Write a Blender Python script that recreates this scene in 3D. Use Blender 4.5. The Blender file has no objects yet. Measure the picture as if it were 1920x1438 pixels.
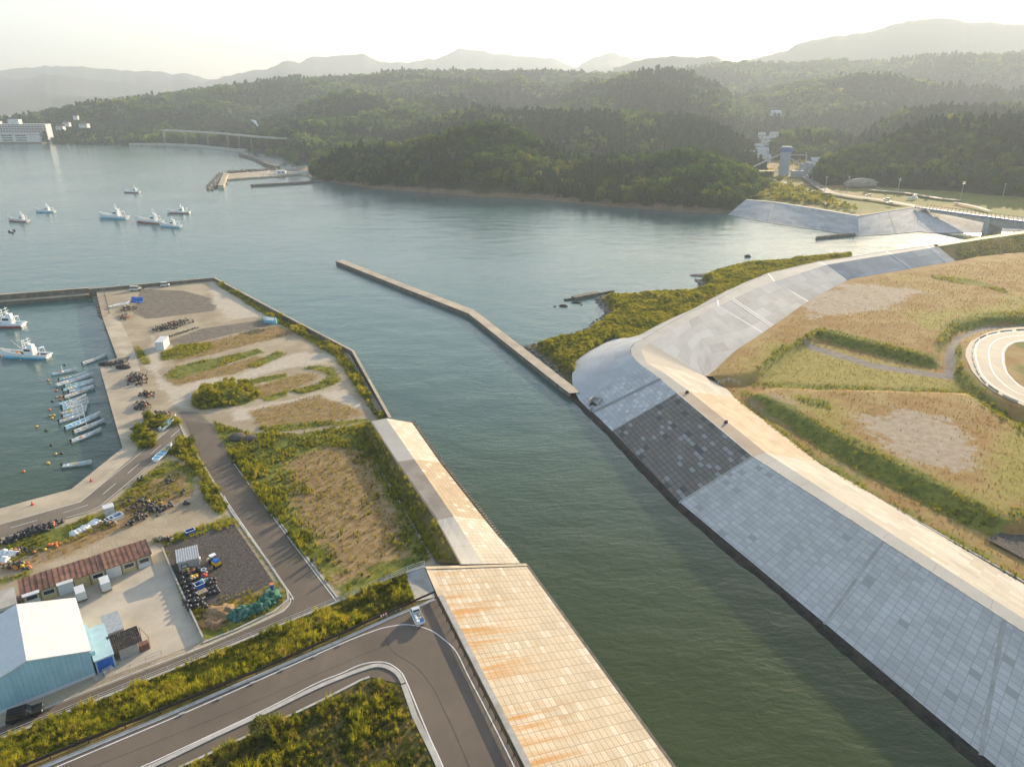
import bpy, bmesh, math, random
import numpy as np
from mathutils import Vector, Matrix
from mathutils.geometry import delaunay_2d_cdt
random.seed(7); RNG = np.random.default_rng(7)
SC = bpy.context.scene; COL = SC.collection
R = math.radians
# ---------------------------------------------------------------- camera model (1920x1438 photo pixels -> world)
F = 1333.0; CX, CY = 960.0, 719.0; H = 82.0
P = math.atan((719 - 180) / F); CP, SP = math.cos(P), math.sin(P)
def pdir(x, y):
    u = (x - CX) / F; v = (y - CY) / F
    return u, CP - v * SP, -SP - v * CP
def at(x, y, z=0.0):                      # point of height z seen at pixel x, y
    d = pdir(x, y); t = (z - H) / d[2]
    return (d[0] * t, d[1] * t, z)
def ray(x, y, D):                         # point at forward distance D seen at pixel x, y
    d = pdir(x, y); t = D / d[1]
    return (d[0] * t, D, H + d[2] * t)
def A2(pts, z): return [at(x, y, z)[:2] for x, y in pts]
def ext(a, b, L):                         # extend line a->b beyond b by L metres
    a, b = Vector(a), Vector(b); return tuple(b + (b - a).normalized() * L)
def heading(a, b): return math.atan2(b[1] - a[1], b[0] - a[0])

# ---------------------------------------------------------------- noise
def _h(ix, iy, s):
    n = (ix.astype(np.int64) * 374761393 + iy.astype(np.int64) * 668265263 + s * 982451653) & 0x7fffffff
    n = ((n ^ (n >> 13)) * 1274126177) & 0x7fffffff
    return ((n ^ (n >> 16)) & 0xffff) / 65535.0
def vn(x, y, s=0):
    x = np.asarray(x, float); y = np.asarray(y, float)
    ix = np.floor(x); iy = np.floor(y); fx = x - ix; fy = y - iy
    fx = fx * fx * (3 - 2 * fx); fy = fy * fy * (3 - 2 * fy)
    a = _h(ix, iy, s); b = _h(ix + 1, iy, s); c = _h(ix, iy + 1, s); d = _h(ix + 1, iy + 1, s)
    return (a * (1 - fx) + b * fx) * (1 - fy) + (c * (1 - fx) + d * fx) * fy
def fbm(x, y, sc, oct=4, s=0):
    v = 0; a = .5; t = 0
    for k in range(oct):
        v = v + a * vn(np.asarray(x) / sc + 17.3 * k, np.asarray(y) / sc - 9.1 * k, s + k); t += a; a *= .5; sc *= .5
    return v / t
def inpoly(X, Y, poly):
    ins = np.zeros(len(X), bool); n = len(poly)
    for i in range(n):
        x1, y1 = poly[i]; x2, y2 = poly[(i + 1) % n]
        if y1 == y2: continue
        c = ((y1 > Y) != (y2 > Y)) & (X < (x2 - x1) * (Y - y1) / (y2 - y1) + x1)
        ins ^= c
    return ins
def dline(X, Y, pts, closed=False):
    d = np.full(len(X), 1e9); n = len(pts)
    for i in range(n if closed else n - 1):
        x1, y1 = pts[i][:2]; x2, y2 = pts[(i + 1) % n][:2]
        dx, dy = x2 - x1, y2 - y1; L = dx * dx + dy * dy + 1e-9
        t = np.clip(((X - x1) * dx + (Y - y1) * dy) / L, 0, 1)
        d = np.minimum(d, np.hypot(X - x1 - t * dx, Y - y1 - t * dy))
    return d
def sdist(X, Y, poly):
    d = dline(X, Y, poly, True); return np.where(inpoly(X, Y, poly), d, -d)
def sm(x, a, b):
    t = np.clip((np.asarray(x) - a) / (b - a), 0, 1); return t * t * (3 - 2 * t)

# ---------------------------------------------------------------- tags and objects
def tag(o, label=None, cat=None, group=None, kind=None):
    if label: o['label'] = label
    if cat: o['category'] = cat
    if group: o['group'] = group
    if kind: o['kind'] = kind
    return o
def empty(name, loc=(0, 0, 0), rz=0, label=None, cat=None, group=None):
    o = bpy.data.objects.new(name, None); COL.objects.link(o); o.location = loc; o.rotation_euler = (0, 0, rz)
    o.empty_display_size = .3
    return tag(o, label, cat, group)
class MB:
    def __init__(s): s.v = []; s.f = []
    def add(s, vs, fs):
        n = len(s.v); s.v += [tuple(v) for v in vs]; s.f += [tuple(i + n for i in f) for f in fs]; return s
    def box(s, c, d, rz=0, taper=1.0):
        cx, cy, cz = c; x, y, z = d[0] / 2, d[1] / 2, d[2] / 2; co, si = math.cos(rz), math.sin(rz); vs = []
        for k, (a, b, e) in enumerate([(-1, -1, -1), (1, -1, -1), (1, 1, -1), (-1, 1, -1), (-1, -1, 1), (1, -1, 1), (1, 1, 1), (-1, 1, 1)]):
            t = taper if e > 0 else 1; px, py = a * x * t, b * y * t
            vs.append((cx + px * co - py * si, cy + px * si + py * co, cz + e * z))
        return s.add(vs, [(0, 3, 2, 1), (4, 5, 6, 7), (0, 1, 5, 4), (1, 2, 6, 5), (2, 3, 7, 6), (3, 0, 4, 7)])
    def bx(s, x0, y0, z0, x1, y1, z1): return s.box(((x0 + x1) / 2, (y0 + y1) / 2, (z0 + z1) / 2), (x1 - x0, y1 - y0, z1 - z0))
    def tube(s, p, q, r, r2=None, n=6, cap=True):
        p, q = Vector(p), Vector(q); d = (q - p)
        if d.length < 1e-6: return s
        d.normalize(); u = d.orthogonal().normalized(); w = d.cross(u); r2 = r if r2 is None else r2; vs = []
        for c, rr in ((p, r), (q, r2)):
            for k in range(n):
                a = 2 * math.pi * k / n; vs.append(c + (u * math.cos(a) + w * math.sin(a)) * rr)
        fs = [(k, (k + 1) % n, n + (k + 1) % n, n + k) for k in range(n)]
        if cap: fs += [tuple(range(n - 1, -1, -1)), tuple(range(n, 2 * n))]
        return s.add(vs, fs)
    def lathe(s, prof, c=(0, 0, 0), n=10):
        vs = [(c[0] + r * math.cos(2 * math.pi * k / n), c[1] + r * math.sin(2 * math.pi * k / n), c[2] + z) for r, z in prof for k in range(n)]
        fs = [(i * n + k, i * n + (k + 1) % n, (i + 1) * n + (k + 1) % n, (i + 1) * n + k) for i in range(len(prof) - 1) for k in range(n)]
        fs += [tuple(range(n - 1, -1, -1)), tuple((len(prof) - 1) * n + k for k in range(n))]
        return s.add(vs, fs)
    def ball(s, c, r, sz=1, n=8, m=5):
        prof = [(max(r * math.sin(math.pi * k / m), .02 * r), -r * sz * math.cos(math.pi * k / m)) for k in range(m + 1)]
        return s.lathe(prof, c, n)
    def prism(s, poly, z0, z1):
        n = len(poly); a = sum(poly[i][0] * poly[(i + 1) % n][1] - poly[(i + 1) % n][0] * poly[i][1] for i in range(n))
        if a < 0: poly = poly[::-1]
        vs = [(p[0], p[1], z0) for p in poly] + [(p[0], p[1], z1) for p in poly]
        fs = [tuple(range(n, 2 * n)), tuple(range(n - 1, -1, -1))] + [(i, (i + 1) % n, n + (i + 1) % n, n + i) for i in range(n)]
        return s.add(vs, fs)
    def xsec(s, sec, y0, y1):             # cross-section in x,z extruded along y
        n = len(sec); vs = [(x, y0, z) for x, z in sec] + [(x, y1, z) for x, z in sec]
        fs = [tuple(range(n)), tuple(range(2 * n - 1, n - 1, -1))] + [(i, n + i, n + (i + 1) % n, (i + 1) % n) for i in range(n)]
        return s.add(vs, fs)
    def mesh(s, name, m, smooth=False, fix=True):
        me = bpy.data.meshes.new(name); me.from_pydata(s.v, [], s.f)
        if fix:
            b = bmesh.new(); b.from_mesh(me); bmesh.ops.recalc_face_normals(b, faces=b.faces); b.to_mesh(me); b.free()
        if m: me.materials.append(m)
        if smooth: me.polygons.foreach_set('use_smooth', [True] * len(me.polygons))
        return me
    def build(s, name, m, parent=None, smooth=False, fix=True):
        o = bpy.data.objects.new(name, s.mesh(name, m, smooth, fix)); COL.objects.link(o)
        if parent: o.parent = parent
        return o
def inst(name, me, parent=None, loc=(0, 0, 0), rz=0, sc=None):
    o = bpy.data.objects.new(name, me); COL.objects.link(o); o.location = loc; o.rotation_euler = (0, 0, rz)
    if sc: o.scale = (sc,) * 3 if not hasattr(sc, '__len__') else sc
    if parent: o.parent = parent
    return o
def copy_tree(o, parent=None):
    c = o.copy(); COL.objects.link(c); c.parent = parent
    for ch in o.children: copy_tree(ch, c)
    return c

# ---------------------------------------------------------------- materials
class N:
    def __init__(s, name):
        s.m = bpy.data.materials.new(name); s.m.use_nodes = True; s.t = s.m.node_tree; s.t.nodes.clear()
        s.out = s.t.nodes.new('ShaderNodeOutputMaterial')
    def n(s, typ, **kw):
        nd = s.t.nodes.new(typ)
        for k, v in kw.items():
            if isinstance(v, tuple) and k.startswith('i_'): pass
            setattr(nd, k, v)
        return nd
    def l(s, a, b): s.t.links.new(a, b)
    def val(s, sock, v):
        if hasattr(v, 'links') or isinstance(v, bpy.types.NodeSocket): s.l(v, sock)
        elif hasattr(v, '__len__') and len(v) == 3 and sock.type == 'RGBA': sock.default_value = (*v, 1)
        else: sock.default_value = v
    def math(s, op, a, b=0.0, c=None, clamp=False):
        m = s.n('ShaderNodeMath', operation=op, use_clamp=clamp); s.val(m.inputs[0], a); s.val(m.inputs[1], b)
        if c is not None: s.val(m.inputs[2], c)
        return m.outputs[0]
    def mix(s, f, a, b, blend='MIX'):
        m = s.n('ShaderNodeMix', data_type='RGBA', blend_type=blend); s.val(m.inputs[0], f); s.val(m.inputs[6], a); s.val(m.inputs[7], b); return m.outputs[2]
    def rng(s, v, a, b, c=0.0, d=1.0):
        m = s.n('ShaderNodeMapRange', interpolation_type='SMOOTHSTEP'); s.val(m.inputs[0], v)
        for k, x in zip((1, 2, 3, 4), (a, b, c, d)): m.inputs[k].default_value = x
        return m.outputs[0]
    def pos(s): return s.n('ShaderNodeNewGeometry').outputs['Position']
    def obj(s): return s.n('ShaderNodeTexCoord').outputs['Object']
    def uv(s): return s.n('ShaderNodeTexCoord').outputs['UV']
    def sep(s, v): x = s.n('ShaderNodeSeparateXYZ'); s.l(v, x.inputs[0]); return x.outputs
    def comb(s, x, y, z=0.0):
        c = s.n('ShaderNodeCombineXYZ')
        for k, v in enumerate((x, y, z)): s.val(c.inputs[k], v)
        return c.outputs[0]
    def scale(s, v, sc):
        m = s.n('ShaderNodeMapping'); s.l(v, m.inputs[0]); m.inputs['Scale'].default_value = sc; return m.outputs[0]
    def noise(s, vec, scale, detail=3, rough=.55, dist=0):
        x = s.n('ShaderNodeTexNoise'); s.l(vec, x.inputs['Vector']); x.inputs['Scale'].default_value = scale
        x.inputs['Detail'].default_value = detail; x.inputs['Roughness'].default_value = rough; x.inputs['Distortion'].default_value = dist
        return x.outputs[0]
    def attr(s, name): return s.n('ShaderNodeAttribute', attribute_name=name).outputs['Fac']
    def bump(s, h, strength=.5, dist=.1):
        b = s.n('ShaderNodeBump'); b.inputs['Strength'].default_value = strength; b.inputs['Distance'].default_value = dist; s.l(h, b.inputs['Height']); return b.outputs[0]
    def bsdf(s, col, rough=.8, spec=.3, normal=None, metal=0.0, **kw):
        b = s.n('ShaderNodeBsdfPrincipled'); s.val(b.inputs['Base Color'], col); s.val(b.inputs['Roughness'], rough)
        b.inputs['Specular IOR Level'].default_value = spec; b.inputs['Metallic'].default_value = metal
        if normal is not None: s.l(normal, b.inputs['Normal'])
        for k, v in kw.items(): s.val(b.inputs[k.replace('_', ' ')], v)
        s.l(b.outputs[0], s.out.inputs[0]); return b
def plain(name, col, rough=.7, var=.25, sc=1.5, spec=.3, metal=0.0, dirt=None, bump=0.0, seam=None):
    n = N(name); p = n.obj(); f = n.noise(p, sc, 5)
    c = n.mix(n.rng(f, .3, .7), tuple(v * (1 - var) for v in col), tuple(min(1, v * (1 + var * .6)) for v in col))
    if dirt: c = n.mix(n.rng(n.noise(n.scale(p, (1, 1, .25)), sc * .6, 4), .5, .75, 0, .7), c, dirt)
    if seam:
        q = n.sep(p)[seam[0]]; m_ = n.math('LESS_THAN', n.math('FRACT', n.math('DIVIDE', q, seam[1])), seam[2]); c = n.mix(n.math('MULTIPLY', m_, seam[3]), c, tuple(v * .35 for v in col))
        c = n.mix(n.rng(n.noise(n.scale(p, (2, 2, .12)), 1.2, 4), .5, .72, 0, .3), c, tuple(v * .6 for v in col))
    n.bsdf(c, rough, spec, n.bump(f, bump, .05) if bump else None, metal); return n.m
SKY_S, SUN_S, EXPO, HAZE_D, HAZE_G = .092, 5.0, 1.7, .00018, .24
# ---------------------------------------------------------------- material library
M = {}
M['white'] = plain('white_paint', (.68, .68, .67), .5, .03, .4, dirt=(.62, .6, .56))
M['boat_white'] = plain('boat_white', (.86, .86, .84), .4, .05, 1.0, dirt=(.7, .68, .6))
M['boat_blue'] = plain('boat_blue', (.16, .48, .64), .5, .25, 1.5)
M['boat_teal'] = plain('boat_teal', (.2, .55, .53), .5, .25, 1.5)
M['boat_green'] = plain('boat_green', (.06, .45, .28), .5, .25, 1.5)
M['boat_grey'] = plain('boat_grey', (.5, .51, .48), .5, .25, 1.5)
M['boat_cream'] = plain('boat_cream', (.52, .46, .33), .5, .25, 1.5)
M['keel_red'] = plain('keel_red', (.35, .06, .04), .5, .2)
M['black'] = plain('black_rubber', (.022, .022, .024), .6, .3, 3)
M['float_black'] = plain('float_black', (.035, .035, .04), .45, .4, 4, spec=.5, dirt=(.2, .18, .14))
M['float_orange'] = plain('float_orange', (.75, .22, .05), .5, .2, 3, dirt=(.5, .3, .15))
M['float_yellow'] = plain('float_yellow', (.75, .48, .06), .5, .2, 3)
M['float_beige'] = plain('float_beige', (.5, .38, .24), .6, .3, 3)
M['red'] = plain('red_plastic', (.6, .06, .05), .5, .15)
M['glass'] = plain('dark_glass', (.02, .025, .03), .12, .2, 1, spec=.8)
M['steel'] = plain('galvanised_steel', (.45, .46, .46), .45, .15, 2, metal=.3)
M['white_steel'] = plain('white_steel', (.72, .72, .7), .45, .1, 2)
M['brown_steel'] = plain('dark_brown_steel', (.045, .032, .026), .5, .2, 2)
M['wood'] = plain('weathered_wood', (.32, .2, .1), .8, .3, 3)
M['crate_blue'] = plain('crate_blue', (.03, .16, .55), .5, .15)
M['crate_sky'] = plain('crate_sky', (.12, .45, .62), .5, .2)
M['yellow'] = plain('yellow_paint', (.75, .42, .03), .45, .15)
M['net_green'] = plain('green_net', (.05, .17, .12), .85, .6, 2.5, bump=.8, dirt=(.3, .36, .28))
M['net_dark'] = plain('dark_net', (.05, .045, .04), .9, .6, 2.5, bump=.8, dirt=(.2, .13, .09))
M['wall_blue'] = plain('pale_blue_siding', (.36, .57, .63), .6, .08, .5, seam=(0, .6, .09, .35))
M['roof_white'] = plain('white_metal_roof', (.66, .65, .63), .5, .04, .3, seam=(1, .9, .06, .3))
M['wall_beige'] = plain('beige_siding', (.52, .42, .2), .7, .15, .8)
M['wall_grey'] = plain('grey_siding', (.45, .43, .4), .7, .15, .8)
M['wall_white'] = plain('white_wall', (.66, .66, .64), .7, .1, .2, dirt=(.5, .48, .44))
M['container_blue'] = plain('pale_container_blue', (.45, .62, .66), .55, .12, .6)
M['wall_brown'] = plain('wooden_brown_wall', (.28, .17, .1), .7, .2, 1)
M['rust_brown'] = plain('rusty_door', (.22, .12, .08), .8, .3, 2)
M['silo'] = plain('silo_grey', (.36, .38, .41), .6, .1, .1)
M['silo_blue'] = plain('silo_blue', (.1, .17, .4), .5, .1, .1)
M['asphalt'] = None
def concrete(name, col, var=.2, sc=.35, joint=None, bump=.2, stain=(.3, .24, .17), samt=.5, rough=.85):
    n = N(name); p = n.pos(); f = n.noise(p, sc, 6, .6); g = n.noise(p, 6, 3)
    c = n.mix(n.rng(f, .3, .7), tuple(v * (1 - var) for v in col), tuple(v * (1 + var * .5) for v in col))
    c = n.mix(n.rng(n.noise(p, sc * .35, 5), .52, .72, 0, samt), c, stain)
    c = n.mix(.25, c, n.mix(g, (.35, .35, .35), (.65, .65, .65)), 'OVERLAY')
    if joint:
        u, v, _ = n.sep(n.uv()); s = None
        for a, w in ((u, joint[0]), (v, joint[1])):
            if not w: continue
            m = n.math('LESS_THAN', n.math('FRACT', n.math('DIVIDE', a, w)), .12 / w); s = m if s is None else n.math('MAXIMUM', s, m)
        c = n.mix(n.math('MULTIPLY', s, .5), c, tuple(v * .45 for v in col))
    n.bsdf(c, rough, .25, n.bump(g, bump, .05)); return n.m
M['concrete'] = concrete('concrete', (.46, .43, .38))
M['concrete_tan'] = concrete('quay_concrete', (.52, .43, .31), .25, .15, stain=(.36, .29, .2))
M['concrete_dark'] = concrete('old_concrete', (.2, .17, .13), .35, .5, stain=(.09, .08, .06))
M['yard'] = concrete('yard_concrete', (.56, .48, .37), .22, .12, stain=(.3, .27, .22), samt=.6)
M['kerb'] = concrete('kerb_concrete', (.5, .47, .42), .15, 1.0)
M['crest'] = concrete('crest_concrete', (.47, .44, .39), .12, .1, joint=(10, 0), stain=(.36, .33, .28), samt=.4)
M['crest_stained'] = concrete('stained_crest_concrete', (.34, .29, .24), .3, .12, joint=(10, 0), stain=(.2, .16, .12), samt=.7)
M['crest_pink'] = concrete('pinkish_crest_concrete', (.43, .33, .24), .15, .1, joint=(10, 0), stain=(.33, .25, .18), samt=.4)
M['algae'] = concrete('algae_concrete', (.035, .033, .025), .5, .8, stain=(.08, .06, .035))
M['rock'] = concrete('rock', (.2, .16, .12), .4, .8, stain=(.1, .08, .06), bump=.8)
M['rock_pale'] = concrete('pale_rock', (.36, .31, .24), .3, .8, stain=(.2, .17, .13), bump=.8)
def blocks(name, w, h, cols, mortar=(.25, .22, .18), gap=.12, dark=None, stain=None, bmp=.4, row_off=0.0, mamt=.6):
    """slope of cast blocks: cols = (low, high) base colours, dark = (threshold, colour) for odd blocks"""
    n = N(name); u, v, _ = n.sep(n.uv())
    cu = n.math('DIVIDE', u, w); cv = n.math('DIVIDE', v, h)
    if row_off: cu = n.math('ADD', cu, n.math('MULTIPLY', n.math('FLOOR', cv), row_off))
    iu, iv = n.math('FLOOR', cu), n.math('FLOOR', cv); fu, fv = n.math('FRACT', cu), n.math('FRACT', cv)
    wn = n.n('ShaderNodeTexWhiteNoise', noise_dimensions='2D'); n.l(n.comb(iu, iv), wn.inputs['Vector']); r = wn.outputs[0]
    wn2 = n.n('ShaderNodeTexWhiteNoise', noise_dimensions='2D'); n.l(n.comb(n.math('ADD', iu, 31.7), iv), wn2.inputs['Vector']); r2 = wn2.outputs[0]
    c = n.mix(r, *cols)
    big = n.noise(n.comb(n.math('DIVIDE', u, 22), n.math('DIVIDE', v, 22)), 3, 3); c = n.mix(.5, c, n.mix(big, (.22, .22, .22), (.78, .78, .78)), 'OVERLAY')
    if dark: c = n.mix(n.math('MULTIPLY', n.math('GREATER_THAN', r2, dark[0]), .85), c, dark[1])
    if len(dark or ()) > 2: c = n.mix(n.math('MULTIPLY', n.math('LESS_THAN', r2, dark[2]), .85), c, dark[3])
    eu = n.math('MULTIPLY', n.math('MINIMUM', fu, n.math('SUBTRACT', 1, fu)), w); ev = n.math('MULTIPLY', n.math('MINIMUM', fv, n.math('SUBTRACT', 1, fv)), h)
    e = n.math('MINIMUM', eu, ev); mt = n.rng(e, gap * .4, gap, 1, 0)
    c = n.mix(n.math('MULTIPLY', mt, mamt), c, mortar)
    if stain:
        st = n.noise(n.comb(n.math('DIVIDE', u, 3.2), n.math('DIVIDE', v, 40)), 2.2, 4)
        st2 = n.noise(n.comb(n.math('DIVIDE', u, 20), 0), 1.6, 2)
        f = n.math('MULTIPLY', n.rng(st, .42, .62), n.rng(st2, .38, .52)); f = n.math('MULTIPLY', f, n.rng(v, 1, 17, .9, 0))
        c = n.mix(f, c, stain)
    fine = n.noise(n.pos(), 3, 5); c = n.mix(.3, c, n.mix(fine, (.3, .3, .3), (.7, .7, .7)), 'OVERLAY')
    hgt = n.math('ADD', n.math('MULTIPLY', mt, -1), n.math('MULTIPLY', fine, .4))
    n.bsdf(c, .85, .25, n.bump(hgt, bmp, .12)); return n.m
M['blk_left'] = blocks('ochre_slope_blocks', 1.7, 1.0, ((.475, .395, .285), (.53, .445, .335)), (.3, .21, .12), .09, (.9, (.6, .53, .43)), stain=(.45, .22, .05), mamt=.6)
M['blk_left_b'] = blocks('tan_slope_blocks', 1.1, 1.3, ((.40, .31, .20), (.46, .36, .25)), (.24, .17, .1), .1, (.94, (.62, .55, .44)), mamt=.6)
M['blk_left_w'] = blocks('pale_slope_blocks', 1.1, 1.3, ((.50, .43, .33), (.58, .5, .4)), (.33, .25, .16), .1, (.9, (.66, .6, .5)), mamt=.5)
M['blk_light'] = blocks('light_slope_blocks', 1.7, 1.05, ((.50, .475, .44), (.60, .57, .525)), (.33, .31, .28), .1, (.975, (.38, .36, .33)), mamt=.55)
M['blk_light2'] = blocks('pale_square_slope_blocks', 1.3, 1.3, ((.47, .46, .45), (.57, .56, .54)), (.35, .34, .33), .12, (.9, (.66, .65, .63)), mamt=.6)
M['blk_dark'] = blocks('dark_slope_blocks', 2.0, 1.15, ((.19, .165, .14), (.23, .2, .17)), (.08, .075, .07), .13, (.9, (.34, .33, .31), .05, (.1, .1, .095)), mamt=.7)
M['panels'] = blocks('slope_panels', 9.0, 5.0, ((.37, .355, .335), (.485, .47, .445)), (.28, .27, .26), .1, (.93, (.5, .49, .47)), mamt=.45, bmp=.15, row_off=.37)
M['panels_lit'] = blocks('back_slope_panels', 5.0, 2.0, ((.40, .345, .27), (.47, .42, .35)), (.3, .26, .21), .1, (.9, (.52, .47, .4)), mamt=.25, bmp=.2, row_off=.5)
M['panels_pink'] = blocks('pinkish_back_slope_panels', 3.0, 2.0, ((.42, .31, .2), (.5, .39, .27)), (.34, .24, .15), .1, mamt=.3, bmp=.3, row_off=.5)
M['round'] = blocks('rounded_end_concrete', 7.0, 5.0, ((.44, .44, .44), (.52, .52, .51)), (.28, .29, .3), .08, mamt=.3, bmp=.1)
M['stairs_pale'] = blocks('pale_stair_treads', 60.0, .8, ((.5, .47, .42), (.55, .52, .47)), (.3, .28, .25), .2, mamt=.6)
M['stairs'] = blocks('stair_treads', 50.0, .5, ((.42, .42, .4), (.46, .45, .43)), (.1, .1, .1), .16, mamt=.8)
def road_mat(name, col, var=.12, crack=True):
    n = N(name); p = n.pos(); f = n.noise(p, .12, 5); g = n.noise(p, 12, 2)
    c = n.mix(n.rng(f, .3, .7), tuple(v * (1 - var) for v in col), tuple(v * (1 + var) for v in col))
    c = n.mix(n.rng(n.noise(n.scale(p, (.25, .06, .1)), 1, 5), .55, .7, 0, .35), c, tuple(v * 1.35 for v in col))
    if crack:
        w = n.n('ShaderNodeTexVoronoi', feature='DISTANCE_TO_EDGE'); n.l(p, w.inputs['Vector']); w.inputs['Scale'].default_value = .09
        c = n.mix(n.rng(w.outputs[0], .0, .012, .5, 0), c, (.02, .02, .02))
    c = n.mix(.4, c, n.mix(g, (.3, .3, .3), (.7, .7, .7)), 'OVERLAY')
    n.bsdf(c, .8, .3, n.bump(g, .3, .02)); return n.m
M['asphalt'] = road_mat('asphalt', (.155, .12, .088), .12, False)
M['asphalt_old'] = road_mat('old_asphalt', (.20, .16, .12), .15, False)
M['asphalt_pale'] = road_mat('pale_asphalt', (.46, .38, .29), .08, False)
M['marking'] = concrete('road_paint', (.74, .73, .7), .12, 1.5, stain=(.5, .48, .44), samt=.4, rough=.6)
def gravel_dark():
    n = N('dark_gravel'); p = n.pos(); g = n.noise(p, 3.5, 4, .8); f = n.noise(p, .15, 4)
    c = n.mix(n.rng(g, .3, .7), (.03, .027, .024), (.16, .14, .12)); c = n.mix(n.rng(f, .5, .8, 0, .3), c, (.2, .17, .13))
    n.bsdf(c, .9, .2, n.bump(g, 1, .1)); return n.m
M['gravel'] = gravel_dark()
def ground_mat(name, base, base2, layers, fine=.35):
    """layers: (attribute, colour a, colour b, noise amplitude in metres, edge width)"""
    n = N(name); p = n.pos(); n1 = n.noise(p, .09, 6, .6); n2 = n.noise(p, .5, 5, .65); n3 = n.noise(p, 3.0, 3, .7)
    c = n.mix(n.rng(n1, .35, .65), base, base2)
    for (a, ca, cb, amp, w) in layers:
        col = n.mix(n.rng(n2, .32, .68), ca, cb)
        s = n.math('ADD', n.attr(a), n.math('MULTIPLY', n.math('SUBTRACT', n2, .5), amp * 2.2))
        s = n.math('ADD', s, n.math('MULTIPLY', n.math('SUBTRACT', n3, .5), amp * .8)); s = n.math('ADD', s, n.math('MULTIPLY', n.math('SUBTRACT', n1, .5), amp * 2.6))
        c = n.mix(n.rng(s, -w, w), c, col)
    c = n.mix(fine, c, n.mix(n3, (.2, .2, .2), (.8, .8, .8)), 'OVERLAY')
    n.bsdf(c, .95, .15, n.bump(n.math('ADD', n2, n.math('MULTIPLY', n3, .5)), .5, .25)); return n.m
DRY = ((.30, .17, .055), (.38, .26, .10)); GRN = ((.10, .12, .02), (.24, .23, .04)); BARE = ((.34, .27, .19), (.42, .35, .26)); DRK = ((.13, .11, .09), (.19, .16, .13))
M['port_ground'] = ground_mat('port_ground', (.36, .285, .19), (.48, .39, .27),
    [('dark', (.17, .14, .11), (.24, .2, .15), 1.0, .6), ('pale', (.5, .42, .32), (.58, .5, .39), 2.0, 1.2), ('dry', (.26, .17, .07), (.36, .25, .12), 3.0, 1.2), ('grass', *GRN, 2.2, .8), ('soil', (.24, .15, .06), (.38, .26, .13), 3.5, 1.5)])
M['meadow'] = ground_mat('meadow_ground', *DRY,
    [('bare', (.34, .26, .18), (.42, .34, .25), 9, 2), ('yellow', (.26, .22, .04), (.36, .29, .08), 6, 4), ('grass', *GRN, 3, 1.2), ('path', (.2, .17, .14), (.27, .23, .2), .5, .5)])
M['bank'] = ground_mat('weedy_bank', (.08, .075, .015), (.2, .15, .05), [], .6)
M['shore_soil'] = ground_mat('shore_soil', (.12, .1, .05), (.22, .19, .09), [], .5)
def leafy(name, cols, trans=.45, varsc=.02, rnd=True):
    n = N(name); oi = n.n('ShaderNodeObjectInfo'); p = n.pos()
    r = n.math('ADD', n.math('MULTIPLY', oi.outputs['Random'], .6), n.math('MULTIPLY', n.rng(n.noise(p, varsc, 3), .3, .7), .4))
    rp = n.n('ShaderNodeValToRGB'); el = rp.color_ramp.elements
    while len(el) < len(cols): el.new(.5)
    for k, cc in enumerate(cols): el[k].position = k / (len(cols) - 1); el[k].color = (*cc, 1)
    n.l(r, rp.inputs[0]); c = n.mix(.5, rp.outputs[0], n.mix(n.noise(p, 1.3, 2), (.15, .15, .15), (.85, .85, .85)), 'OVERLAY')
    d = n.n('ShaderNodeBsdfDiffuse'); n.l(c, d.inputs[0]); t = n.n('ShaderNodeBsdfTranslucent'); n.l(n.mix(1, c, (1.25, 1.15, .55), 'MULTIPLY'), t.inputs[0])
    mx = n.n('ShaderNodeMixShader'); mx.inputs[0].default_value = trans; n.l(d.outputs[0], mx.inputs[1]); n.l(t.outputs[0], mx.inputs[2]); n.l(mx.outputs[0], n.out.inputs[0]); return n.m
M['weed'] = leafy('weed_leaves', [(.07, .10, .012), (.16, .19, .018), (.30, .30, .03), (.42, .38, .05), (.46, .38, .13)], .5, .12)
M['weed_low'] = leafy('low_weed_leaves', [(.045, .07, .01), (.09, .12, .015), (.16, .17, .025), (.2, .16, .05)], .35, .2)
M['weed_dry'] = leafy('dry_grass_blades', [(.26, .2, .05), (.36, .27, .09), (.42, .33, .13), (.25, .25, .05)], .5)
M['leaf'] = leafy('tree_leaves', [(.018, .055, .018), (.032, .085, .022), (.058, .12, .026), (.12, .17, .03), (.27, .26, .035)], .5, .012)
M['leaf_bright'] = leafy('bright_leaves', [(.09, .12, .02), (.16, .17, .03), (.2, .18, .04)], .4, .012)
M['needle'] = leafy('conifer_needles', [(.014, .044, .02), (.026, .07, .026), (.05, .098, .03)], .25, .012)
M['far_leaf'] = leafy('far_forest_leaves', [(.022, .065, .024), (.042, .10, .03), (.10, .17, .038), (.28, .29, .05)], .4, .006)
M['bark'] = plain('bark', (.16, .12, .085), .9, .3, 2)
def forest_floor():
    n = N('forest_floor'); p = n.pos(); z = n.sep(p)[2]; f = n.noise(p, .05, 6)
    c = n.mix(n.rng(f, .3, .7), (.02, .032, .012), (.05, .06, .02))
    cl = n.mix(n.noise(n.scale(p, (1, 1, .3)), .15, 5), (.09, .065, .04), (.26, .18, .11))
    zz = n.math('ADD', z, n.math('MULTIPLY', n.noise(p, .06, 4), -9))
    c = n.mix(n.rng(zz, -2, .5, 1, 0), c, cl); n.bsdf(c, .95, .1, n.bump(f, .6, 1)); return n.m
M['floor'] = forest_floor()
M['far_hill'] = ground_mat('far_hill', (.04, .06, .03), (.09, .1, .045), [], .4)
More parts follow.
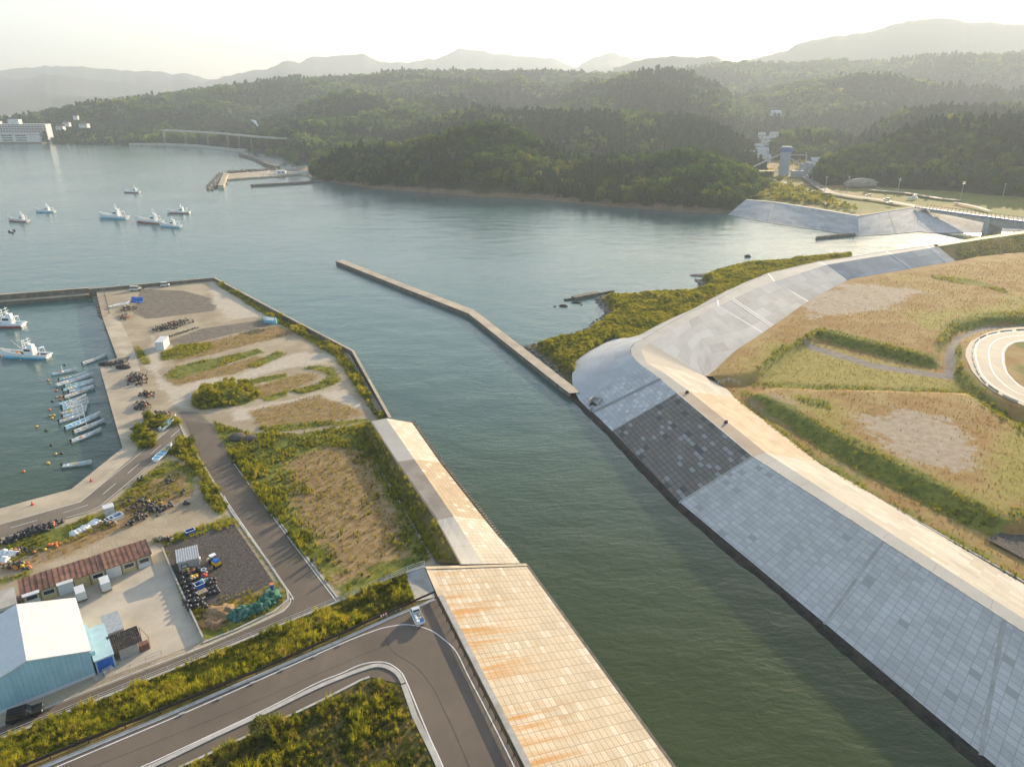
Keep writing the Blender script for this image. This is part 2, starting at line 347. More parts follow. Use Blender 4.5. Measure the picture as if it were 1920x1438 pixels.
def water():
    n = N('sea_water'); p = n.pos(); x, y, _ = n.sep(p); p0 = p
    a = n.noise(n.scale(p, (.55, 1.0, 1)), .8, 4, .6, .4); b = n.noise(n.scale(p, (.7, 1.1, 1)), .09, 3, .5); m = n.noise(p, .012, 4)
    riv = n.rng(n.math('SUBTRACT', y, n.math('MULTIPLY', m, 60)), 40, 230, 1, 0)
    bay = n.mix(n.rng(m, .35, .65), (.05, .115, .112), (.075, .155, .142)); c = n.mix(riv, bay, (.048, .066, .022))
    h = n.math('ADD', n.math('MULTIPLY', a, .28), n.math('MULTIPLY', b, 1.0))
    h = n.math('MULTIPLY', h, n.rng(m, .3, .7, .6, 1.15)); h = n.math('MULTIPLY', h, n.rng(x, 235, 290, 1, .12)); 
    bs = n.bsdf(c, .12, .4, n.bump(h, .9, .55)); bs.inputs['IOR'].default_value = 1.33; return n.m
M['water'] = water()

# ---------------------------------------------------------------- meshes from numpy
def np_mesh(name, V, Fc, mat, attrs=None, uv=None, smooth=True):
    me = bpy.data.meshes.new(name); me.from_pydata([tuple(v) for v in V], [], [tuple(f) for f in Fc]); me.materials.append(mat)
    if attrs:
        for k, a in attrs.items():
            at_ = me.attributes.new(k, 'FLOAT', 'POINT'); at_.data.foreach_set('value', np.asarray(a, np.float32))
    if uv is not None:
        l = me.uv_layers.new(name='UVMap'); idx = np.zeros(len(me.loops), np.int32); me.loops.foreach_get('vertex_index', idx)
        l.data.foreach_set('uv', np.asarray(uv, np.float32)[idx].ravel())
    if smooth: me.polygons.foreach_set('use_smooth', [True] * len(me.polygons))
    return me
def link(name, me, parent=None):
    o = bpy.data.objects.new(name, me); COL.objects.link(o)
    if parent: o.parent = parent
    return o
def land(name, poly, step, zfun, mat, attrfun=None, extra=None):
    """triangulated ground sheet with crisp outline; zfun(X,Y)->Z; attrfun(X,Y)->dict"""
    xs = [p[0] for p in poly]; ys = [p[1] for p in poly]; pts = []; n = len(poly); bd = []
    for i in range(n):
        a, b = Vector(poly[i]), Vector(poly[(i + 1) % n]); k = max(1, int((b - a).length / (step * 1.5)))
        for j in range(k): bd.append(a.lerp(b, j / k))
    gx, gy = np.meshgrid(np.arange(min(xs), max(xs), step), np.arange(min(ys), max(ys), step * .87))
    gx = gx + (np.arange(gx.shape[0]) % 2)[:, None] * step / 2; gx = gx.ravel() + RNG.uniform(-.15, .15, gx.size) * step; gy = gy.ravel() + RNG.uniform(-.15, .15, gy.size) * step
    k = sdist(gx, gy, poly) > step * .45; gx, gy = gx[k], gy[k]
    pts = bd + [Vector((a, b)) for a, b in zip(gx, gy)]; nb = len(bd)
    vs, es, fs, *_ = delaunay_2d_cdt(pts, [(i, (i + 1) % nb) for i in range(nb)], [], 1, 1e-4, False)
    V = np.array([(v[0], v[1]) for v in vs]); T_ = np.array([f[:3] for f in fs]); cen = V[T_].mean(1); ok = inpoly(cen[:, 0], cen[:, 1], poly); fs = [f for f, q in zip(fs, ok) if q]; Z = zfun(V[:, 0], V[:, 1]) * np.ones(len(V))
    fs = [f if (V[f[1], 0] - V[f[0], 0]) * (V[f[2], 1] - V[f[0], 1]) - (V[f[1], 1] - V[f[0], 1]) * (V[f[2], 0] - V[f[0], 0]) > 0 else f[::-1] for f in fs]
    return link(name, np_mesh(name, np.column_stack([V, Z]), fs, mat, attrfun(V[:, 0], V[:, 1]) if attrfun else None))
def ribbon(pts, w, z, mb=None, off=0.0, th=0.0, z2=None):
    """flat band of width w along plan points (x,y[,z]); th>0 makes a kerb-like solid"""
    mb = mb or MB(); n = len(pts); L = []; Rr = []
    for i in range(n):
        a = Vector(pts[max(0, i - 1)][:2]); b = Vector(pts[min(n - 1, i + 1)][:2]); d = (b - a).normalized(); nn = Vector((-d.y, d.x)); p = Vector(pts[i][:2])
        zz = z if z is not None else pts[i][2]
        q = p + nn * (off + w / 2); r = p + nn * (off - w / 2); L.append((q.x, q.y, zz)); Rr.append((r.x, r.y, zz))
    if not th:
        mb.add(L + Rr, [(i, n + i, n + i + 1, i + 1) for i in range(n - 1)])
    else:
        lo = lambda P: [(a, b, c - th) for a, b, c in P]
        mb.add(L + Rr + lo(L) + lo(Rr), [(i, n + i, n + i + 1, i + 1) for i in range(n - 1)] + [(i + 1, 2 * n + i + 1, 2 * n + i, i) for i in range(n - 1)] + [(n + i, 3 * n + i, 3 * n + i + 1, n + i + 1) for i in range(n - 1)] + [(0, 2 * n, 3 * n, n), (n - 1, 2 * n - 1, 4 * n - 1, 3 * n - 1)])
    return mb
def smooth_pts(pts, k=4):
    out = []
    n = len(pts); Pp = [np.array(p, float) for p in pts]
    for i in range(n - 1):
        p0, p1, p2, p3 = Pp[max(0, i - 1)], Pp[i], Pp[i + 1], Pp[min(n - 1, i + 2)]
        for j in range(k):
            t = j / k; out.append(tuple(.5 * ((2 * p1) + (-p0 + p2) * t + (2 * p0 - 5 * p1 + 4 * p2 - p3) * t * t + (-p0 + 3 * p1 - 3 * p2 + p3) * t ** 3)))
    out.append(tuple(Pp[-1])); return out
def slope(name, A, B, mat, parent, nv=6, jit=0.0, step=4.0, u0=0.0):
    """surface between two 3D polylines with matching stations; UV in metres (u along, v from A to B)"""
    a = []; b = []
    for i in range(len(A) - 1):
        k = max(1, int((Vector(A[i + 1]) - Vector(A[i])).length / step), int((Vector(B[i + 1]) - Vector(B[i])).length / step))
        for j in range(k): a.append(Vector(A[i]).lerp(Vector(A[i + 1]), j / k)); b.append(Vector(B[i]).lerp(Vector(B[i + 1]), j / k))
    a.append(Vector(A[-1])); b.append(Vector(B[-1])); V = []; UV = []; u = u0
    for i in range(len(a)):
        if i: u += ((a[i] + b[i]) / 2 - (a[i - 1] + b[i - 1]) / 2).length
        W = (b[i] - a[i]).length
        for j in range(nv + 1):
            t = j / nv; p = a[i].lerp(b[i], t); V.append(tuple(p)); UV.append((u, W * t))
    m = nv + 1; fs = [(i * m + j, i * m + j + 1, (i + 1) * m + j + 1, (i + 1) * m + j) for i in range(len(a) - 1) for j in range(nv)]
    # make the faces look up
    q = [Vector(V[k]) for k in fs[0]]
    if (q[1] - q[0]).cross(q[2] - q[0]).z < 0: fs = [f[::-1] for f in fs]
    return link(name, np_mesh(name, V, fs, mat, None, UV, False), parent)

# ---------------------------------------------------------------- scattering of stuff (geometry nodes over hidden-free meshes)
def scatter(name, pts, sc, protos, label=None, cat=None, lean=.12, kind='stuff', pick=None):
    pts = np.asarray(pts, float); n = len(pts)
    if n == 0: return
    me = bpy.data.meshes.new(name); me.vertices.add(n); me.vertices.foreach_set('co', pts.ravel())
    def at_(nm, typ, fld, v): a = me.attributes.new(nm, typ, 'POINT'); a.data.foreach_set(fld, v)
    sc = np.asarray(sc, float) * np.ones(n)
    s3 = np.column_stack([sc, sc, sc * RNG.uniform(.8, 1.25, n)]).astype(np.float32)
    at_('sc', 'FLOAT_VECTOR', 'vector', s3.ravel())
    rot = np.column_stack([RNG.normal(0, lean, n), RNG.normal(0, lean, n), RNG.uniform(0, 6.283, n)]).astype(np.float32); at_('rt', 'FLOAT_VECTOR', 'vector', rot.ravel())
    at_('pk', 'INT', 'value', (RNG.integers(0, len(protos), n) if pick is None else np.asarray(pick)).astype(np.int32))
    o = link(name, me); g = bpy.data.node_groups.new(name + '_gn', 'GeometryNodeTree')
    g.interface.new_socket('Geometry', in_out='INPUT', socket_type='NodeSocketGeometry'); g.interface.new_socket('Geometry', in_out='OUTPUT', socket_type='NodeSocketGeometry')
    gi = g.nodes.new('NodeGroupInput'); go = g.nodes.new('NodeGroupOutput'); j = g.nodes.new('GeometryNodeJoinGeometry')
    def na(nm, t): x = g.nodes.new('GeometryNodeInputNamedAttribute'); x.data_type = t; x.inputs[0].default_value = nm; return x.outputs[0]
    S, Rt, K = na('sc', 'FLOAT_VECTOR'), na('rt', 'FLOAT_VECTOR'), na('pk', 'INT')
    for k, pr in enumerate(protos):
        oi = g.nodes.new('GeometryNodeObjectInfo'); oi.inputs['Object'].default_value = pr
        cm = g.nodes.new('FunctionNodeCompare'); cm.data_type = 'INT'; cm.operation = 'EQUAL'; g.links.new(K, cm.inputs[2]); cm.inputs[3].default_value = k
        ip = g.nodes.new('GeometryNodeInstanceOnPoints'); g.links.new(gi.outputs[0], ip.inputs['Points']); g.links.new(cm.outputs[0], ip.inputs['Selection'])
        g.links.new(oi.outputs['Geometry'], ip.inputs['Instance']); g.links.new(Rt, ip.inputs['Rotation']); g.links.new(S, ip.inputs['Scale']); g.links.new(ip.outputs[0], j.inputs[0])
    g.links.new(j.outputs[0], go.inputs[0]); md = o.modifiers.new('scatter', 'NODES'); md.node_group = g
    return tag(o, label, cat, kind=kind)
def proto(me): return bpy.data.objects.new(me.name, me)     # never linked: geometry nodes read it, nothing else does
def rnd_in(poly, dens, seed=0):
    xs = [p[0] for p in poly]; ys = [p[1] for p in poly]; a = (max(xs) - min(xs)) * (max(ys) - min(ys)); n = int(a * dens)
    X = RNG.uniform(min(xs), max(xs), n); Y = RNG.uniform(min(ys), max(ys), n); k = inpoly(X, Y, poly); return X[k], Y[k]
def tuft(seed, blades, h, spread, w, leafs=0):
    r = random.Random(seed); mb = MB()
    for _ in range(blades):
        a = r.uniform(0, 6.283); rad = r.uniform(0, spread); bx, by = rad * math.cos(a), rad * math.sin(a); a2 = r.uniform(0, 6.283); hh = h * r.uniform(.5, 1.1); l = r.uniform(.1, .5) * hh
        dx, dy = math.cos(a2), math.sin(a2); sx, sy = -dy * w, dx * w
        mb.add([(bx - sx, by - sy, 0), (bx + sx, by + sy, 0), (bx + dx * l * .4 + sx * .7, by + dy * l * .4 + sy * .7, hh * .6), (bx + dx * l * .4 - sx * .7, by + dy * l * .4 - sy * .7, hh * .6), (bx + dx * l, by + dy * l, hh)], [(0, 1, 2, 3), (3, 2, 4)])
    for _ in range(leafs):
        a = r.uniform(0, 6.283); rad = spread * 1.2 * math.sqrt(r.random()); z = h * r.uniform(.15, .9); s = w * r.uniform(1.2, 3); c = Vector((rad * math.cos(a), rad * math.sin(a), z))
        u = Vector((r.gauss(0, 1), r.gauss(0, 1), r.gauss(0, .5))).normalized(); v = u.orthogonal().normalized()
        mb.add([c - u * s, c + v * s * .7, c + u * s, c - v * s * .7], [(0, 1, 2, 3)])
    return mb
def crown(seed, n, s, kind='round', lumps=9):
    """leafy crown, about 1 m radius, 2 m tall sitting on z=0.. ; n leaf cards of size s spread through clumps"""
    r = random.Random(seed); mb = MB(); L = []
    if kind == 'cone':
        for k in range(n):
            t = r.random() ** 1.4; z = .15 + 1.95 * t; rad = .66 * (1 - t) ** .75 * r.uniform(.55, 1.05) + .03; a = r.uniform(0, 6.283) + 0; 
            L.append((Vector((rad * math.cos(a), rad * math.sin(a), z - .15 * rad)), .45))
    else:
        cl = [(Vector((r.uniform(-.62, .62), r.uniform(-.62, .62), r.uniform(.55, 1.45))), r.uniform(.3, .52)) for _ in range(lumps)] + [(Vector((0, 0, 1.1)), .6)]
        for k in range(n):
            c, rr = r.choice(cl); d = Vector((r.gauss(0, 1), r.gauss(0, 1), r.gauss(0, .8) + .25)).normalized(); L.append((c + d * rr * r.uniform(.75, 1.05), 0))
    for c, dr in L:
        u = Vector((r.gauss(0, 1), r.gauss(0, 1), r.gauss(0, 1) - dr)).normalized(); v = u.orthogonal().normalized(); q = s * r.uniform(.6, 1.3)
        mb.add([c - u * q - v * q * .4, c + v * q * .8, c + u * q - v * q * .3], [(0, 1, 2)])
    return mb
def blob(seed, sub=2, amp=.3, zs=1.0):
    b = bmesh.new(); bmesh.ops.create_icosphere(b, subdivisions=sub, radius=1); r = random.Random(seed)
    for v in b.verts: v.co *= 1 + r.uniform(-amp, amp)
    for v in b.verts: v.co.z = v.co.z * zs + zs * .8
    me = bpy.data.meshes.new('blob'); b.to_mesh(me); b.free(); return me
TUFT = [proto(tuft(k, 16, .9, .35, .035, 26).mesh('weed_tuft', M['weed'], fix=False)) for k in range(4)]
LOW = [proto(tuft(30 + k, 14, .45, .4, .04, 34).mesh('low_tuft', M['weed_low'], fix=False)) for k in range(3)]
TALL = [proto(tuft(40 + k, 22, 1.35, .22, .05, 16).mesh('tall_weed', M['weed'], fix=False)) for k in range(3)]
REED = [proto(tuft(20 + k, 26, 1.1, .4, .03, 0).mesh('grass_tuft', M['weed_dry'], fix=False)) for k in range(3)]
BUSH = [proto(crown(40 + k, 170, .17).mesh('bush', M['weed'], fix=False)) for k in range(3)]
def treemesh(seed, n, s, kind, mat):
    mb = crown(seed, n, s, kind); return mb.mesh('tree_crown', mat, fix=False)
TREE = [proto(treemesh(60 + k, 420, .13, 'round', M['leaf'])) for k in range(4)] + [proto(treemesh(70 + k, 360, .13, 'cone', M['needle'])) for k in range(3)]
MIDT = [proto(treemesh(80 + k, 130, .24, 'round', M['far_leaf'])) for k in range(3)] + [proto(treemesh(90 + k, 110, .22, 'cone', M['needle'])) for k in range(2)]
FART = [proto(treemesh(100 + k, 46, .42, 'round', M['far_leaf'])) for k in range(3)] + [proto(treemesh(110 + k, 36, .36, 'cone', M['needle'])) for k in range(1)]
# ================================================================ camera, light, air
cam = bpy.data.cameras.new('camera'); cam.sensor_width = 36; cam.lens = F / 1920 * 36; cam.clip_start = .5; cam.clip_end = 40000
co = bpy.data.objects.new('camera', cam); COL.objects.link(co); co.location = (0, 0, H); co.rotation_euler = (math.pi / 2 - P, 0, 0); SC.camera = co
SUN_AZ, SUN_EL = R(33), R(14)
w = bpy.data.worlds.new('World'); SC.world = w; w.use_nodes = True; wt = w.node_tree; bg = wt.nodes['Background']
sky = wt.nodes.new('ShaderNodeTexSky'); sky.sky_type = 'NISHITA'; sky.sun_disc = False; sky.sun_elevation = SUN_EL; sky.sun_rotation = SUN_AZ
sky.air_density = 1.0; sky.dust_density = .8; sky.ozone_density = 1.0; sky.altitude = 0
wt.links.new(sky.outputs[0], bg.inputs[0]); bg.inputs[1].default_value = SKY_S
sl = bpy.data.lights.new('sun', 'SUN'); sl.energy = SUN_S; sl.angle = R(.5); sl.color = (1.0, .82, .57)
so = bpy.data.objects.new('sun', sl); COL.objects.link(so)
sd_ = Vector((math.sin(SUN_AZ) * math.cos(SUN_EL), math.cos(SUN_AZ) * math.cos(SUN_EL), math.sin(SUN_EL))); so.rotation_euler = sd_.to_track_quat('Z', 'Y').to_euler()
SC.view_settings.view_transform = 'Standard'; SC.view_settings.look = 'None'; SC.view_settings.exposure = EXPO; SC.view_settings.gamma = 1
SC.cycles.max_bounces = 6; SC.cycles.diffuse_bounces = 2; SC.cycles.glossy_bounces = 2; SC.cycles.transmission_bounces = 4; SC.cycles.volume_bounces = 0; SC.cycles.transparent_max_bounces = 8
SC.cycles.use_denoising = True; SC.cycles.use_adaptive_sampling = True; SC.cycles.adaptive_threshold = .02; SC.cycles.caustics_reflective = False; SC.cycles.caustics_refractive = False
hz = MB().bx(-11500, -300, -4, 12500, 13500, 1100).build('haze', None); tag(hz, kind='stuff')
hn = N('haze_air'); pv = hn.n('ShaderNodeVolumePrincipled'); pv.inputs['Color'].default_value = (.77, .865, .98, 1); pv.inputs['Density'].default_value = HAZE_D; pv.inputs['Anisotropy'].default_value = HAZE_G
hn.l(pv.outputs[0], hn.out.inputs[1]); hz.data.materials.append(hn.m); hz.display_type = 'WIRE'

# ================================================================ water and seabed
wm = MB(); 
wm.add([(-11400, -250, 0), (12400, -250, 0), (12400, 13400, 0), (-11400, 13400, 0)], [(0, 1, 2, 3)]); o = wm.build('water', M['water'], fix=False); tag(o, kind='structure')
ZL, ZH, ZC = 2.4, 7.5, 8.7
def P3(pts, z): return [at(x, y, z) for x, y in pts]

# ================================================================ port ground
port_poly = [(-60, 970), (52, 938.6), (133.6, 916.7), (229.6, 839.5), (185.3, 682.8), (220, 671.5), (192.5, 597), (180, 546), (300, 533), (400, 524), (455, 556), (540, 603), (656, 664), (727, 788), (752, 796), (800, 870), (868, 975), (880, 1040), (805, 1080), (640, 1127), (-60, 1414)]
pp = A2(port_poly, ZL)
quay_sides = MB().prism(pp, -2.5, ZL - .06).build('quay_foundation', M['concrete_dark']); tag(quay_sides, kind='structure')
G_GRASS = [
 [(250, 648), (262, 650), (284, 682), (270, 684), (258, 670)], [(302, 662), (340, 646), (395, 641), (402, 652), (345, 672), (304, 676)],
 [(308, 703), (330, 687), (400, 672), (480, 655), (495, 661), (420, 684), (330, 711), (312, 710)], [(460, 685), (520, 659), (541, 663), (480, 690)],
 [(360, 748), (385, 726), (430, 712), (470, 720), (489, 742), (460, 758), (380, 769), (362, 762)], [(462, 712), (540, 699), (536, 707), (470, 720)],
 [(565, 691), (600, 685), (630, 690), (639, 715), (600, 731), (560, 739), (546, 732), (590, 720), (615, 708), (600, 696)], [(490, 746), (540, 732), (535, 745), (500, 753)],
 [(403, 525), (480, 571), (545, 605), (640, 660), (667, 690), (702, 765), (727, 786), (712, 790), (688, 760), (650, 700), (630, 670), (540, 617), (488, 585), (410, 536)],
 [(400, 790), (425, 798), (470, 812), (560, 812), (640, 800), (690, 792), (745, 929), (801, 1030), (793, 1058), (640, 1124), (504, 960), (438, 868)],
 [(345, 828), (360, 832), (400, 908), (428, 948), (412, 965), (385, 940), (370, 885), (328, 855), (310, 850)],
 [(0, 1022), (123, 985), (200, 955), (250, 908), (318, 858), (372, 885), (360, 925), (300, 945), (220, 985), (120, 1020), (0, 1062)],
 [(250, 806), (275, 800), (293, 822), (290, 838), (265, 848), (250, 826)], [(275, 780), (335, 790), (338, 798), (300, 806), (270, 800)],
 [(282, 1018), (437, 966), (445, 985), (310, 1024)], [(437, 978), (446, 978), (540, 1112), (536, 1130), (510, 1148), (400, 1195), (384, 1200), (345, 1120), (392, 1140), (505, 1092), (512, 1080)],
 [(400, 790), (420, 800), (438, 862), (430, 862)], [(306, 1028), (312, 1026), (335, 1090), (352, 1140), (346, 1140)], [(0, 1085), (60, 1070), (60, 1078), (0, 1098)], [(480, 800), (690, 784), (690, 792), (500, 812)]]
G_SOIL = [[(530, 868), (600, 838), (690, 845), (712, 890), (760, 990), (758, 1035), (700, 1062), (625, 1060), (565, 975)], [(250, 920), (330, 880), (360, 930), (300, 960), (200, 1005), (120, 1040), (0, 1078), (0, 1062), (120, 1020)], [(400, 1120), (500, 1100), (505, 1115), (430, 1150), (385, 1165), (370, 1150)], [(600, 1085), (700, 1050), (690, 1075), (620, 1100)]]
G_DARK = [[(263, 543), (340, 545), (413, 563), (402, 583), (330, 592), (275, 598), (250, 588)], [(313, 640), (380, 616), (505, 598), (519, 606), (430, 628), (330, 652)], [(330, 770), (372, 772), (405, 800), (440, 868), (425, 880), (350, 810)], [(480, 770), (560, 752), (590, 770), (500, 790)]]
G_DRY = [[(320, 660), (480, 618), (525, 612), (560, 625), (470, 645), (330, 682)], [(315, 712), (430, 683), (480, 668), (500, 675), (440, 700), (330, 722)], [(470, 770), (600, 740), (690, 775), (640, 790), (480, 800)], [(440, 740), (560, 700), (600, 700), (590, 715), (500, 748)]]
G_PALE = [[(285, 630), (297, 640), (300, 700), (352, 765), (335, 765), (275, 690)], [(395, 525), (480, 575), (500, 592), (430, 600), (395, 560)], [(300, 715), (440, 705), (560, 660), (640, 665), (600, 680), (500, 700), (330, 760), (310, 735)], [(430, 770), (640, 730), (690, 765), (560, 775), (440, 790)]]
def masks(X, Y, polys, z):
    s = np.full(len(X), -9.0)
    for p in polys: s = np.maximum(s, sdist(X, Y, A2(p, z)))
    return np.clip(s, -9, 9)
def port_attr(X, Y): return dict(dark=masks(X, Y, G_DARK, ZL), pale=masks(X, Y, G_PALE, ZL), dry=masks(X, Y, G_DRY, ZL), soil=masks(X, Y, G_SOIL, ZL), grass=masks(X, Y, G_GRASS, ZL))
mound = A2([(360, 752), (385, 732), (430, 718), (470, 724), (489, 744), (460, 757), (380, 766)], ZL)
def port_z(X, Y):
    return ZL + sm(sdist(X, Y, mound), 0, 6) * 1.3 + .5 * fbm(X, Y, 4, 2, 5) * sm(sdist(X, Y, mound), 0, 3)
o = land('ground', pp, 1.15, port_z, M['port_ground'], port_attr); tag(o, kind='structure')
def sheet(name, px_, z, mat, kind='structure', step=None):
    poly = A2(px_, z)
    a = sum(poly[i][0] * poly[(i + 1) % len(poly)][1] - poly[(i + 1) % len(poly)][0] * poly[i][1] for i in range(len(poly)))
    if a < 0: poly = poly[::-1]
    o = MB().add([(x, y, z) for x, y in poly], [tuple(range(len(poly)))]).build(name, mat, fix=False); return tag(o, kind=kind)
APRON = [(192.5, 597), (206, 588), (228, 606), (247, 645), (262, 690), (266, 720), (268, 740), (280, 795), (252, 806), (258, 842), (243, 861), (235, 868), (167, 929.5), (150, 942.5), (0, 984.5), (-60, 1001), (-60, 970), (52, 938.6), (133.6, 916.7), (229.6, 839.5), (185.3, 682.8), (220, 671.5)]
sheet('quay_pavement', APRON, ZL + .03, M['concrete_tan'])
sheet('quay_road', [(-60, 1000.5), (0, 984), (150, 942), (167, 929), (235, 868), (334, 793), (347, 819), (292, 862), (250.5, 899), (190, 950), (167, 961), (123, 973), (0, 1007), (-60, 1026)], ZL + .05, M['asphalt_old'])
ROADL = [(-60, 1389), (0, 1364), (69, 1336), (300, 1246), (400, 1207), (508, 1159), (533, 1146), (547, 1130), (545, 1113), (439, 962), (400, 905), (385, 882), (372, 850), (358, 815), (350, 790), (395, 795), (412, 822), (438, 866), (504, 958), (631, 1127), (640, 1129), (300, 1270), (0, 1392), (-60, 1414.5)]
sheet('village_road', ROADL, ZL + .04, M['asphalt'])
sheet('yard_pavement', [(20, 1165), (290, 1021), (306, 1033), (316, 1060), (345, 1130), (380.6, 1200.6), (304, 1232), (180, 1277), (150, 1240)], ZL + .03, M['yard'])
sheet('gravel_yard', [(306, 1023), (437, 980), (513, 1091), (470, 1113), (392, 1140), (345, 1122), (330, 1085)], ZL + .035, M['gravel'])
sheet('slip_floor', [(187, 684), (221, 672), (245, 668), (240, 676)], ZL + .06, M['concrete_dark'])

# slipway: ramp of dark ribs going down into the basin
t = empty('slipway', at(185, 570, 0)[:2] + (0,), 0, 'dark ribbed boat ramp running down into the harbour basin beside the sea wall', 'slipway')
def local(o, pts): return [(p[0] - o.location.x, p[1] - o.location.y, p[2] - o.location.z) for p in pts]
ra = [at(195, 543, ZL + .1), at(206, 589, ZL + .1)]; rb = [at(164, 547, -.6), at(180, 597, -.6)]
mb = MB(); V = local(t, ra + rb); dn = [(a, b, -2.4) for a, b, c in V]; mb.add(V + dn, [(0, 1, 3, 2), (0, 4, 5, 1), (1, 5, 7, 3), (3, 7, 6, 2), (2, 6, 4, 0)]); mb.build('ramp', M['concrete_dark'], t)
mb = MB()
for k in range(9):
    f = (k + .5) / 9; a = Vector(V[0]).lerp(Vector(V[1]), f); b = Vector(V[2]).lerp(Vector(V[3]), f); mb.tube(a + Vector((0, 0, .12)), b + Vector((0, 0, .12)), .16, n=4)
mb.build('skid_rail', M['concrete'], t)

# ================================================================ embankment and upper roads
RAIL = [at(-60, 1414, ZL), at(300, 1267, ZL), at(640, 1127, ZL), at(760, 1074, 6.6), at(796, 1062, 7.7)]
GUARD = [at(-60, 1485.4, ZH), at(55, 1438, ZH), at(400, 1296, ZH), at(488, 1261, ZH), at(700, 1166, ZH), at(777, 1128, ZH), at(815, 1115, ZH)]
def resample(pts, n):
    P_ = [Vector(p) for p in pts]; L = [0]
    for a, b in zip(P_, P_[1:]): L.append(L[-1] + (b - a).length)
    out = []
    for k in range(n):
        s = L[-1] * k / (n - 1); i = max(j for j in range(len(L)) if L[j] <= s + 1e-6); i = min(i, len(P_) - 2)
        out.append(P_[i].lerp(P_[i + 1], (s - L[i]) / (L[i + 1] - L[i])))
    return out
ra = resample(RAIL[:4], 60); ga = resample(GUARD[:6], 60)
o = slope('weedy_bank', [(a.x, a.y, a.z + .02) for a in ra], ga, M['bank'], None, nv=5, step=1.5); tag(o, kind='structure')
bank_poly = [tuple(p[:2]) for p in ra] + [tuple(p[:2]) for p in ga][::-1]
mb = MB(); mb.add([at(760, 1077.5, 6.62), at(796, 1063.5, 7.72), at(819, 1119, ZH + .02), at(779, 1127, ZH + .01), at(760, 1077.5, 1), at(796, 1063.5, 1)], [(0, 3, 2, 1), (0, 1, 5, 4)])
o = mb.build('ramp_apron', M['concrete'], fix=False); tag(o, kind='structure')
up = A2([(-60, 1485.4), (55, 1438), (400, 1296), (488, 1261), (700, 1166), (777, 1128), (815, 1115)], ZH)
dirL = (Vector(at(976, 1436.7, ZH)) - Vector(at(817, 1120, ZH))).normalized()
CL0 = Vector(at(821, 1119, ZH)); CL1 = CL0 + dirL * 95
up += [tuple(CL0[:2]), tuple(CL1[:2]), (-70, CL1.y), (-75, 40)]
o = land('upper_ground', up, 1.6, lambda X, Y: ZH - .05 + 0 * X, M['bank']); tag(o, kind='structure')
mb = MB().prism(up, ZL - .3, ZH - .5); o = mb.build('fill', M['bank']); tag(o, kind='structure'); o.name = 'embankment_fill'
OUTL = [(-60, 1508.1), (105, 1438), (300, 1356), (400, 1312.7), (625.7, 1212.5), (700, 1182.8), (730, 1174.5), (758.4, 1170.8), (783.5, 1173.7), (808.5, 1182), (830.2, 1197), (855, 1221), (878, 1267), (911, 1330), (963.7, 1435.7), (1010, 1529)]
INL = [(100, 1518), (264, 1438), (300, 1422), (500.4, 1328), (592, 1281), (640, 1262), (673, 1247), (703.6, 1240.8), (728.5, 1243.4), (750.7, 1258.6), (761.7, 1277), (784, 1330.5), (806, 1383), (831, 1438), (870, 1540)]
sheet('levee_road', [(-60, 1490), (300, 1343), (481, 1266), (634, 1200), (728, 1158), (815, 1121.5), (818, 1123), (978, 1440), (1045, 1572), (880, 1572), (826, 1438), (775, 1322), (758, 1283), (693, 1268.5), (676, 1274), (600, 1313), (473, 1374), (335, 1438), (150, 1530), (-60, 1620)], ZH + .01, M['asphalt'])
mk = MB()
ribbon(smooth_pts(A2(OUTL, ZH)), .17, ZH + .03, mk); ribbon(smooth_pts(A2(INL, ZH)), .17, ZH + .03, mk)
z = ZL + .075
ribbon(smooth_pts(A2([(-60, 1384), (69, 1333.4), (300, 1243), (400, 1204.7), (508.7, 1156), (531, 1145), (543, 1132), (545, 1122), (540, 1106), (439, 960), (420, 929.6)], ZL)), .15, z, mk)
ribbon(A2([(438.8, 870), (504.6, 960), (631, 1128)], ZL), .15, z, mk)
z = ZL + .08
ribbon(A2([(-60, 1000), (0, 982.5), (150, 941), (167, 928), (334, 792.5)], ZL), .15, z, mk); ribbon(A2([(123, 971), (167, 959.5), (188, 949), (250.5, 897), (292, 861), (344.5, 815.5)], ZL), .15, z, mk)
for a, b in [((19.8, 989.8), (70, 975.6)), ((118, 962), (165, 947)), ((193, 927), (217, 906.7)), ((240, 887.5), (262, 868.7)), ((281.8, 852), (302.3, 835)), ((320.5, 819.5), (339, 804))]: ribbon(A2([a, b], ZL), .15, z, mk)
o = mk.build('road_markings', M['marking'], fix=False); tag(o, kind='structure')
SEAM = smooth_pts(A2([(-60, 1527), (100, 1466), (300, 1388), (470, 1318), (600, 1262), (700, 1219), (730, 1208)], ZH)); q1 = ribbon(SEAM, .05, ZH + .02); ribbon(smooth_pts(A2([(722, 1190), (735, 1220), (780, 1250), (812, 1290), (832, 1330), (852, 1372), (880, 1438), (900, 1500)], ZH)), .05, ZH + .02, q1); tag(q1.build('road_joint', M['net_dark'], fix=False), kind='structure')
kb = MB()
ribbon(smooth_pts(A2([(264, 1446), (300, 1430), (406, 1378.5), (500, 1335), (590, 1291), (645, 1268), (680, 1255), (706, 1248), (728, 1252), (746, 1264), (756, 1281)], ZH)), .62, ZH + .15, kb, th=.4)
ribbon(A2([(335, 1438), (473, 1374), (600, 1313), (676, 1274), (693, 1268)], ZH), .35, ZH + .08, kb, off=-.1, th=.3)
ribbon(A2([(757, 1284), (778, 1344), (813, 1413.5), (824, 1438), (865, 1540)], ZH), .7, ZH + .14, kb, th=.4)
ribbon(A2([(-60, 1497), (300, 1347), (481.6, 1268.5), (634, 1203), (728, 1160.5), (815, 1123.5)], ZH), .55, ZH + .12, kb, th=.4)
CRB = [(CL0 - Vector((.9, -.4, 0)) * .0 + dirL * s)[:2] for s in (0, 95)]
ribbon([tuple(c) for c in CRB], .8, ZH + .13, kb, off=.5, th=.5)
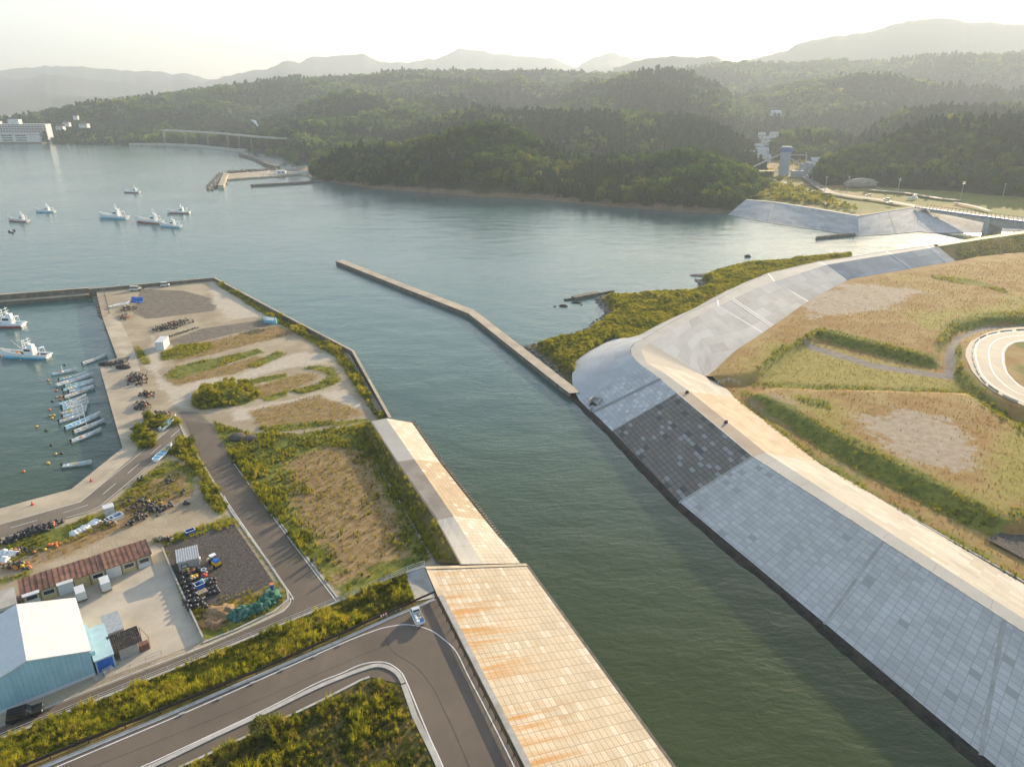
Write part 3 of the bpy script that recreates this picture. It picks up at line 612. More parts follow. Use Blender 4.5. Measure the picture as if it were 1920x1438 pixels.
ribbon(A2([(-60, 1410), (0, 1386), (300, 1265), (640, 1125)], ZL), .5, ZL + .14, kb, th=.4); ribbon([RAIL[2], RAIL[3], RAIL[4]], .5, None, kb, th=.4) if False else None
mbx = MB(); ribbon([tuple(Vector(p) + Vector((0, 0, .14))) for p in resample(RAIL[2:], 12)], .6, None, kb, th=.5)
ribbon(A2([(334, 792.5), (346.5, 819.7), (386, 882), (434, 962), (500, 1052), (537, 1107), (539, 1124), (512, 1146), (440, 1180), (380, 1204)], ZL), .35, ZL + .13, kb, off=.15, th=.3)
ribbon(A2([(507, 956), (634, 1122)], ZL), .3, ZL + .1, kb, th=.3)
o = kb.build('kerbs', M['kerb']); tag(o, kind='structure')

# ---- railings
def railing(name, pts, label, cat, spacing, hgt, mat, post, rails, beam=None):
    n = int(sum((Vector(b) - Vector(a)).length for a, b in zip(pts, pts[1:])) / spacing) + 1; S = resample(pts, n)
    t = empty(name, S[0], 0, label, cat); mb = MB()
    S2 = [p - S[0] for p in S]
    for a, b in zip(S2, S2[1:]):
        for h in rails: mb.tube(a + Vector((0, 0, h)), b + Vector((0, 0, h)), .03, n=5)
        if beam:
            d = (b - a); nn = Vector((-d.y, d.x, 0)).normalized() * .05
            q = [a + Vector((0, 0, beam[0])), b + Vector((0, 0, beam[0])), b + Vector((0, 0, beam[1])), a + Vector((0, 0, beam[1]))]; m_ = (beam[0] + beam[1]) / 2
            for lo, hi, s in ((beam[0], m_ - .03, 1), (m_ - .03, m_ + .03, .2), (m_ + .03, beam[1], 1)):
                vs = [a + nn * s + Vector((0, 0, lo)), b + nn * s + Vector((0, 0, lo)), b + nn * s + Vector((0, 0, hi)), a + nn * s + Vector((0, 0, hi))]; vs += [v - nn * (s + .4) for v in vs]
                mb.add(vs, [(0, 1, 2, 3), (7, 6, 5, 4), (3, 2, 6, 7), (0, 4, 5, 1)])
    mb.build('rails' if not beam else 'beam', mat, t, fix=False)
    pm = MB().tube((0, 0, -.1), (0, 0, hgt), post, n=6).mesh('post', mat)
    for p in S2[:100]: inst('post', pm, t, p)
    if len(S2) > 100:
        mb = MB(); [mb.tube(p, p + Vector((0, 0, hgt)), post, n=4) for p in S2[100:]]; tag(mb.build('post', mat, t), kind='stuff')
    return t
railing('pipe_railing', [tuple(Vector(p) + Vector((0, 0, .12))) for p in RAIL], 'long galvanised pipe railing along the village road and up to the levee top', 'railing', 3.0, 1.05, M['white_steel'], .045, (.35, .7, 1.05))
railing('guardrail', GUARD[:5] + [GUARD[6]], 'dark brown guardrail between the weedy bank and the upper road', 'guardrail', 4.0, .8, M['brown_steel'], .07, (), (.42, .8))
cr = [tuple(CL0 + Vector((-.45, -.2, 0))), tuple(CL0 + dirL * 90 + Vector((-.45, -.2, 0)))]
railing('guardrail', cr, 'dark brown guardrail on the ochre levee top, shading a band of road', 'guardrail', 2.0, .82, M['brown_steel'], .07, (), (.4, .8))
gm = MB().box((0, 0, .02), (.7, .35, .04)).mesh('drain_cover', M['steel'])

# ================================================================ left levee (ochre blocks)
t = empty('river_levee', tuple(CL0)[:2] + (0,), 0, 'ochre block faced levee with rust streaks beside the truck and the road', 'levee')
def sh(t, p): return (p[0] - t.location.x, p[1] - t.location.y, p[2] - t.location.z)
dd = dirL * 96; T0 = Vector(at(986, 1057, .25)); C0 = Vector(at(797, 1063, 7.75)); Cm = CL0 + Vector((0, 0, .05)); Ts = T0 + dirL * (Cm - C0).dot(dirL)
A_ = [C0, Cm, Cm + dd]; B_ = [T0, Ts, Ts + dd]
slope('block_slope', [sh(t, p) for p in A_], [sh(t, p) for p in B_], M['blk_left'], t, nv=8, step=4)
up0 = Vector((0, 0, .05)); mb = MB()
for p_, q_ in (((C0, T0), (Cm, Ts)), ((Cm, Ts), (Cm + dd, Ts + dd))): mb.add([sh(t, p_[0] + up0), sh(t, q_[0] + up0), sh(t, q_[0].lerp(q_[1], .05) + up0), sh(t, p_[0].lerp(p_[1], .05) + up0)], [(0, 3, 2, 1)])
e0, e1 = Vector(sh(t, C0 + Vector((0, 0, .14)))), Vector(sh(t, T0 + Vector((0, 0, .14)))); mb.add([e0, e1, e1 + dirL * .8, e0 + dirL * .8, e0 - Vector((0, 0, 9)), e1 - Vector((0, 0, 3))], [(0, 1, 2, 3), (0, 4, 5, 1)])
mb.build('edge_beam', M['concrete_tan'], t)
mb = MB(); k1 = [sh(t, Ts - dirL * 2), sh(t, Ts + dd)]; ribbon([sh(t, T0)] + k1, .5, .35, mb, off=0, th=2.2); mb.build('toe_beam', M['concrete_dark'], t)

# ================================================================ north levee (lower)
t = empty('river_levee', at(730, 800, 0)[:2] + (0,), 0, 'lower levee with a grey crest and pale block slope, weeds along its back', 'levee')
zN = 5.0
CLf = P3([(695, 790), (744.5, 866), (819.6, 975), (864, 1051)], zN); CRt = P3([(724, 784), (776.4, 860.5), (849.7, 967.5), (902, 1050)], zN); TT = P3([(776, 793), (829, 868), (913, 974), (971, 1050)], .3); BT = P3([(671, 805), (722, 893), (780, 993), (815, 1053)], ZL - .1)
def clip_end(L, back=.03):
    a, b = Vector(L[-2]), Vector(L[-1]); e = (T0 - C0); nrm = Vector((-e.y, e.x)).normalized(); f = lambda p: (p.xy - C0.xy).dot(nrm)
    return L
def on_edge(x, y):
    e = (T0 - C0); nrm = Vector((-e.y, e.x)).normalized(); lo, hi = 0.0, 8.0; g = lambda z: (Vector(at(x, y, z)[:2]) - C0.xy).dot(nrm)
    for _ in range(40):
        m_ = (lo + hi) / 2
        if g(lo) * g(m_) <= 0: hi = m_
        else: lo = m_
    return at(x, y, lo)
CLf[-1] = on_edge(864, 1057.5); CRt[-1] = on_edge(905, 1057); TT[-1] = on_edge(975, 1055.5)
S_ = lambda L: [sh(t, p) for p in L]
for i, mt in enumerate(('blk_left_w', 'blk_left_b', 'blk_left_w')): slope('block_slope', S_(CRt[i:i + 2]), S_(TT[i:i + 2]), M[mt], t, nv=4)
for i, mt in enumerate(('crest', 'crest_stained', 'crest')): slope('crest', S_(CLf[i:i + 2]), S_(CRt[i:i + 2]), M[mt], t, nv=2)
slope('back_slope', S_(BT), S_(CLf), M['bank'], t, nv=4)
mb = MB(); a, b, c, d = S_([BT[0], CLf[0], CRt[0], TT[0]]); mb.add([a, b, c, d, (a[0], a[1], -1), (d[0], d[1], -1)], [(0, 1, 2, 3), (0, 3, 5, 4)]); mb.build('end_wall', M['concrete'], t)
mb = MB(); ribbon(S_(CLf), .3, None, mb, th=.25); mb.build('edge_kerb', M['crest_pink'], t)
mb = MB(); q = resample(S_(TT), 70)
for k, p in enumerate(q): mb.box((p.x, p.y, .2), (.75, .75, 1.1), .6)
mb.build('toe_block', M['concrete_dark'], t)
mb = MB(); ribbon([sh(t, p) for p in P3([(671, 806), (722, 894), (780, 994), (817, 1059)], ZL + .1)], .5, None, mb, th=.3); mb.build('gutter', M['concrete'], t)

# ================================================================ right levee
t = empty('river_levee', at(1411, 856, 0)[:2] + (0,), 0, 'long levee across the river, shaded grey block slope, one section dark, sunlit back', 'levee')
dR = (Vector(at(1920, 1184, ZC)) - Vector(at(1501, 918.7, ZC))).normalized() * 75
def E_(p): return tuple(Vector(p) + dR)
OT = [at(1838, 1420, .3), at(1271.4, 944, .3), at(1144.6, 809.5, .3)]; OT = [E_(OT[0])] + OT
CF = [at(1920, 1184, ZC), at(1411.5, 855.7, ZC), at(1268.8, 736.8, ZC)]; CF = [E_(CF[0])] + CF
# shift station 1 of the crest so that it faces station 1 of the toe
CB = [at(1920, 1160, ZC), at(1435, 848, ZC), at(1293, 734, ZC)]; CB = [E_(CB[0])] + CB
IT = [at(1920, 1094.6, 2.3), at(1535.7, 867.6, 2.3), at(1377, 745, 2.3)]; IT = [E_(IT[0])] + IT
pr = lambda p, L: Vector(L[1]) .lerp(Vector(L[2]), ((Vector(p) - Vector(L[2])).dot(Vector(L[1]) - Vector(L[2]))) / (Vector(L[1]) - Vector(L[2])).length_squared * -1 + 1)
S_ = lambda L: [sh(t, p) for p in L]
slope('block_slope', S_(CF[0:3]), S_(OT[0:3]), M['blk_light'], t, nv=8, u0=0); slope('dark_block_slope', S_(CF[2:4]), S_(OT[2:4]), M['blk_dark'], t, nv=8)['label'] = 'dark weathered block section'
slope('crest', S_(CF[0:3]), S_(CB[0:3]), M['crest'], t, nv=2); slope('crest', S_(CF[2:4]), S_(CB[2:4]), M['crest_pink'], t, nv=2)
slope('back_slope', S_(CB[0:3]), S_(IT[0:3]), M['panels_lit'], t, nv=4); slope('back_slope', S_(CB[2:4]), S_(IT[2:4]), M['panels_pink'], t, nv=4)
# near-corner light square blocks
c2 = [at(1268.8, 736.8, ZC), at(1226, 701, ZC), at(1203, 685, ZC)]; t2 = [at(1144.6, 809.5, .3), at(1108, 772, .4), at(1086, 750, .8)]
slope('pale_block_slope', S_(c2), S_(t2), M['blk_light2'], t, nv=8)
a, b = Vector(c2[1]).lerp(Vector(c2[0]), .25), Vector(t2[1]).lerp(Vector(t2[0]), .0); up_ = Vector((0, 0, .12))
mb = MB(); ribbon(S_([a + up_, b + up_]), 1.1, None, mb, th=.2)
st = slope('stairway', S_([tuple(a + up_ * 1.2), tuple(b + up_ * 1.2)]), S_([tuple(a + up_ * 1.2 + dR.normalized() * 1.2), tuple(b + up_ * 1.2 + dR.normalized() * 1.2)]), M['stairs'], t, nv=1)
# rounded end
c3 = [at(1203, 685, ZC), at(1193, 676, ZC), at(1184, 665, ZC), at(1182, 654, ZC), at(1191, 643, ZC), at(1207, 635, ZC)]
t3 = [at(1086, 750, .8), at(1075, 727, 1.5), at(1073, 700, 1.9), at(1081, 676, 2), at(1105, 657, 2), at(1151, 634.5, 2)]
slope('rounded_slope', S_(smooth_pts(c3, 4)), S_(smooth_pts(t3, 4)), M['round'], t, nv=8, step=3)
b3 = [at(1212, 680, ZC), at(1208, 670, ZC), at(1204, 662, ZC), at(1203, 655, ZC), at(1208, 649, ZC), at(1218, 643, ZC)]
slope('crest', S_([CF[3]] + c2[1:] + c3[1:]), S_([CB[3], at(1246, 700, ZC)] + b3), M['crest'], t, nv=2, step=3)
i3 = [IT[3], at(1364, 730, 2.3), at(1322, 705, 2.3)]; cc = [CB[3], at(1246, 700, ZC), at(1212, 680, ZC)]
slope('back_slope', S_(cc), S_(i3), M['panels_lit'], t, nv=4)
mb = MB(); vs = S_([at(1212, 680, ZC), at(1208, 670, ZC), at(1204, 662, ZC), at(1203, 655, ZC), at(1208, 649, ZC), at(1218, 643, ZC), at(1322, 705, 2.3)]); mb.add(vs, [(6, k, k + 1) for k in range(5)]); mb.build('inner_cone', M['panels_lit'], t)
# wavy wet toe
tl = resample(OT[:1] + OT[1:] + [at(1108, 774, .3), at(1092, 760, .3), at(1064, 733, .3)], 170); mb = MB(); outw = []
for k, p in enumerate(tl):
    d = (tl[min(k + 1, 169)] - tl[max(k - 1, 0)]).normalized(); nn = Vector((d.y, -d.x, 0)) * -1; nn = nn if nn.x < 0 else -nn; wv = .8 + .9 * vn(np.array([k * .13]), np.array([3.]), 5)[0] + .35 * vn(np.array([k * .6]), np.array([1.]), 2)[0]
    outw.append((p - nn * .45 + Vector((0, 0, .22)), p + nn * wv * .35 + Vector((0, 0, .12)), p + nn * wv + Vector((0, 0, -.3))))
V = [sh(t, q) for r_ in outw for q in r_]; mb.add(V, [(3 * k + j, 3 * k + j + 1, 3 * k + j + 4, 3 * k + j + 3) for k in range(169) for j in range(2)]); mb.build('wet_toe', M['algae'], t)
def beam_part(t, L, w_, th, mat='concrete', off=0, name='joint_beam'):
    o = ribbon([sh(t, p) for p in L], w_, None, None, off=off, th=th).build(name, M[mat], t); return o
for A0, B0 in ((CF[2], OT[2]), (CF[3], OT[3]), (Vector(CF[1]).lerp(Vector(CF[2]), .42), Vector(OT[1]).lerp(Vector(OT[2]), .40)), (Vector(CF[1]).lerp(Vector(CF[2]), .05), Vector(OT[1]).lerp(Vector(OT[2]), .0))):
    A0, B0 = Vector(A0) + up_ * .7, Vector(B0) + up_ * .7; beam_part(t, [A0, B0], .5, .15)
mb = MB(); ribbon(S_([Vector(p) + up_ for p in CF]), .35, None, mb, th=.25); mb.build('edge_beam', M['kerb'], t)
# outfall box at the toe and small manholes on the crest
b = empty('outfall_box', at(1116, 757, 1.3), R(-28), 'concrete outfall box with a dark opening at the foot of the levee corner', 'outfall')
mb = MB(); 
for c, d in (((-1.3, 0, .4), (.35, 3, 2.2)), ((1.3, 0, .4), (.35, 3, 2.2)), ((0, 1.4, .4), (2.4, .35, 2.2)), ((0, -2.6, -.5), (.3, 2.6, 1.2))): mb.box(c, d)
mb.build('walls', M['concrete'], b); MB().box((0, -.2, .2), (2.2, 2.6, .1)).build('opening', M['black'], b)
for k, (x, y) in enumerate(((1288, 737), (1361, 793))):
    m_ = empty('bollard_light', at(x, y, ZC), 0, ('squat dark post on the levee crest nearer the corner', 'squat dark post on the levee crest further along the pinkish stretch')[k], 'post'); MB().box((0, 0, .35), (.9, .5, .7), .5, .7).build('housing', M['brown_steel'], m_)

# ================================================================ second levee towards the bridge
t = empty('river_levee', at(1437, 628, 0)[:2] + (0,), 0, 'wide pale grey panelled levee slope curving from the corner to the bridge', 'levee')
S_ = lambda L: [sh(t, p) for p in L]
oc = [(1207, 635), (1240, 614), (1287, 588), (1345, 562), (1400, 531), (1440, 512.6), (1534, 491), (1594, 482.5), (1661, 472), (1737, 461), (1757, 458)]
ic = [(1218, 643), (1262, 617), (1300, 597), (1347, 574), (1412, 543), (1452, 528), (1548, 497), (1607, 487), (1671, 477), (1742, 465.5), (1760, 462)]
it = [(1322, 705), (1327, 702), (1340, 694), (1437, 628), (1490, 593), (1521, 569), (1594, 531), (1650, 522), (1718, 510), (1784, 500), (1809, 494)]
ocs, ics, its = (P3(q, z) for q, z in ((oc, ZC), (ic, ZC), (it, 2.3)))
slope('crest', S_(ocs), S_(ics), M['crest'], t, nv=2); slope('panel_slope', S_(ics), S_(its), M['panels'], t, nv=6)
ots = []
for k, p in enumerate(ocs):
    d = (Vector(ocs[min(k + 1, 10)]) - Vector(ocs[max(k - 1, 0)])).normalized(); nn = Vector((-d.y, d.x, 0)); ots.append(tuple(Vector(p) + nn * (13 if k else 11) + Vector((0, 0, -7.4))))
ots[0] = t3[-1]
slope('sea_slope', S_(ots), S_(ocs), M['panels'], t, nv=3)
for k in (3, 5, 6, 8, 9): beam_part(t, [Vector(ocs[k]) + up_ * .4, Vector(ics[k]) + up_ * .4, Vector(its[k]) + up_ * .4], .6, .1, 'marking')
beam_part(t, [Vector(p) + up_ * 1.2 for p in its], .8, .3, 'kerb', name='toe_beam'); beam_part(t, [Vector(p) + up_ for p in ocs], .4, .25, 'kerb', name='edge_beam')
a, b = Vector(ics[3]).lerp(Vector(ics[4]), .35), Vector(its[3]).lerp(Vector(its[4]), .28); d_ = (Vector(its[4]) - Vector(its[3])).normalized() * 2.2
slope('stairway', S_([tuple(a + up_ * .5), tuple(b + up_ * .5)]), S_([tuple(a + up_ * .5 + d_), tuple(b + up_ * .5 + d_)]), M['stairs_pale'], t, nv=1)
beam_part(t, [a + up_ * .8, b + up_ * .8], .45, .1, 'marking', name='stair_kerb'); beam_part(t, [a + d_ + up_ * .8, b + d_ + up_ * .8], .45, .1, 'marking', name='stair_kerb')
# grassed levee continuing to the right
t = empty('grass_levee', at(1820, 470, 0)[:2] + (0,), 0, 'grassy levee with a pale crest path running right towards the bridge', 'levee')
S_ = lambda L: [sh(t, p) for p in L]
g1 = P3([(1750, 459), (1838, 445), (1925, 432), (2100, 410)], ZC); g2 = P3([(1754, 463), (1842, 449), (1930, 437), (2100, 416)], ZC); g3 = P3([(1800, 495.5), (1830, 489), (1930, 478), (2100, 462)], 2.4)
g0 = [tuple(Vector(p) + Vector((-6, 12, -8.2))) for p in g1]
slope('crest_path', S_(g1), S_(g2), M['asphalt_pale'], t, nv=1); slope('grass_slope', S_(g2), S_(g3), M['bank'], t, nv=5); slope('river_slope', S_(g0), S_(g1), M['concrete'], t, nv=2)
mb = MB(); ribbon(S_([Vector(p) + up_ for p in g3]), .9, None, mb, th=.5); mb.build('gutter', M['concrete'], t)

# ================================================================ right meadow
mp = [(1322, 705), (1340, 694), (1437, 628), (1521, 569), (1594, 531), (1718, 510), (1809, 494), (1830, 489), (1930, 478), (2120, 460), (2250, 700), (2250, 1285), (1920, 1094.6), (1535.7, 867.6), (1377, 745), (1364, 730)]
mpp = A2(mp, 2.3)
T1 = A2([(1398, 738), (1445, 723), (1820, 734), (1870, 770), (1940, 805), (2250, 900), (2250, 1000), (1960, 990), (1888, 990), (1760, 925), (1600, 848), (1470, 775)], 4)
T2 = A2([(1538, 626), (1640, 650), (1757, 678), (1764, 650), (1800, 612), (1850, 600), (2250, 590), (2250, 430), (1900, 440), (1650, 480), (1400, 620), (1325, 712), (1420, 705)], 4)
OUT = [(1960, 618), (1920, 621.3), (1893, 622.8), (1867, 626), (1847, 633), (1835, 641), (1829.5, 652), (1828.7, 665.6), (1831.7, 679), (1839.4, 699), (1853, 716), (1874.6, 731), (1900.6, 745), (1920, 752.8), (1990, 778)]
MID = [(1960, 627), (1920, 629), (1893, 631), (1870, 637), (1857.7, 647), (1854, 659.5), (1855.4, 678), (1862, 697.7), (1877.6, 716), (1900.6, 733), (1920, 741), (1990, 762)]
INN = [(1960, 637), (1920, 638), (1900.6, 641), (1886.8, 649), (1880, 661), (1881, 681), (1888, 699), (1905, 717.6), (1920, 728), (1990, 750)]
ZR = 5.0
road_edge = smooth_pts(A2([(2050, 606), (1960, 611), (1920, 613), (1885, 616), (1850, 624), (1820, 640), (1811, 655), (1810, 668), (1822, 695), (1840, 716), (1862, 733), (1890, 748), (1925, 763), (2050, 812)], ZR), 3)
rp = road_edge + A2([(2250, 880), (2250, 600)], ZR)
def mz(X, Y):
    z = 2.3 + 2.0 * np.maximum(sm(sdist(X, Y, T1), -1.5, 2.5), sm(sdist(X, Y, T2), -1.5, 2.0)) + .35 * (fbm(X, Y, 18, 3, 3) - .5)
    s = sdist(X, Y, rp); z = np.maximum(z, 2.3 + (ZR - .12 - 2.3) * sm(s, -6, 0)); z = np.where(s > 0, ZR - .12, z)
    return z
MG_BARE = [[(1620, 785), (1690, 768), (1790, 790), (1830, 850), (1790, 885), (1700, 862), (1625, 815)], [(1500, 560), (1600, 530), (1730, 548), (1660, 580), (1520, 600)], [(1400, 742), (1440, 735), (1520, 790), (1600, 842), (1700, 880), (1640, 875), (1480, 790)], [(1560, 685), (1700, 715), (1690, 720), (1560, 692)]]
MG_YEL = [[(1440, 650), (1530, 640), (1750, 690), (1830, 728), (1440, 716), (1395, 706)], [(1500, 745), (1560, 760), (1600, 830), (1700, 882), (1900, 962), (1890, 985), (1700, 905), (1560, 830), (1520, 780)], [(1900, 780), (1860, 860), (1880, 940), (2000, 950), (2000, 800)], [(1700, 590), (1800, 585), (1920, 560), (1940, 600), (1790, 600), (1740, 620)]]
MG_GRN = [[(1755, 672), (1745, 650), (1785, 606), (1830, 594), (1940, 585), (1940, 605), (1850, 606), (1795, 622), (1775, 645)], [(1536, 620), (1757, 672), (1760, 690), (1700, 676), (1600, 650), (1530, 632)], [(1530, 622), (1545, 630), (1480, 660), (1425, 705), (1412, 703), (1450, 665)],
  [(1380, 730), (1400, 728), (1640, 850), (1895, 985), (1880, 1010), (1700, 925), (1540, 840), (1440, 770)], [(1400, 716), (1440, 712), (1830, 728), (1836, 738), (1440, 724)], [(1785, 640), (1800, 640), (1800, 690), (1830, 730), (1870, 765), (1940, 800), (1940, 840), (1850, 775), (1810, 735), (1780, 700)],
  [(1490, 752), (1550, 757), (1560, 775), (1510, 765)], [(1740, 520), (1830, 530), (1885, 548), (1890, 558), (1850, 545), (1750, 528)], [(1895, 648), (1925, 640), (1940, 660), (1925, 668), (1900, 660)], [(1902, 690), (1925, 700), (1935, 730), (1905, 705)],
  [(1377, 748), (1385, 745), (1470, 800), (1545, 858), (1930, 1082), (1930, 1092), (1700, 960), (1530, 862)], [(1885, 970), (1930, 950), (1930, 985), (1890, 992)]]
MG_PATH = [[(1500, 643), (1540, 650), (1640, 680), (1770, 700), (1772, 660), (1790, 632), (1840, 612), (1930, 607), (1930, 613), (1850, 619), (1806, 638), (1790, 660), (1788, 712), (1640, 690), (1520, 655)]]
def mattr(X, Y): return dict(bare=masks(X, Y, MG_BARE, 4), yellow=masks(X, Y, MG_YEL, 3.5), grass=masks(X, Y, MG_GRN, 3), path=masks(X, Y, MG_PATH, 2.6))
o = land('meadow', mpp, 2.1, mz, M['meadow'], mattr); tag(o, kind='structure')
MID3 = A2(MID, ZR)
sheet('curved_road', [(1990, 604), (1920, 613), (1885, 616), (1850, 624), (1820, 640), (1811, 655), (1810, 668), (1822, 695), (1840, 716), (1862, 733), (1890, 748), (1925, 763), (1990, 790), (1990, 748), (1925, 729), (1905, 716), (1890, 700), (1885, 681), (1884, 662), (1890, 651), (1903, 643), (1925, 640), (1990, 637)], ZR, M['asphalt_pale'])
mk = MB()
for L in (OUT, MID, INN): ribbon(smooth_pts(A2(L, ZR)), .22, ZR + .03, mk)
tag(mk.build('road_markings', M['marking'], fix=False), kind='structure')
q = resample([p + (ZR,) for p in smooth_pts(A2([(1960, 616), (1893, 620), (1864, 624), (1843, 631), (1830, 640), (1824, 652), (1823, 666), (1826, 680), (1834, 700), (1848, 718), (1870, 734), (1897, 748.5), (1930, 760)], ZR))], 100)
for k in range(14):
    seg = q[k * 7:k * 7 + 6]
    if len(seg) < 3: continue
    mb = MB(); c = seg[2]; ribbon([(p.x - c.x, p.y - c.y) for p in seg], .25, .3, mb, th=.32)
    o = mb.build('road_edge_block', M['concrete_dark' if k in (0, 1, 4, 12) else 'kerb']); o.location = c; tag(o, 'low concrete edge block along the outside of the curved road', 'kerb block', 'edge blocks round the curved road')
q = P3([(1378, 746), (1540, 866), (1700, 952), (1925, 1078), (2100, 1180)], 2.5); mb = MB(); ribbon(q, .5, None, mb, off=-4.2, th=.2); ribbon(q, .4, None, mb, off=-2.2, th=.2)
o = mb.build('drain_channel', M['concrete'], None); tag(o, 'pair of pale concrete drain channels behind the long levee', 'drain')
sheet('gravel_yard', [(1850, 1010), (1905, 985), (2050, 985), (2050, 1130), (1990, 1085)], 2.75, M['gravel'])
t = railing('stair_railing', P3([(1334, 722), (1352, 720), (1368, 714), (1386, 722)], 3.0), 'small white pipe railing at the inner corner of the levees', 'railing', 2.0, 1.1, M['white_steel'], .05, (.5, 1.05))

# ================================================================ jetty, sea walls, beach strip
t = empty('jetty', at(880, 588, 0)[:2] + (0,), 0, 'long narrow concrete jetty reaching out from the levee corner', 'jetty')
S_ = lambda L: [sh(t, p) for p in L]
jl = P3([(629.5, 489), (750, 537), (880, 588), (1056, 727), (1070, 737)], 1.7); jr = P3([(644, 487.5), (760, 533), (889, 581), (1075, 724), (1088, 736)], 1.7)
slope('deck', S_(jl), S_(jr), M['concrete_tan'], t, nv=1)
mb = MB(); k = len(jl); V = S_(jl) + S_(jr) + [(a, b, -2.5) for a, b, c in S_(jl)] + [(a, b, -2.5) for a, b, c in S_(jr)]
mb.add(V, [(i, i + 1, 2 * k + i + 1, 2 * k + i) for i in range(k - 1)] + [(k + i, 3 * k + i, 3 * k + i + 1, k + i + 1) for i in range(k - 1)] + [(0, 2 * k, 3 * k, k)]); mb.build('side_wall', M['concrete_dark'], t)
mb = MB(); ribbon([(p[0], p[1], 1.78) for p in S_(jl)], .3, None, mb, off=-.2, th=.1); mb.build('edge_kerb', M['concrete'], t)
def wall(name, pts, wd, z0, z1, label, cat, m1='concrete_dark', m2='concrete_tan'):
    t = empty(name, pts[0][:2] + (0,), 0, label, cat); L = [(p[0] - pts[0][0], p[1] - pts[0][1]) for p in pts]
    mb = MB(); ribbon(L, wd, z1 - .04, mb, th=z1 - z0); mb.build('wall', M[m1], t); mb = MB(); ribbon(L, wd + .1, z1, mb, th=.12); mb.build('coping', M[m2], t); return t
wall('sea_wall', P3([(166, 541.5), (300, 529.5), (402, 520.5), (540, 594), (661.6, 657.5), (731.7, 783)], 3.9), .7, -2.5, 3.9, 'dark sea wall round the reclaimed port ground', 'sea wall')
wall('sea_wall', P3([(-80, 560), (0, 552), (166, 539.5)], 3.9), 1.2, -2.5, 3.9, 'sea wall closing the harbour basin on its seaward side, left of the ramp', 'sea wall')
wall('inner_quay', P3([(-80, 571.5), (0, 564), (166, 551)], 1.6), 4.0, -2.5, 1.6, 'low quay ledge along the inside of the harbour sea wall', 'quay')
beach = [(1075, 724), (1056, 712), (1003, 662), (988, 651), (1035, 640), (1085, 628), (1125, 603), (1138, 588), (1131, 572), (1118, 562), (1135, 556), (1175, 560), (1240, 554), (1300, 549), (1319, 540), (1309, 524), (1345, 509), (1400, 499), (1500, 489), (1594, 478)]
bp = A2(beach, .0) + [tuple(p[:2]) for p in ocs[:8]][::-1] + [tuple(p[:2]) for p in t3[::-1][:5]]
def bz(X, Y): return -.3 + 2.4 * sm(dline(X, Y, A2(beach, 0)), 0, 6) + .25 * fbm(X, Y, 5, 3, 8)
o = land('beach', bp, 1.5, bz, M['shore_soil']); tag(o, kind='structure')
mb = MB()
t = empty('broken_breakwater', at(1105, 566, 0), 0, 'broken remains of a dark concrete breakwater off the grassy point', 'breakwater')
for (x0, y0, x1, y1, wd, z1, m) in ((1075, 562, 1120, 553, 3.0, 1.3, 'concrete_dark'), (1120, 553, 1150, 547, 1.4, .6, 'algae'), (1058, 563, 1076, 562, 1.6, .5, 'algae')):
    mb = MB(); ribbon([sh(t, at(x0, y0, 0))[:2], sh(t, at(x1, y1, 0))[:2]], wd, z1, mb, th=z1 + 1); mb.build('wall_piece', M[m], t)
def rock(name, x, y, s, label, z=0, m='algae', grp=None, seed=0):
    b = bmesh.new(); bmesh.ops.create_icosphere(b, subdivisions=2, radius=1); r = random.Random(seed + int(x))
    for v in b.verts: v.co = Vector((v.co.x * s[0], v.co.y * s[1], v.co.z * s[2])) * r.uniform(.75, 1.2)
    me = bpy.data.meshes.new(name); b.to_mesh(me); b.free(); me.materials.append(M[m]); o = link(name, me); o.location = at(x, y, z); return tag(o, label, 'rock', grp)
rock('rock', 1056, 574, (1.8, 1.4, .7), 'dark rock awash left of the broken breakwater'); rock('rock', 1081, 568, (2.2, 1.0, .5), 'flat dark rock just below the broken breakwater'); rock('rock', 1040, 575, (.6, .5, .4), 'smallest dark rock, farthest left of the broken breakwater')
rock('rock', 1402, 482, (2.0, 1.5, 1.2), 'lone dark rock in the bay beyond the grassy strip'); rock('rock', 1330, 517, (9, 3.5, 1.1), 'long dark rock shelf at the tip of the grassy strip', 0, 'rock')
rock('rock', 1090, 572, (.5, .4, .35), 'tiny dark rock just right of the flat rock by the breakwater')
# pebbles along the shore
bx, by = [], []
L = A2(beach[1:16], 0)
for a, b in zip(L, L[1:]):
    n = int(math.dist(a, b) * 5); tt = RNG.uniform(0, 1, n); bx += list(a[0] + (b[0] - a[0]) * tt + RNG.normal(0, .8, n)); by += list(a[1] + (b[1] - a[1]) * tt + RNG.normal(0, .8, n))
rk = []
for k in range(3):
    me = blob(200 + k, 1, .3, .6); me.materials.append(M['rock_pale' if k else 'rock']); rk.append(proto(me))
scatter('shore_rubble', np.column_stack([bx, by, np.full(len(bx), .0)]), RNG.uniform(.15, .55, len(bx)), rk, None, None, .4)
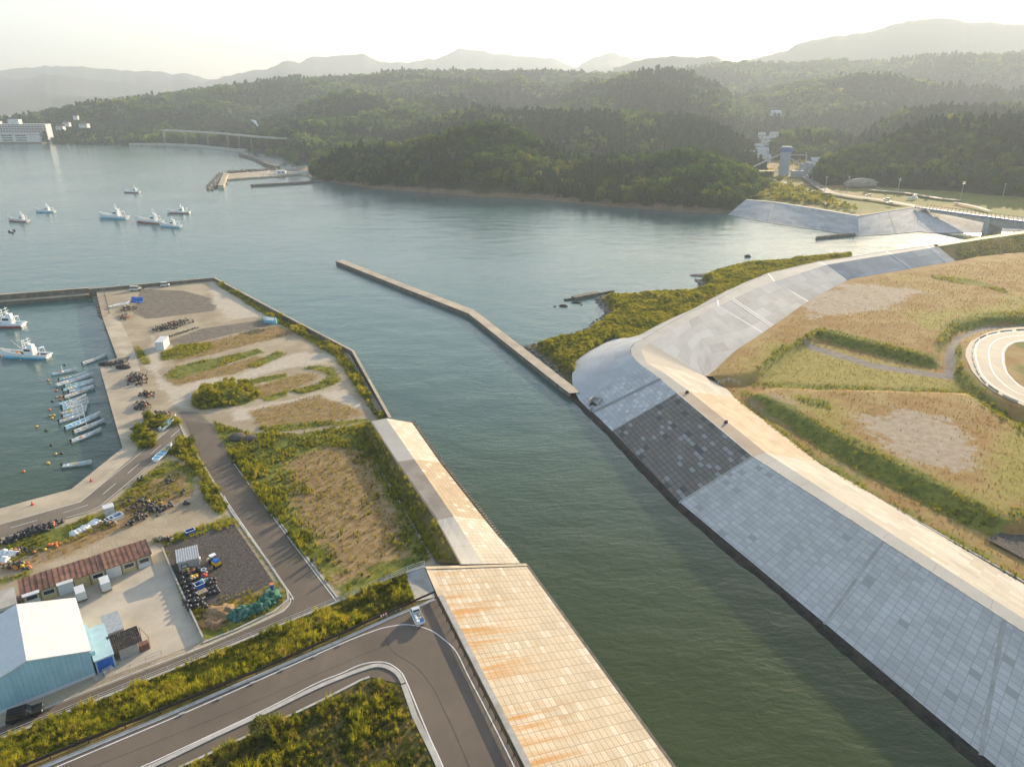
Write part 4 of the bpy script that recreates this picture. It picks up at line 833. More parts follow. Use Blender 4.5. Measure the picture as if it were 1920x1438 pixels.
# ================================================================ hills
def hill(name, cols, back=160, nr=26, shape=.75, noise=(6, 90), step=6, mat='floor', seed=1, backz=0, jag=0):
    """cols: (xpx, base, ytop, D): base = ('y', pixel row at z 0) or (distance, z). Real ridge at distance D whose height meets row ytop."""
    xs = [c[0] for c in cols]; n = max(8, int((xs[-1] - xs[0]) / step)); B = []; Rg = []
    def interp(k): return np.interp(np.linspace(xs[0], xs[-1], n), xs, k)
    bd = [at(c[0], c[1][1], 0)[1] if c[1][0] == 'y' else c[1][0] for c in cols]; bz = [-.5 if c[1][0] == 'y' else c[1][1] for c in cols]
    X = np.linspace(xs[0], xs[-1], n); D0 = interp(bd); Z0 = interp(bz); YT = interp([c[2] for c in cols]); D1 = interp([c[3] for c in cols]); YT = YT + jag * ((fbm(X, X * 0, 60, 2, seed) - .5) * 1.5 + (fbm(X, X * 0 + 3, 12, 3, seed + 3) - .5))
    V = []
    for i in range(n):
        r = ray(X[i], YT[i], D1[i]); yb = 719 + F * math.tan(math.atan((H - Z0[i]) / D0[i]) - P)     # approx row of the base
        b = ray(X[i], yb, D0[i]); b = (b[0], b[1], Z0[i]); B.append(b); Rg.append(r)
        dx, dy = r[0] - b[0], r[1] - b[1]; L = math.hypot(r[0], r[1])
        for j in range(nr + 1):
            t = j / nr * 1.45
            if t <= 1:
                x, y = b[0] + dx * t, b[1] + dy * t; z = b[2] + (r[2] - b[2]) * (t ** shape if shape < 1 else t ** shape); am = math.sin(math.pi * min(t, 1)) ** .7
            else:
                u = (t - 1) / .45; x, y = r[0] + r[0] / L * back * u, r[1] + r[1] / L * back * u; z = r[2] - (r[2] - backz) * u * u * .9; am = u * .5
            V.append([x, y, z, am])
    V = np.array(V); nz = (fbm(V[:, 0], V[:, 1], noise[1], 4, seed) - .5) * 2 * noise[0]; rid = np.abs(fbm(V[:, 0], V[:, 1], noise[1] * 1.6, 3, seed + 9) - .5) * 2 * noise[0] * 1.5
    V[:, 2] += (nz - rid) * V[:, 3]; edge = np.repeat(np.minimum(np.arange(n), np.arange(n)[::-1]), nr + 1)
    m = nr + 1; fs = [((i) * m + j, (i + 1) * m + j, (i + 1) * m + j + 1, i * m + j + 1) for i in range(n - 1) for j in range(nr)]
    o = link(name, np_mesh(name, V[:, :3], fs, M[mat])); tag(o, kind='structure')
    return V[:, :3].reshape(n, m, 3)
def on_hill(G, dens, jmax=1.0, jmin=0.0):
    n, m, _ = G.shape; a = G[:-1, :-1]; b = G[1:, :-1]; c = G[:-1, 1:]; area = np.abs((b - a)[..., 0] * (c - a)[..., 1] - (b - a)[..., 1] * (c - a)[..., 0])
    j = np.arange(m - 1)[None, :] / (m - 1); area = area * ((j <= jmax) & (j >= jmin)); N_ = int(area.sum() * dens); p = (area / area.sum()).ravel()
    k = RNG.choice(len(p), N_, p=p); i, j = np.divmod(k, m - 1); u, v = RNG.uniform(0, 1, (2, N_))
    A, B_, C, D_ = G[i, j], G[i + 1, j], G[i, j + 1], G[i + 1, j + 1]; u = u[:, None]; v = v[:, None]
    return (A * (1 - u) + B_ * u) * (1 - v) + (C * (1 - u) + D_ * u) * v
def forest(name, G, dens, sc, protos, ncon, conf=.4, jmax=.8, patch=80, seed=3, jit=.25, jmin=0.0):
    """protos: broadleaf first, the last ncon are conifers; stands alternate with noise"""
    Q = on_hill(G, dens, jmax, jmin); nb = len(protos) - ncon
    f = fbm(Q[:, 0], Q[:, 1], patch, 3, seed) + RNG.normal(0, .05, len(Q)); isC = f > np.quantile(f, 1 - conf)
    pk = np.where(isC, nb + RNG.integers(0, max(ncon, 1), len(Q)), RNG.integers(0, nb, len(Q)))
    s = sc * RNG.uniform(1 - jit, 1 + jit, len(Q)) * np.where(isC, 1.0, .92 + .3 * (fbm(Q[:, 0], Q[:, 1], patch * .6, 2, 7) - .3)); Q = Q.copy(); Q[:, 2] -= s * .18
    return scatter(name, Q, s, protos, pick=pk, lean=.05)
y_ = lambda v: ('y', v)
G1 = hill('headland', [(585, y_(337), 330, 790), (612, y_(341), 312, 800), (650, y_(347), 292, 800), (700, y_(354), 293, 790), (760, y_(359), 288, 780), (830, y_(364), 266, 775), (900, y_(370), 250, 765), (955, y_(372), 254, 760), (1000, y_(374), 276, 750), (1040, y_(378), 300, 735), (1090, y_(383), 322, 700), (1150, y_(389), 318, 690), (1210, y_(393), 312, 680), (1280, y_(398), 303, 670), (1335, y_(401), 312, 660), (1375, y_(399), 330, 650), (1405, y_(385), 345, 640), (1432, y_(372), 362, 640)], 120, 26, .62, (5, 45), 5, seed=4)
forest('headland_forest', G1, .046, 4.9, TREE, 3, .28, .86, 38, 5, jmin=.02, jit=.45)
G2 = hill('wooded_hill', [(740, (880, 4), 270, 1110), (790, (880, 4), 250, 1130), (840, (880, 4), 230, 1140), (890, (880, 4), 217, 1150), (950, (880, 4), 226, 1150), (1010, (870, 4), 225, 1130), (1080, (860, 4), 225, 1110), (1150, (850, 4), 227, 1090), (1230, (840, 4), 233, 1070), (1300, (830, 4), 237, 1050), (1345, (820, 4), 250, 1030), (1385, (810, 4), 276, 1010), (1410, (800, 4), 296, 990), (1432, (790, 4), 322, 980)], 150, 20, .6, (6, 70), 7, seed=14)
forest('wooded_hill_forest', G2, .022, 6.8, MIDT, 2, .85, .85, 90, 6)
G3 = hill('long_hill', [(-160, y_(265), 262, 1500), (-60, y_(266), 256, 1550), (20, y_(267), 240, 1600), (70, y_(268), 228, 1650), (130, y_(270), 215, 1750), (200, y_(271), 203, 1850), (300, y_(272), 190, 1950), (400, y_(274), 175, 2050), (500, y_(283), 164, 2150), (560, y_(300), 157, 2250), (640, y_(315), 154, 2350), (700, (940, 4), 148, 2450), (760, (940, 4), 142, 2500), (860, (940, 4), 141, 2550), (960, (980, 4), 141, 2550), (1060, (1000, 4), 144, 2500), (1200, (1050, 4), 148, 2400)], 500, 64, 1.0, (52, 170), 6, seed=24)
forest('long_hill_forest', G3, .0105, 9.0, FART, 1, .3, .8, 160, 8)
G4 = hill('wooded_hill', [(980, (1250, 8), 232, 1550), (1030, (1220, 8), 210, 1650), (1080, (1200, 8), 186, 1700), (1130, (1200, 8), 164, 1700), (1190, (1200, 8), 147, 1700), (1240, (1200, 8), 142, 1700), (1300, (1200, 8), 150, 1680), (1345, (1200, 8), 172, 1650), (1390, (1200, 8), 205, 1600), (1420, (1200, 8), 230, 1550)], 300, 22, .8, (18, 160), 9, seed=34)
forest('wooded_hill_forest', G4, .011, 8.0, FART, 1, .5, .8, 120, 9)
G5 = hill('wooded_hill', [(1080, (1900, 10), 158, 2900), (1180, (1900, 10), 150, 2900), (1250, (1900, 10), 148, 2900), (1360, (1900, 10), 126, 2900), (1450, (1900, 10), 128, 2850), (1560, (1900, 10), 122, 2800), (1640, (1900, 10), 125, 2800), (1720, (1900, 10), 118, 2700), (1800, (1900, 10), 113, 2600), (1930, (1900, 10), 108, 2500), (2100, (1900, 10), 104, 2500)], 500, 22, .8, (35, 300), 12, seed=44)
forest('wooded_hill_forest', G5, .0042, 12, FART, 1, .4, .8, 200, 10)
G6 = hill('wooded_hill', [(1270, (1350, 10), 235, 1700), (1330, (1350, 10), 208, 1900), (1400, (1350, 10), 186, 1950), (1470, (1350, 10), 170, 1950), (1540, (1350, 10), 160, 1900), (1600, (1350, 10), 152, 1900), (1660, (1350, 10), 153, 1850), (1720, (1350, 10), 163, 1800), (1800, (1350, 10), 176, 1750), (1900, (1300, 10), 182, 1700), (2100, (1300, 10), 180, 1700)], 350, 24, .85, (26, 200), 9, seed=54)
forest('wooded_hill_forest', G6, .009, 9, FART, 1, .4, .8, 140, 11)
G7 = hill('wooded_hill', [(1440, (960, 5), 292, 1030), (1470, (960, 5), 262, 1080), (1520, (960, 5), 256, 1100), (1570, (960, 5), 262, 1080), (1610, (960, 5), 285, 1030)], 90, 14, .7, (6, 60), 6, seed=64)
forest('wooded_hill_forest', G7, .02, 6.5, MIDT, 2, .3, .8, 60, 12)
G8 = hill('wooded_hill', [(1560, (900, 5), 300, 960), (1600, (880, 5), 282, 980), (1650, (880, 5), 245, 1050), (1690, (880, 5), 226, 1100), (1760, (880, 5), 214, 1150), (1900, (880, 5), 210, 1200), (2100, (880, 5), 205, 1200)], 200, 18, .7, (12, 100), 8, seed=74)
forest('wooded_hill_forest', G8, .018, 7, MIDT, 2, .6, .85, 80, 13)
G9 = hill('wooded_hill', [(1530, (690, 4), 342, 715), (1550, (690, 4), 318, 740), (1580, (690, 4), 306, 760), (1620, (685, 4), 292, 780), (1660, (670, 4), 278, 800), (1690, (660, 4), 262, 810), (1740, (650, 4), 246, 820), (1790, (640, 4), 238, 820), (1850, (620, 4), 236, 800), (1930, (600, 4), 236, 780), (2100, (580, 4), 232, 760)], 140, 24, .7, (9, 80), 6, seed=84)
forest('wooded_hill_forest', G9, .028, 6.2, TREE[:4] + TREE[4:], 3, .55, .86, 70, 14)
G10 = hill('wooded_hill', [(545, (1010, 5), 275, 1100), (590, (1010, 5), 256, 1180), (640, (1010, 5), 243, 1220), (700, (1010, 5), 238, 1240), (760, (1010, 5), 246, 1240), (820, (1010, 5), 262, 1220)], 150, 20, .85, (9, 60), 6, seed=104)
forest('wooded_hill_forest', G10, .016, 7, [MIDT[0], MIDT[1], MIDT[2], MIDT[3], MIDT[4]], 2, .25, .85, 60, 15, jit=.4)
G11 = hill('wooded_hill', [(700, (1320, 8), 238, 1480), (760, (1320, 8), 215, 1520), (820, (1320, 8), 202, 1560), (880, (1320, 8), 200, 1560), (930, (1320, 8), 212, 1540), (990, (1320, 8), 232, 1480)], 200, 20, .8, (14, 90), 7, seed=114)
forest('wooded_hill_forest', G11, .012, 8, FART, 1, .45, .85, 90, 16, jit=.35)
G12 = hill('wooded_hill', [(560, (1560, 10), 215, 1800), (640, (1560, 10), 196, 1850), (720, (1560, 10), 190, 1900), (800, (1560, 10), 178, 1950), (900, (1560, 10), 172, 2000), (980, (1560, 10), 176, 2000), (1060, (1560, 10), 196, 1900)], 250, 22, .85, (24, 130), 7, seed=124)
forest('wooded_hill_forest', G12, .009, 9, FART, 1, .35, .85, 110, 17, jit=.35)
# far mountains (no trees can be told apart)
def mtn(cols, D, base, seed, nz=(60, 700), shape=.9): return hill('mountains', [(x, (D * base, 0), y, D) for x, y in cols], 900, 40, shape, nz, 4, 'far_hill', seed, jag=6)
Gm = mtn([(-160, 142), (-60, 134), (0, 130), (30, 126), (60, 123), (100, 123), (150, 126), (200, 133), (250, 134), (300, 138), (350, 139), (385, 148), (420, 160), (480, 175)], 7200, .5, 91, (90, 800))
mtn([(-160, 205), (-60, 196), (0, 200), (60, 196), (130, 188), (200, 182), (260, 178), (330, 190)], 4200, .8, 92, (40, 400))
mtn([(300, 170), (350, 165), (400, 150), (440, 140), (470, 133), (500, 131), (540, 112), (556, 116), (600, 126), (660, 126), (720, 130), (800, 135), (900, 140)], 6400, .6, 93)
mtn([(540, 128), (580, 108), (620, 104), (680, 100), (700, 110), (712, 116), (760, 118), (800, 124), (860, 132), (960, 138)], 7000, .7, 94)
mtn([(740, 124), (780, 116), (800, 111), (815, 112), (860, 91), (885, 93), (910, 95), (930, 100), (960, 101), (1000, 104), (1040, 110), (1062, 118), (1080, 122), (1110, 108), (1130, 106), (1155, 100), (1190, 113), (1215, 120), (1260, 135)], 7600, .7, 95)
mtn([(1150, 126), (1190, 118), (1220, 110), (1262, 103), (1290, 107), (1330, 102), (1345, 106), (1362, 117), (1420, 130)], 4200, .8, 96, (40, 360))
mtn([(1340, 128), (1380, 116), (1440, 104), (1475, 96), (1500, 82), (1530, 74), (1560, 69), (1600, 66), (1650, 56), (1690, 44), (1730, 34), (1760, 31), (1790, 34), (1830, 41), (1870, 44), (1925, 48), (2000, 60), (2150, 85)], 4700, .62, 97, (6, 500), shape=1.3)

# ================================================================ far land and banks
fl = [at(1400, 376, 6)[:2], at(1500, 390, 6)[:2], at(1608, 409, 6)[:2], at(1665, 400, 6)[:2], at(1718, 389, 6)[:2], at(1790, 398, 4)[:2], at(2150, 440, 3)[:2], (900, 560), (1500, 1500), (1500, 2600), (300, 2600), (260, 1500), (210, 1050), (190, 800), at(1428, 372, 3)[:2]]
def fz(X, Y): return 4.0 + 1.0 * (fbm(X, Y, 60, 3, 4) - .3) + 2.2 * (1 - sm(dline(X, Y, fl[:5]), 0, 12))
FG = [[(1405, 366), (1480, 360), (1560, 372), (1600, 398), (1500, 380), (1420, 372)]]
FB = [[(1470, 365), (1600, 385), (1700, 390), (1620, 402), (1500, 385)], [(1620, 345), (1720, 352), (1800, 365), (1700, 362), (1600, 352)]]
o = land('far_fields', fl, 14, fz, M['meadow'], lambda X, Y: dict(bare=masks(X, Y, FB, 4), yellow=masks(X, Y, FG, 4), grass=np.full(len(X), 2.0) * (fbm(X, Y, 50, 3, 6) > .45) - 1, path=np.full(len(X), -9.))); tag(o, kind='structure')
# far levee
t = empty('river_levee', at(1500, 400, 0), 0, 'far grey panelled levee along the bay below the cement works', 'levee')
S_ = lambda L: [sh(t, p) for p in L]
fc = P3([(1398, 375), (1450, 379.5), (1530, 392), (1608, 405.5), (1665, 396.5), (1718, 388.5)], 8.2); ft = P3([(1366, 402), (1440, 417), (1530, 430), (1611, 442), (1680, 438), (1722, 434)], .2); fb = [tuple(Vector(p) + Vector((8, 10, -3.6))) for p in fc]
for a, b, m_ in ((0, 3, 'panels'), (3, 5, 'panels_lit')): slope('panel_slope', S_(fc[a:b + 1]), S_(ft[a:b + 1]), M['panels'], t, nv=4, u0=a * 7)
fc2 = [tuple(Vector(p) + (Vector(q) - Vector(p)).normalized() * 4 + Vector((0, 0, 1.2))) for p, q in zip(fc, fb)]
slope('crest', S_(fc), S_([(p[0], p[1], 8.2) for p in fc2]), M['crest'], t, nv=1); slope('back_slope', S_([(p[0], p[1], 8.2) for p in fc2]), S_([(q[0] + 10, q[1] + 12, 3) for q in fc]), M['bank'], t, nv=2)
beam_part(t, [Vector(p) + up_ for p in fc], 1.0, .4, 'kerb', name='edge_beam')
for k in (1, 2, 4): beam_part(t, [Vector(fc[k]) + up_, Vector(ft[k]) + up_], .8, .3, 'kerb')
beam_part(t, [Vector(p) + up_ for p in ft], 1.2, 1.2, 'kerb', name='toe_beam')
# abutment slope under the bridge
t = empty('river_levee', at(1760, 430, 0), 0, 'rough concrete bank under the near end of the bridge', 'levee'); S_ = lambda L: [sh(t, p) for p in L]
a = P3([(1718, 388.5), (1730, 389), (1760, 398), (1800, 404), (1850, 408), (1930, 414)], 8.0); b = P3([(1722, 434), (1735, 436), (1750, 437), (1800, 437), (1850, 436), (1930, 432)], .2)
a = [a[0], a[1]] + [at(x, y, 5.5) for x, y in ((1772, 399), (1815, 404), (1860, 406), (1930, 408))]
slope('block_slope', S_(a), S_(b), M['blk_light'], t, nv=4)
# groyne of concrete blocks in the water
t = empty('block_groyne', at(1565, 445, 0), 0, 'row of dark concrete wave blocks standing in the water before the far levee', 'breakwater'); mb = MB(); r = random.Random(5)
bm_ = MB(); 
for d in ((0, 0, 1), (.94, 0, -.33), (-.47, .82, -.33), (-.47, -.82, -.33)): bm_.tube((0, 0, 0), tuple(v * 1.1 for v in d), .45, .3, n=6)
bme = bm_.mesh('wave_block', M['concrete_dark'])
for k in range(26):
    for q in range(2): p = at(1532 + k * 2.8, 447.5 - k * .25 - q * 1.2, .45 + .4 * q); inst('wave_block', bme, t, sh(t, p), r.uniform(0, 6), 1.0)

# ================================================================ vegetation on the banks and fields
def area_pts(polys, z, dens, zf=None, keep=None):
    X = []; Y = []
    for p in polys:
        a, b = rnd_in(A2(p, z), dens); X.append(a); Y.append(b)
    X = np.concatenate(X); Y = np.concatenate(Y)
    if keep is not None: k = keep(X, Y); X, Y = X[k], Y[k]
    return np.column_stack([X, Y, (zf(X, Y) if zf else z) * np.ones(len(X))])
# bank between the railing and the guardrail
ras = np.array([tuple(p) for p in ra]); gas = np.array([tuple(p) for p in ga]); n = 9000; i = RNG.uniform(0, 58.9, n); k = i.astype(int); f = (i - k)[:, None]; v = RNG.uniform(.04, .93, n)[:, None]
A_ = ras[k] * (1 - f) + ras[k + 1] * f; B_ = gas[k] * (1 - f) + gas[k + 1] * f; Q = A_ * (1 - v) + B_ * v
f5 = fbm(Q[:, 0], Q[:, 1], 3, 3, 5); s = .45 + .7 * RNG.random(n) * (f5 + .4)
tier = RNG.random(n) + (f5 - .5) * 2.2; scatter('weeds', Q, s, LOW + TUFT + TALL + REED[:1], pick=np.where(tier < .62, RNG.integers(0, 3, n), np.where(tier < .86, RNG.integers(3, 7, n), np.where(tier < 1.25, RNG.integers(7, 10, n), 10))))
# field inside the upper road bend
FLD = [(345, 1438), (475, 1379), (602, 1318), (677, 1279), (694, 1274), (750, 1289), (771, 1348), (806, 1420), (840, 1500), (200, 1500)]
Q = area_pts([FLD], ZH, 6.5, keep=lambda X, Y: fbm(X, Y, 3.2, 3, 21) + RNG.normal(0, .09, len(X)) > .42); s = .25 + 1.0 * fbm(Q[:, 0], Q[:, 1], 3.2, 3, 21) ** 2 * 2.2
tier = RNG.random(len(Q)) + (fbm(Q[:, 0], Q[:, 1], 2.5, 2, 8) - .5) * 1.6; scatter('weeds', Q, s * .9, LOW + TUFT + TALL + REED[:1], pick=np.where(tier < .5, RNG.integers(0, 3, len(Q)), np.where(tier < .8, RNG.integers(3, 7, len(Q)), np.where(tier < 1.1, RNG.integers(7, 10, len(Q)), 10))))
Q = area_pts([FLD], ZH, 3.0); scatter('weeds', Q, RNG.uniform(.3, .8, len(Q)), LOW + REED[:1])
# port patches
def gk(X, Y): return fbm(X, Y, 6, 3, 31) + RNG.normal(0, .06, len(X)) > .38
soilp = [A2(p, ZL) for p in G_SOIL]
def gk2(X, Y):
    s = np.full(len(X), -9.)
    for p in soilp: s = np.maximum(s, sdist(X, Y, p))
    f = -s + (fbm(X, Y, 9, 3, 77) - .5) * 26
    return RNG.random(len(X)) < (.10 + .85 * sm(f, -3, 4)) * sm(fbm(X, Y, 3, 2, 9) + RNG.normal(0, .08, len(X)), .25, .5)
Q = area_pts([G_GRASS[9]], ZL, 4.2, keep=gk2); d = dline(Q[:, 0], Q[:, 1], A2([(435, 866), (504, 960), (635, 1124)], ZL)); s = .35 + .55 * fbm(Q[:, 0], Q[:, 1], 6, 3, 31) + .75 * (1 - sm(d, 1, 6)) * RNG.uniform(.5, 1.2, len(Q))
scatter('weeds', Q, s, LOW + TUFT + TALL)
Q = area_pts(G_GRASS[:4] + G_GRASS[5:8] + G_GRASS[10:12] + G_GRASS[14:], ZL, 2.6, keep=gk, zf=port_z); scatter('weeds', Q, .35 + .5 * fbm(Q[:, 0], Q[:, 1], 5, 2, 3), TUFT)
Q = area_pts([G_GRASS[8], G_GRASS[10]], ZL, .8); scatter('shrubs', Q, .2 + 1.6 * fbm(Q[:, 0], Q[:, 1], 5, 3, 13) ** 2, BUSH); Q = area_pts([G_GRASS[12], G_GRASS[13]], ZL, 1.5); scatter('shrubs', Q, RNG.uniform(.4, 1.1, len(Q)), BUSH); Q = area_pts([G_GRASS[8], G_GRASS[10]], ZL, 2.5); scatter('weeds', Q, RNG.uniform(.4, 1.0, len(Q)), TUFT)
Q = area_pts([G_GRASS[4]], ZL, 1.3, zf=port_z); scatter('shrubs', Q, .3 + 1.5 * fbm(Q[:, 0], Q[:, 1], 4, 3, 3) ** 2, BUSH)
Q = area_pts(G_SOIL + G_DRY, ZL, 1.0, zf=port_z); scatter('dry_grass', Q, RNG.uniform(.25, .55, len(Q)), REED + TUFT[:1])
# back of the north levee
bt, cf = resample(BT, 50), resample(CLf, 50); n = 900; i = RNG.uniform(0, 48.9, n); k = i.astype(int); v = RNG.uniform(-.25, .9, n) ; v = np.where(RNG.random(n) < .5, v * .35, v); Q = np.array([tuple(bt[a].lerp(cf[a], max(b, 0))) for a, b in zip(k, v)]) + np.column_stack([np.minimum(v, 0) * 6, np.minimum(v, 0) * 3, 0 * v]); scatter('weeds', Q, RNG.uniform(.4, 1.2, n), TUFT)
# meadow
def mkeep(X, Y):
    b = masks(X, Y, MG_BARE, 4) > 0; p = masks(X, Y, MG_PATH, 2.6) > 0; r_ = sdist(X, Y, rp) > -1
    return ~(b & (RNG.random(len(X)) > .12)) & ~p & ~r_
Q = area_pts([[(1322, 709), (1440, 634), (1521, 575), (1600, 534), (1805, 500), (2000, 480), (2050, 1100), (1920, 1085), (1535, 860), (1385, 748)]], 3.2, .75, zf=mz, keep=mkeep)
scatter('dry_grass', Q, RNG.uniform(.15, .45, len(Q)), REED + TUFT[:2], pick=np.where((fbm(Q[:, 0], Q[:, 1], 30, 3, 51) + RNG.normal(0, .05, len(Q))) > .66, RNG.integers(3, 5, len(Q)), RNG.integers(0, 3, len(Q))))
Q = area_pts(MG_GRN, 3.2, 1.3, zf=mz, keep=lambda X, Y: mkeep(X, Y) & (fbm(X, Y, 7, 3, 8) + RNG.normal(0, .08, len(X)) > .42)); scatter('weeds', Q, RNG.uniform(.35, .85, len(Q)), TUFT)
Q = area_pts([MG_GRN[5], MG_GRN[2], MG_GRN[8]], 3.2, .12, zf=mz, keep=mkeep); scatter('shrubs', Q, RNG.uniform(.35, .8, len(Q)), BUSH)
Q = area_pts([[(1775, 455), (1925, 436), (2000, 430), (2000, 470), (1925, 477), (1815, 489)]], 5.5, .7); a_, b_ = A2([(1762, 462), (1930, 437), (2100, 416)], ZC), A2([(1809, 494), (1930, 478), (2100, 462)], 2.4)
da, db = dline(Q[:, 0], Q[:, 1], a_), dline(Q[:, 0], Q[:, 1], b_); Q[:, 2] = 2.4 + 6.2 * db / (da + db); scatter('weeds', Q, RNG.uniform(.3, .8, len(Q)), TUFT + REED[:1])
# beach strip thicket
X, Y = rnd_in(bp, 1.5); k = (dline(X, Y, A2(beach, 0)) > 3.0); X, Y = X[k], Y[k]; hgt = np.where(inpoly(X, Y, A2([(1240, 590), (1290, 575), (1360, 530), (1420, 510), (1600, 485), (1400, 495), (1330, 530), (1300, 553), (1130, 560), (1150, 590)], 1)), 1, .8)
scatter('shrubs', np.column_stack([X, Y, bz(X, Y) - .15]), (.5 + 1.1 * fbm(X, Y, 9, 3, 61)) * hgt, BUSH)
X, Y = rnd_in(bp, 1.6); k = (dline(X, Y, A2(beach, 0)) > 1.6); X, Y = X[k], Y[k]; scatter('weeds', np.column_stack([X, Y, bz(X, Y)]), RNG.uniform(.6, 1.3, len(X)), TUFT)
# far fields shrubs
X, Y = rnd_in(A2([(1405, 372), (1440, 350), (1480, 352), (1560, 372), (1610, 400), (1520, 384), (1430, 374)], 4), .06); scatter('shrubs', np.column_stack([X, Y, fz(X, Y)]), RNG.uniform(1.2, 2.8, len(X)), BUSH)
X, Y = rnd_in([(230, 700), (420, 640), (700, 560), (900, 640), (700, 800), (400, 900), (330, 1000), (250, 900)], .004); k = dline(X, Y, A2([(1500, 340), (1545, 355), (1600, 372), (1720, 385), (1800, 392)], 4)) > 14; X, Y = X[k], Y[k]
scatter('shrubs', np.column_stack([X, Y, fz(X, Y)]), RNG.uniform(1.2, 3, len(X)), BUSH)
# ================================================================ trees one can tell apart
def tree_thing(name, x, y, z, h, kind, label, grp=None, mat='leaf', seed=0, d=None):
    p = at(x, y, z) if d is None else tuple(ray(x, y, d)[:2]) + (z,)
    t = empty(name, p, random.Random(seed).uniform(0, 6), label, 'tree', grp)
    mb = MB(); r = random.Random(seed); tr = h * .035; mb.tube((0, 0, -1), (0, 0, h * .45), tr, tr * .6, 7)
    for k in range(5):
        a = k * 1.26 + r.random(); zz = h * r.uniform(.25, .42); mb.tube((0, 0, zz), (math.cos(a) * h * .25, math.sin(a) * h * .25, zz + h * .25), tr * .5, tr * .15, 5)
    mb.build('trunk', M['bark'], t)
    c = inst('crown', treemesh(300 + seed, 900, .085, kind, M[mat]), t, (0, 0, h * .12), 0, (h * .5, h * .5, h * (.42 if kind == 'round' else .36))); return t
tree_thing('small_tree', 497, 1385, ZH, 3.6, 'round', 'lone bright green sapling leaning over the kerb of the upper road', mat='leaf_bright', seed=1)
TL = [(600, 312, 22, 'round', 'leaf_bright', 'largest yellow-green rounded tree behind the little harbour'), (548, 312, 20, 'round', 'leaf', 'dark rounded tree with a sunlit top left of the largest yellow-green tree'), (530, 300, 14, 'round', 'leaf', 'dark tree standing behind the left part of the small harbour thicket'),
      (505, 298, 13, 'round', 'leaf', 'dark tree at the left end of the harbour thicket above the sea wall'), (570, 296, 9, 'cone', 'leaf_bright', 'bright lime green pointed tree in the harbour thicket'), (622, 316, 19, 'round', 'leaf', 'brownish green tree between the yellow-green tree and the headland'),
      (585, 316, 10, 'round', 'leaf', 'low dark tree just above the harbour retaining wall'), (480, 290, 10, 'round', 'leaf_bright', 'small sunlit tree farthest left in the harbour thicket'), (560, 316, 9, 'round', 'leaf', 'low dark tree above the left end of the harbour retaining wall'), (640, 322, 17, 'cone', 'needle', 'dark conifer at the left foot of the wooded headland')]
for k, (x, y, h, kd, m_, lb) in enumerate(TL): tree_thing('broadleaf_tree' if kd == 'round' else 'conifer_tree', x, y, 2.5, h, kd, lb, None, m_, 10 + k)
for k, (x, y, h, kd, m_, lb) in enumerate([(1400, 372, 12, 'round', 'leaf', 'dark tree at the right foot of the headland next to the far levee'), (1418, 366, 9, 'round', 'leaf_bright', 'sunlit tree between the headland and the green field'), (1460, 345, 8, 'round', 'leaf_bright', 'light green tree in front of the cement works'),
      (1545, 340, 15, 'round', 'leaf', 'dark tree beside the road bend at the foot of the right wooded hill'), (1588, 330, 17, 'cone', 'needle', 'tall dark conifer at the left edge of the right wooded hill'), (1440, 340, 11, 'round', 'leaf', 'dark tree left of the cement works tower')]):
    tree_thing('broadleaf_tree' if kd == 'round' else 'conifer_tree', x, y, 4, h, kd, lb, None, m_, 40 + k)

# ================================================================ boats
def hull_mesh(L, B, hb, sheer, deckz, bow=2.2, stern=.8, rows=12):
    """returns hull shell and deck builders; bow at +x, water at z 0"""
    V = []; D = []
    for i in range(rows + 1):
        t = i / rows; x = (t - .5) * L; wdt = B / 2 * (stern + (1 - stern) * min(1, t / .35)) * (1 - max(0, (t - .32) / .68) ** (bow + .25)); wdt = max(wdt, .02 * B); z = hb + sheer * max(0, t) ** 3 + .04; x2 = x + (L * .09 * max(0, t - .6) / .4)
        V.append([(x, -wdt * .55, -.25), (x2, -wdt * .92, z * .45), (x2, -wdt, z), (x2, -wdt * .84, z), (x2, -wdt * .8, min(deckz, z - .03)), (x2, wdt * .8, min(deckz, z - .03)), (x2, wdt * .84, z), (x2, wdt, z), (x2, wdt * .92, z * .45), (x, wdt * .55, -.25)])
    h = MB(); k = 10; vs = [p for r in V for p in r]; fs = []
    for i in range(rows):
        for j in (0, 1, 2, 3, 5, 6, 7, 8): fs.append((i * k + j, (i + 1) * k + j, (i + 1) * k + j + 1, i * k + j + 1))
    fs += [tuple(range(10)), tuple(rows * k + j for j in range(9, -1, -1))]; h.add(vs, fs)
    d = MB(); d.add([V[i][4] for i in range(rows + 1)] + [V[i][5] for i in range(rows + 1)], [(i, i + 1, rows + 2 + i, rows + 1 + i) for i in range(rows)])
    return h, d
_cache = {}
def cm(key, fn):
    if key not in _cache: _cache[key] = fn()
    return _cache[key]
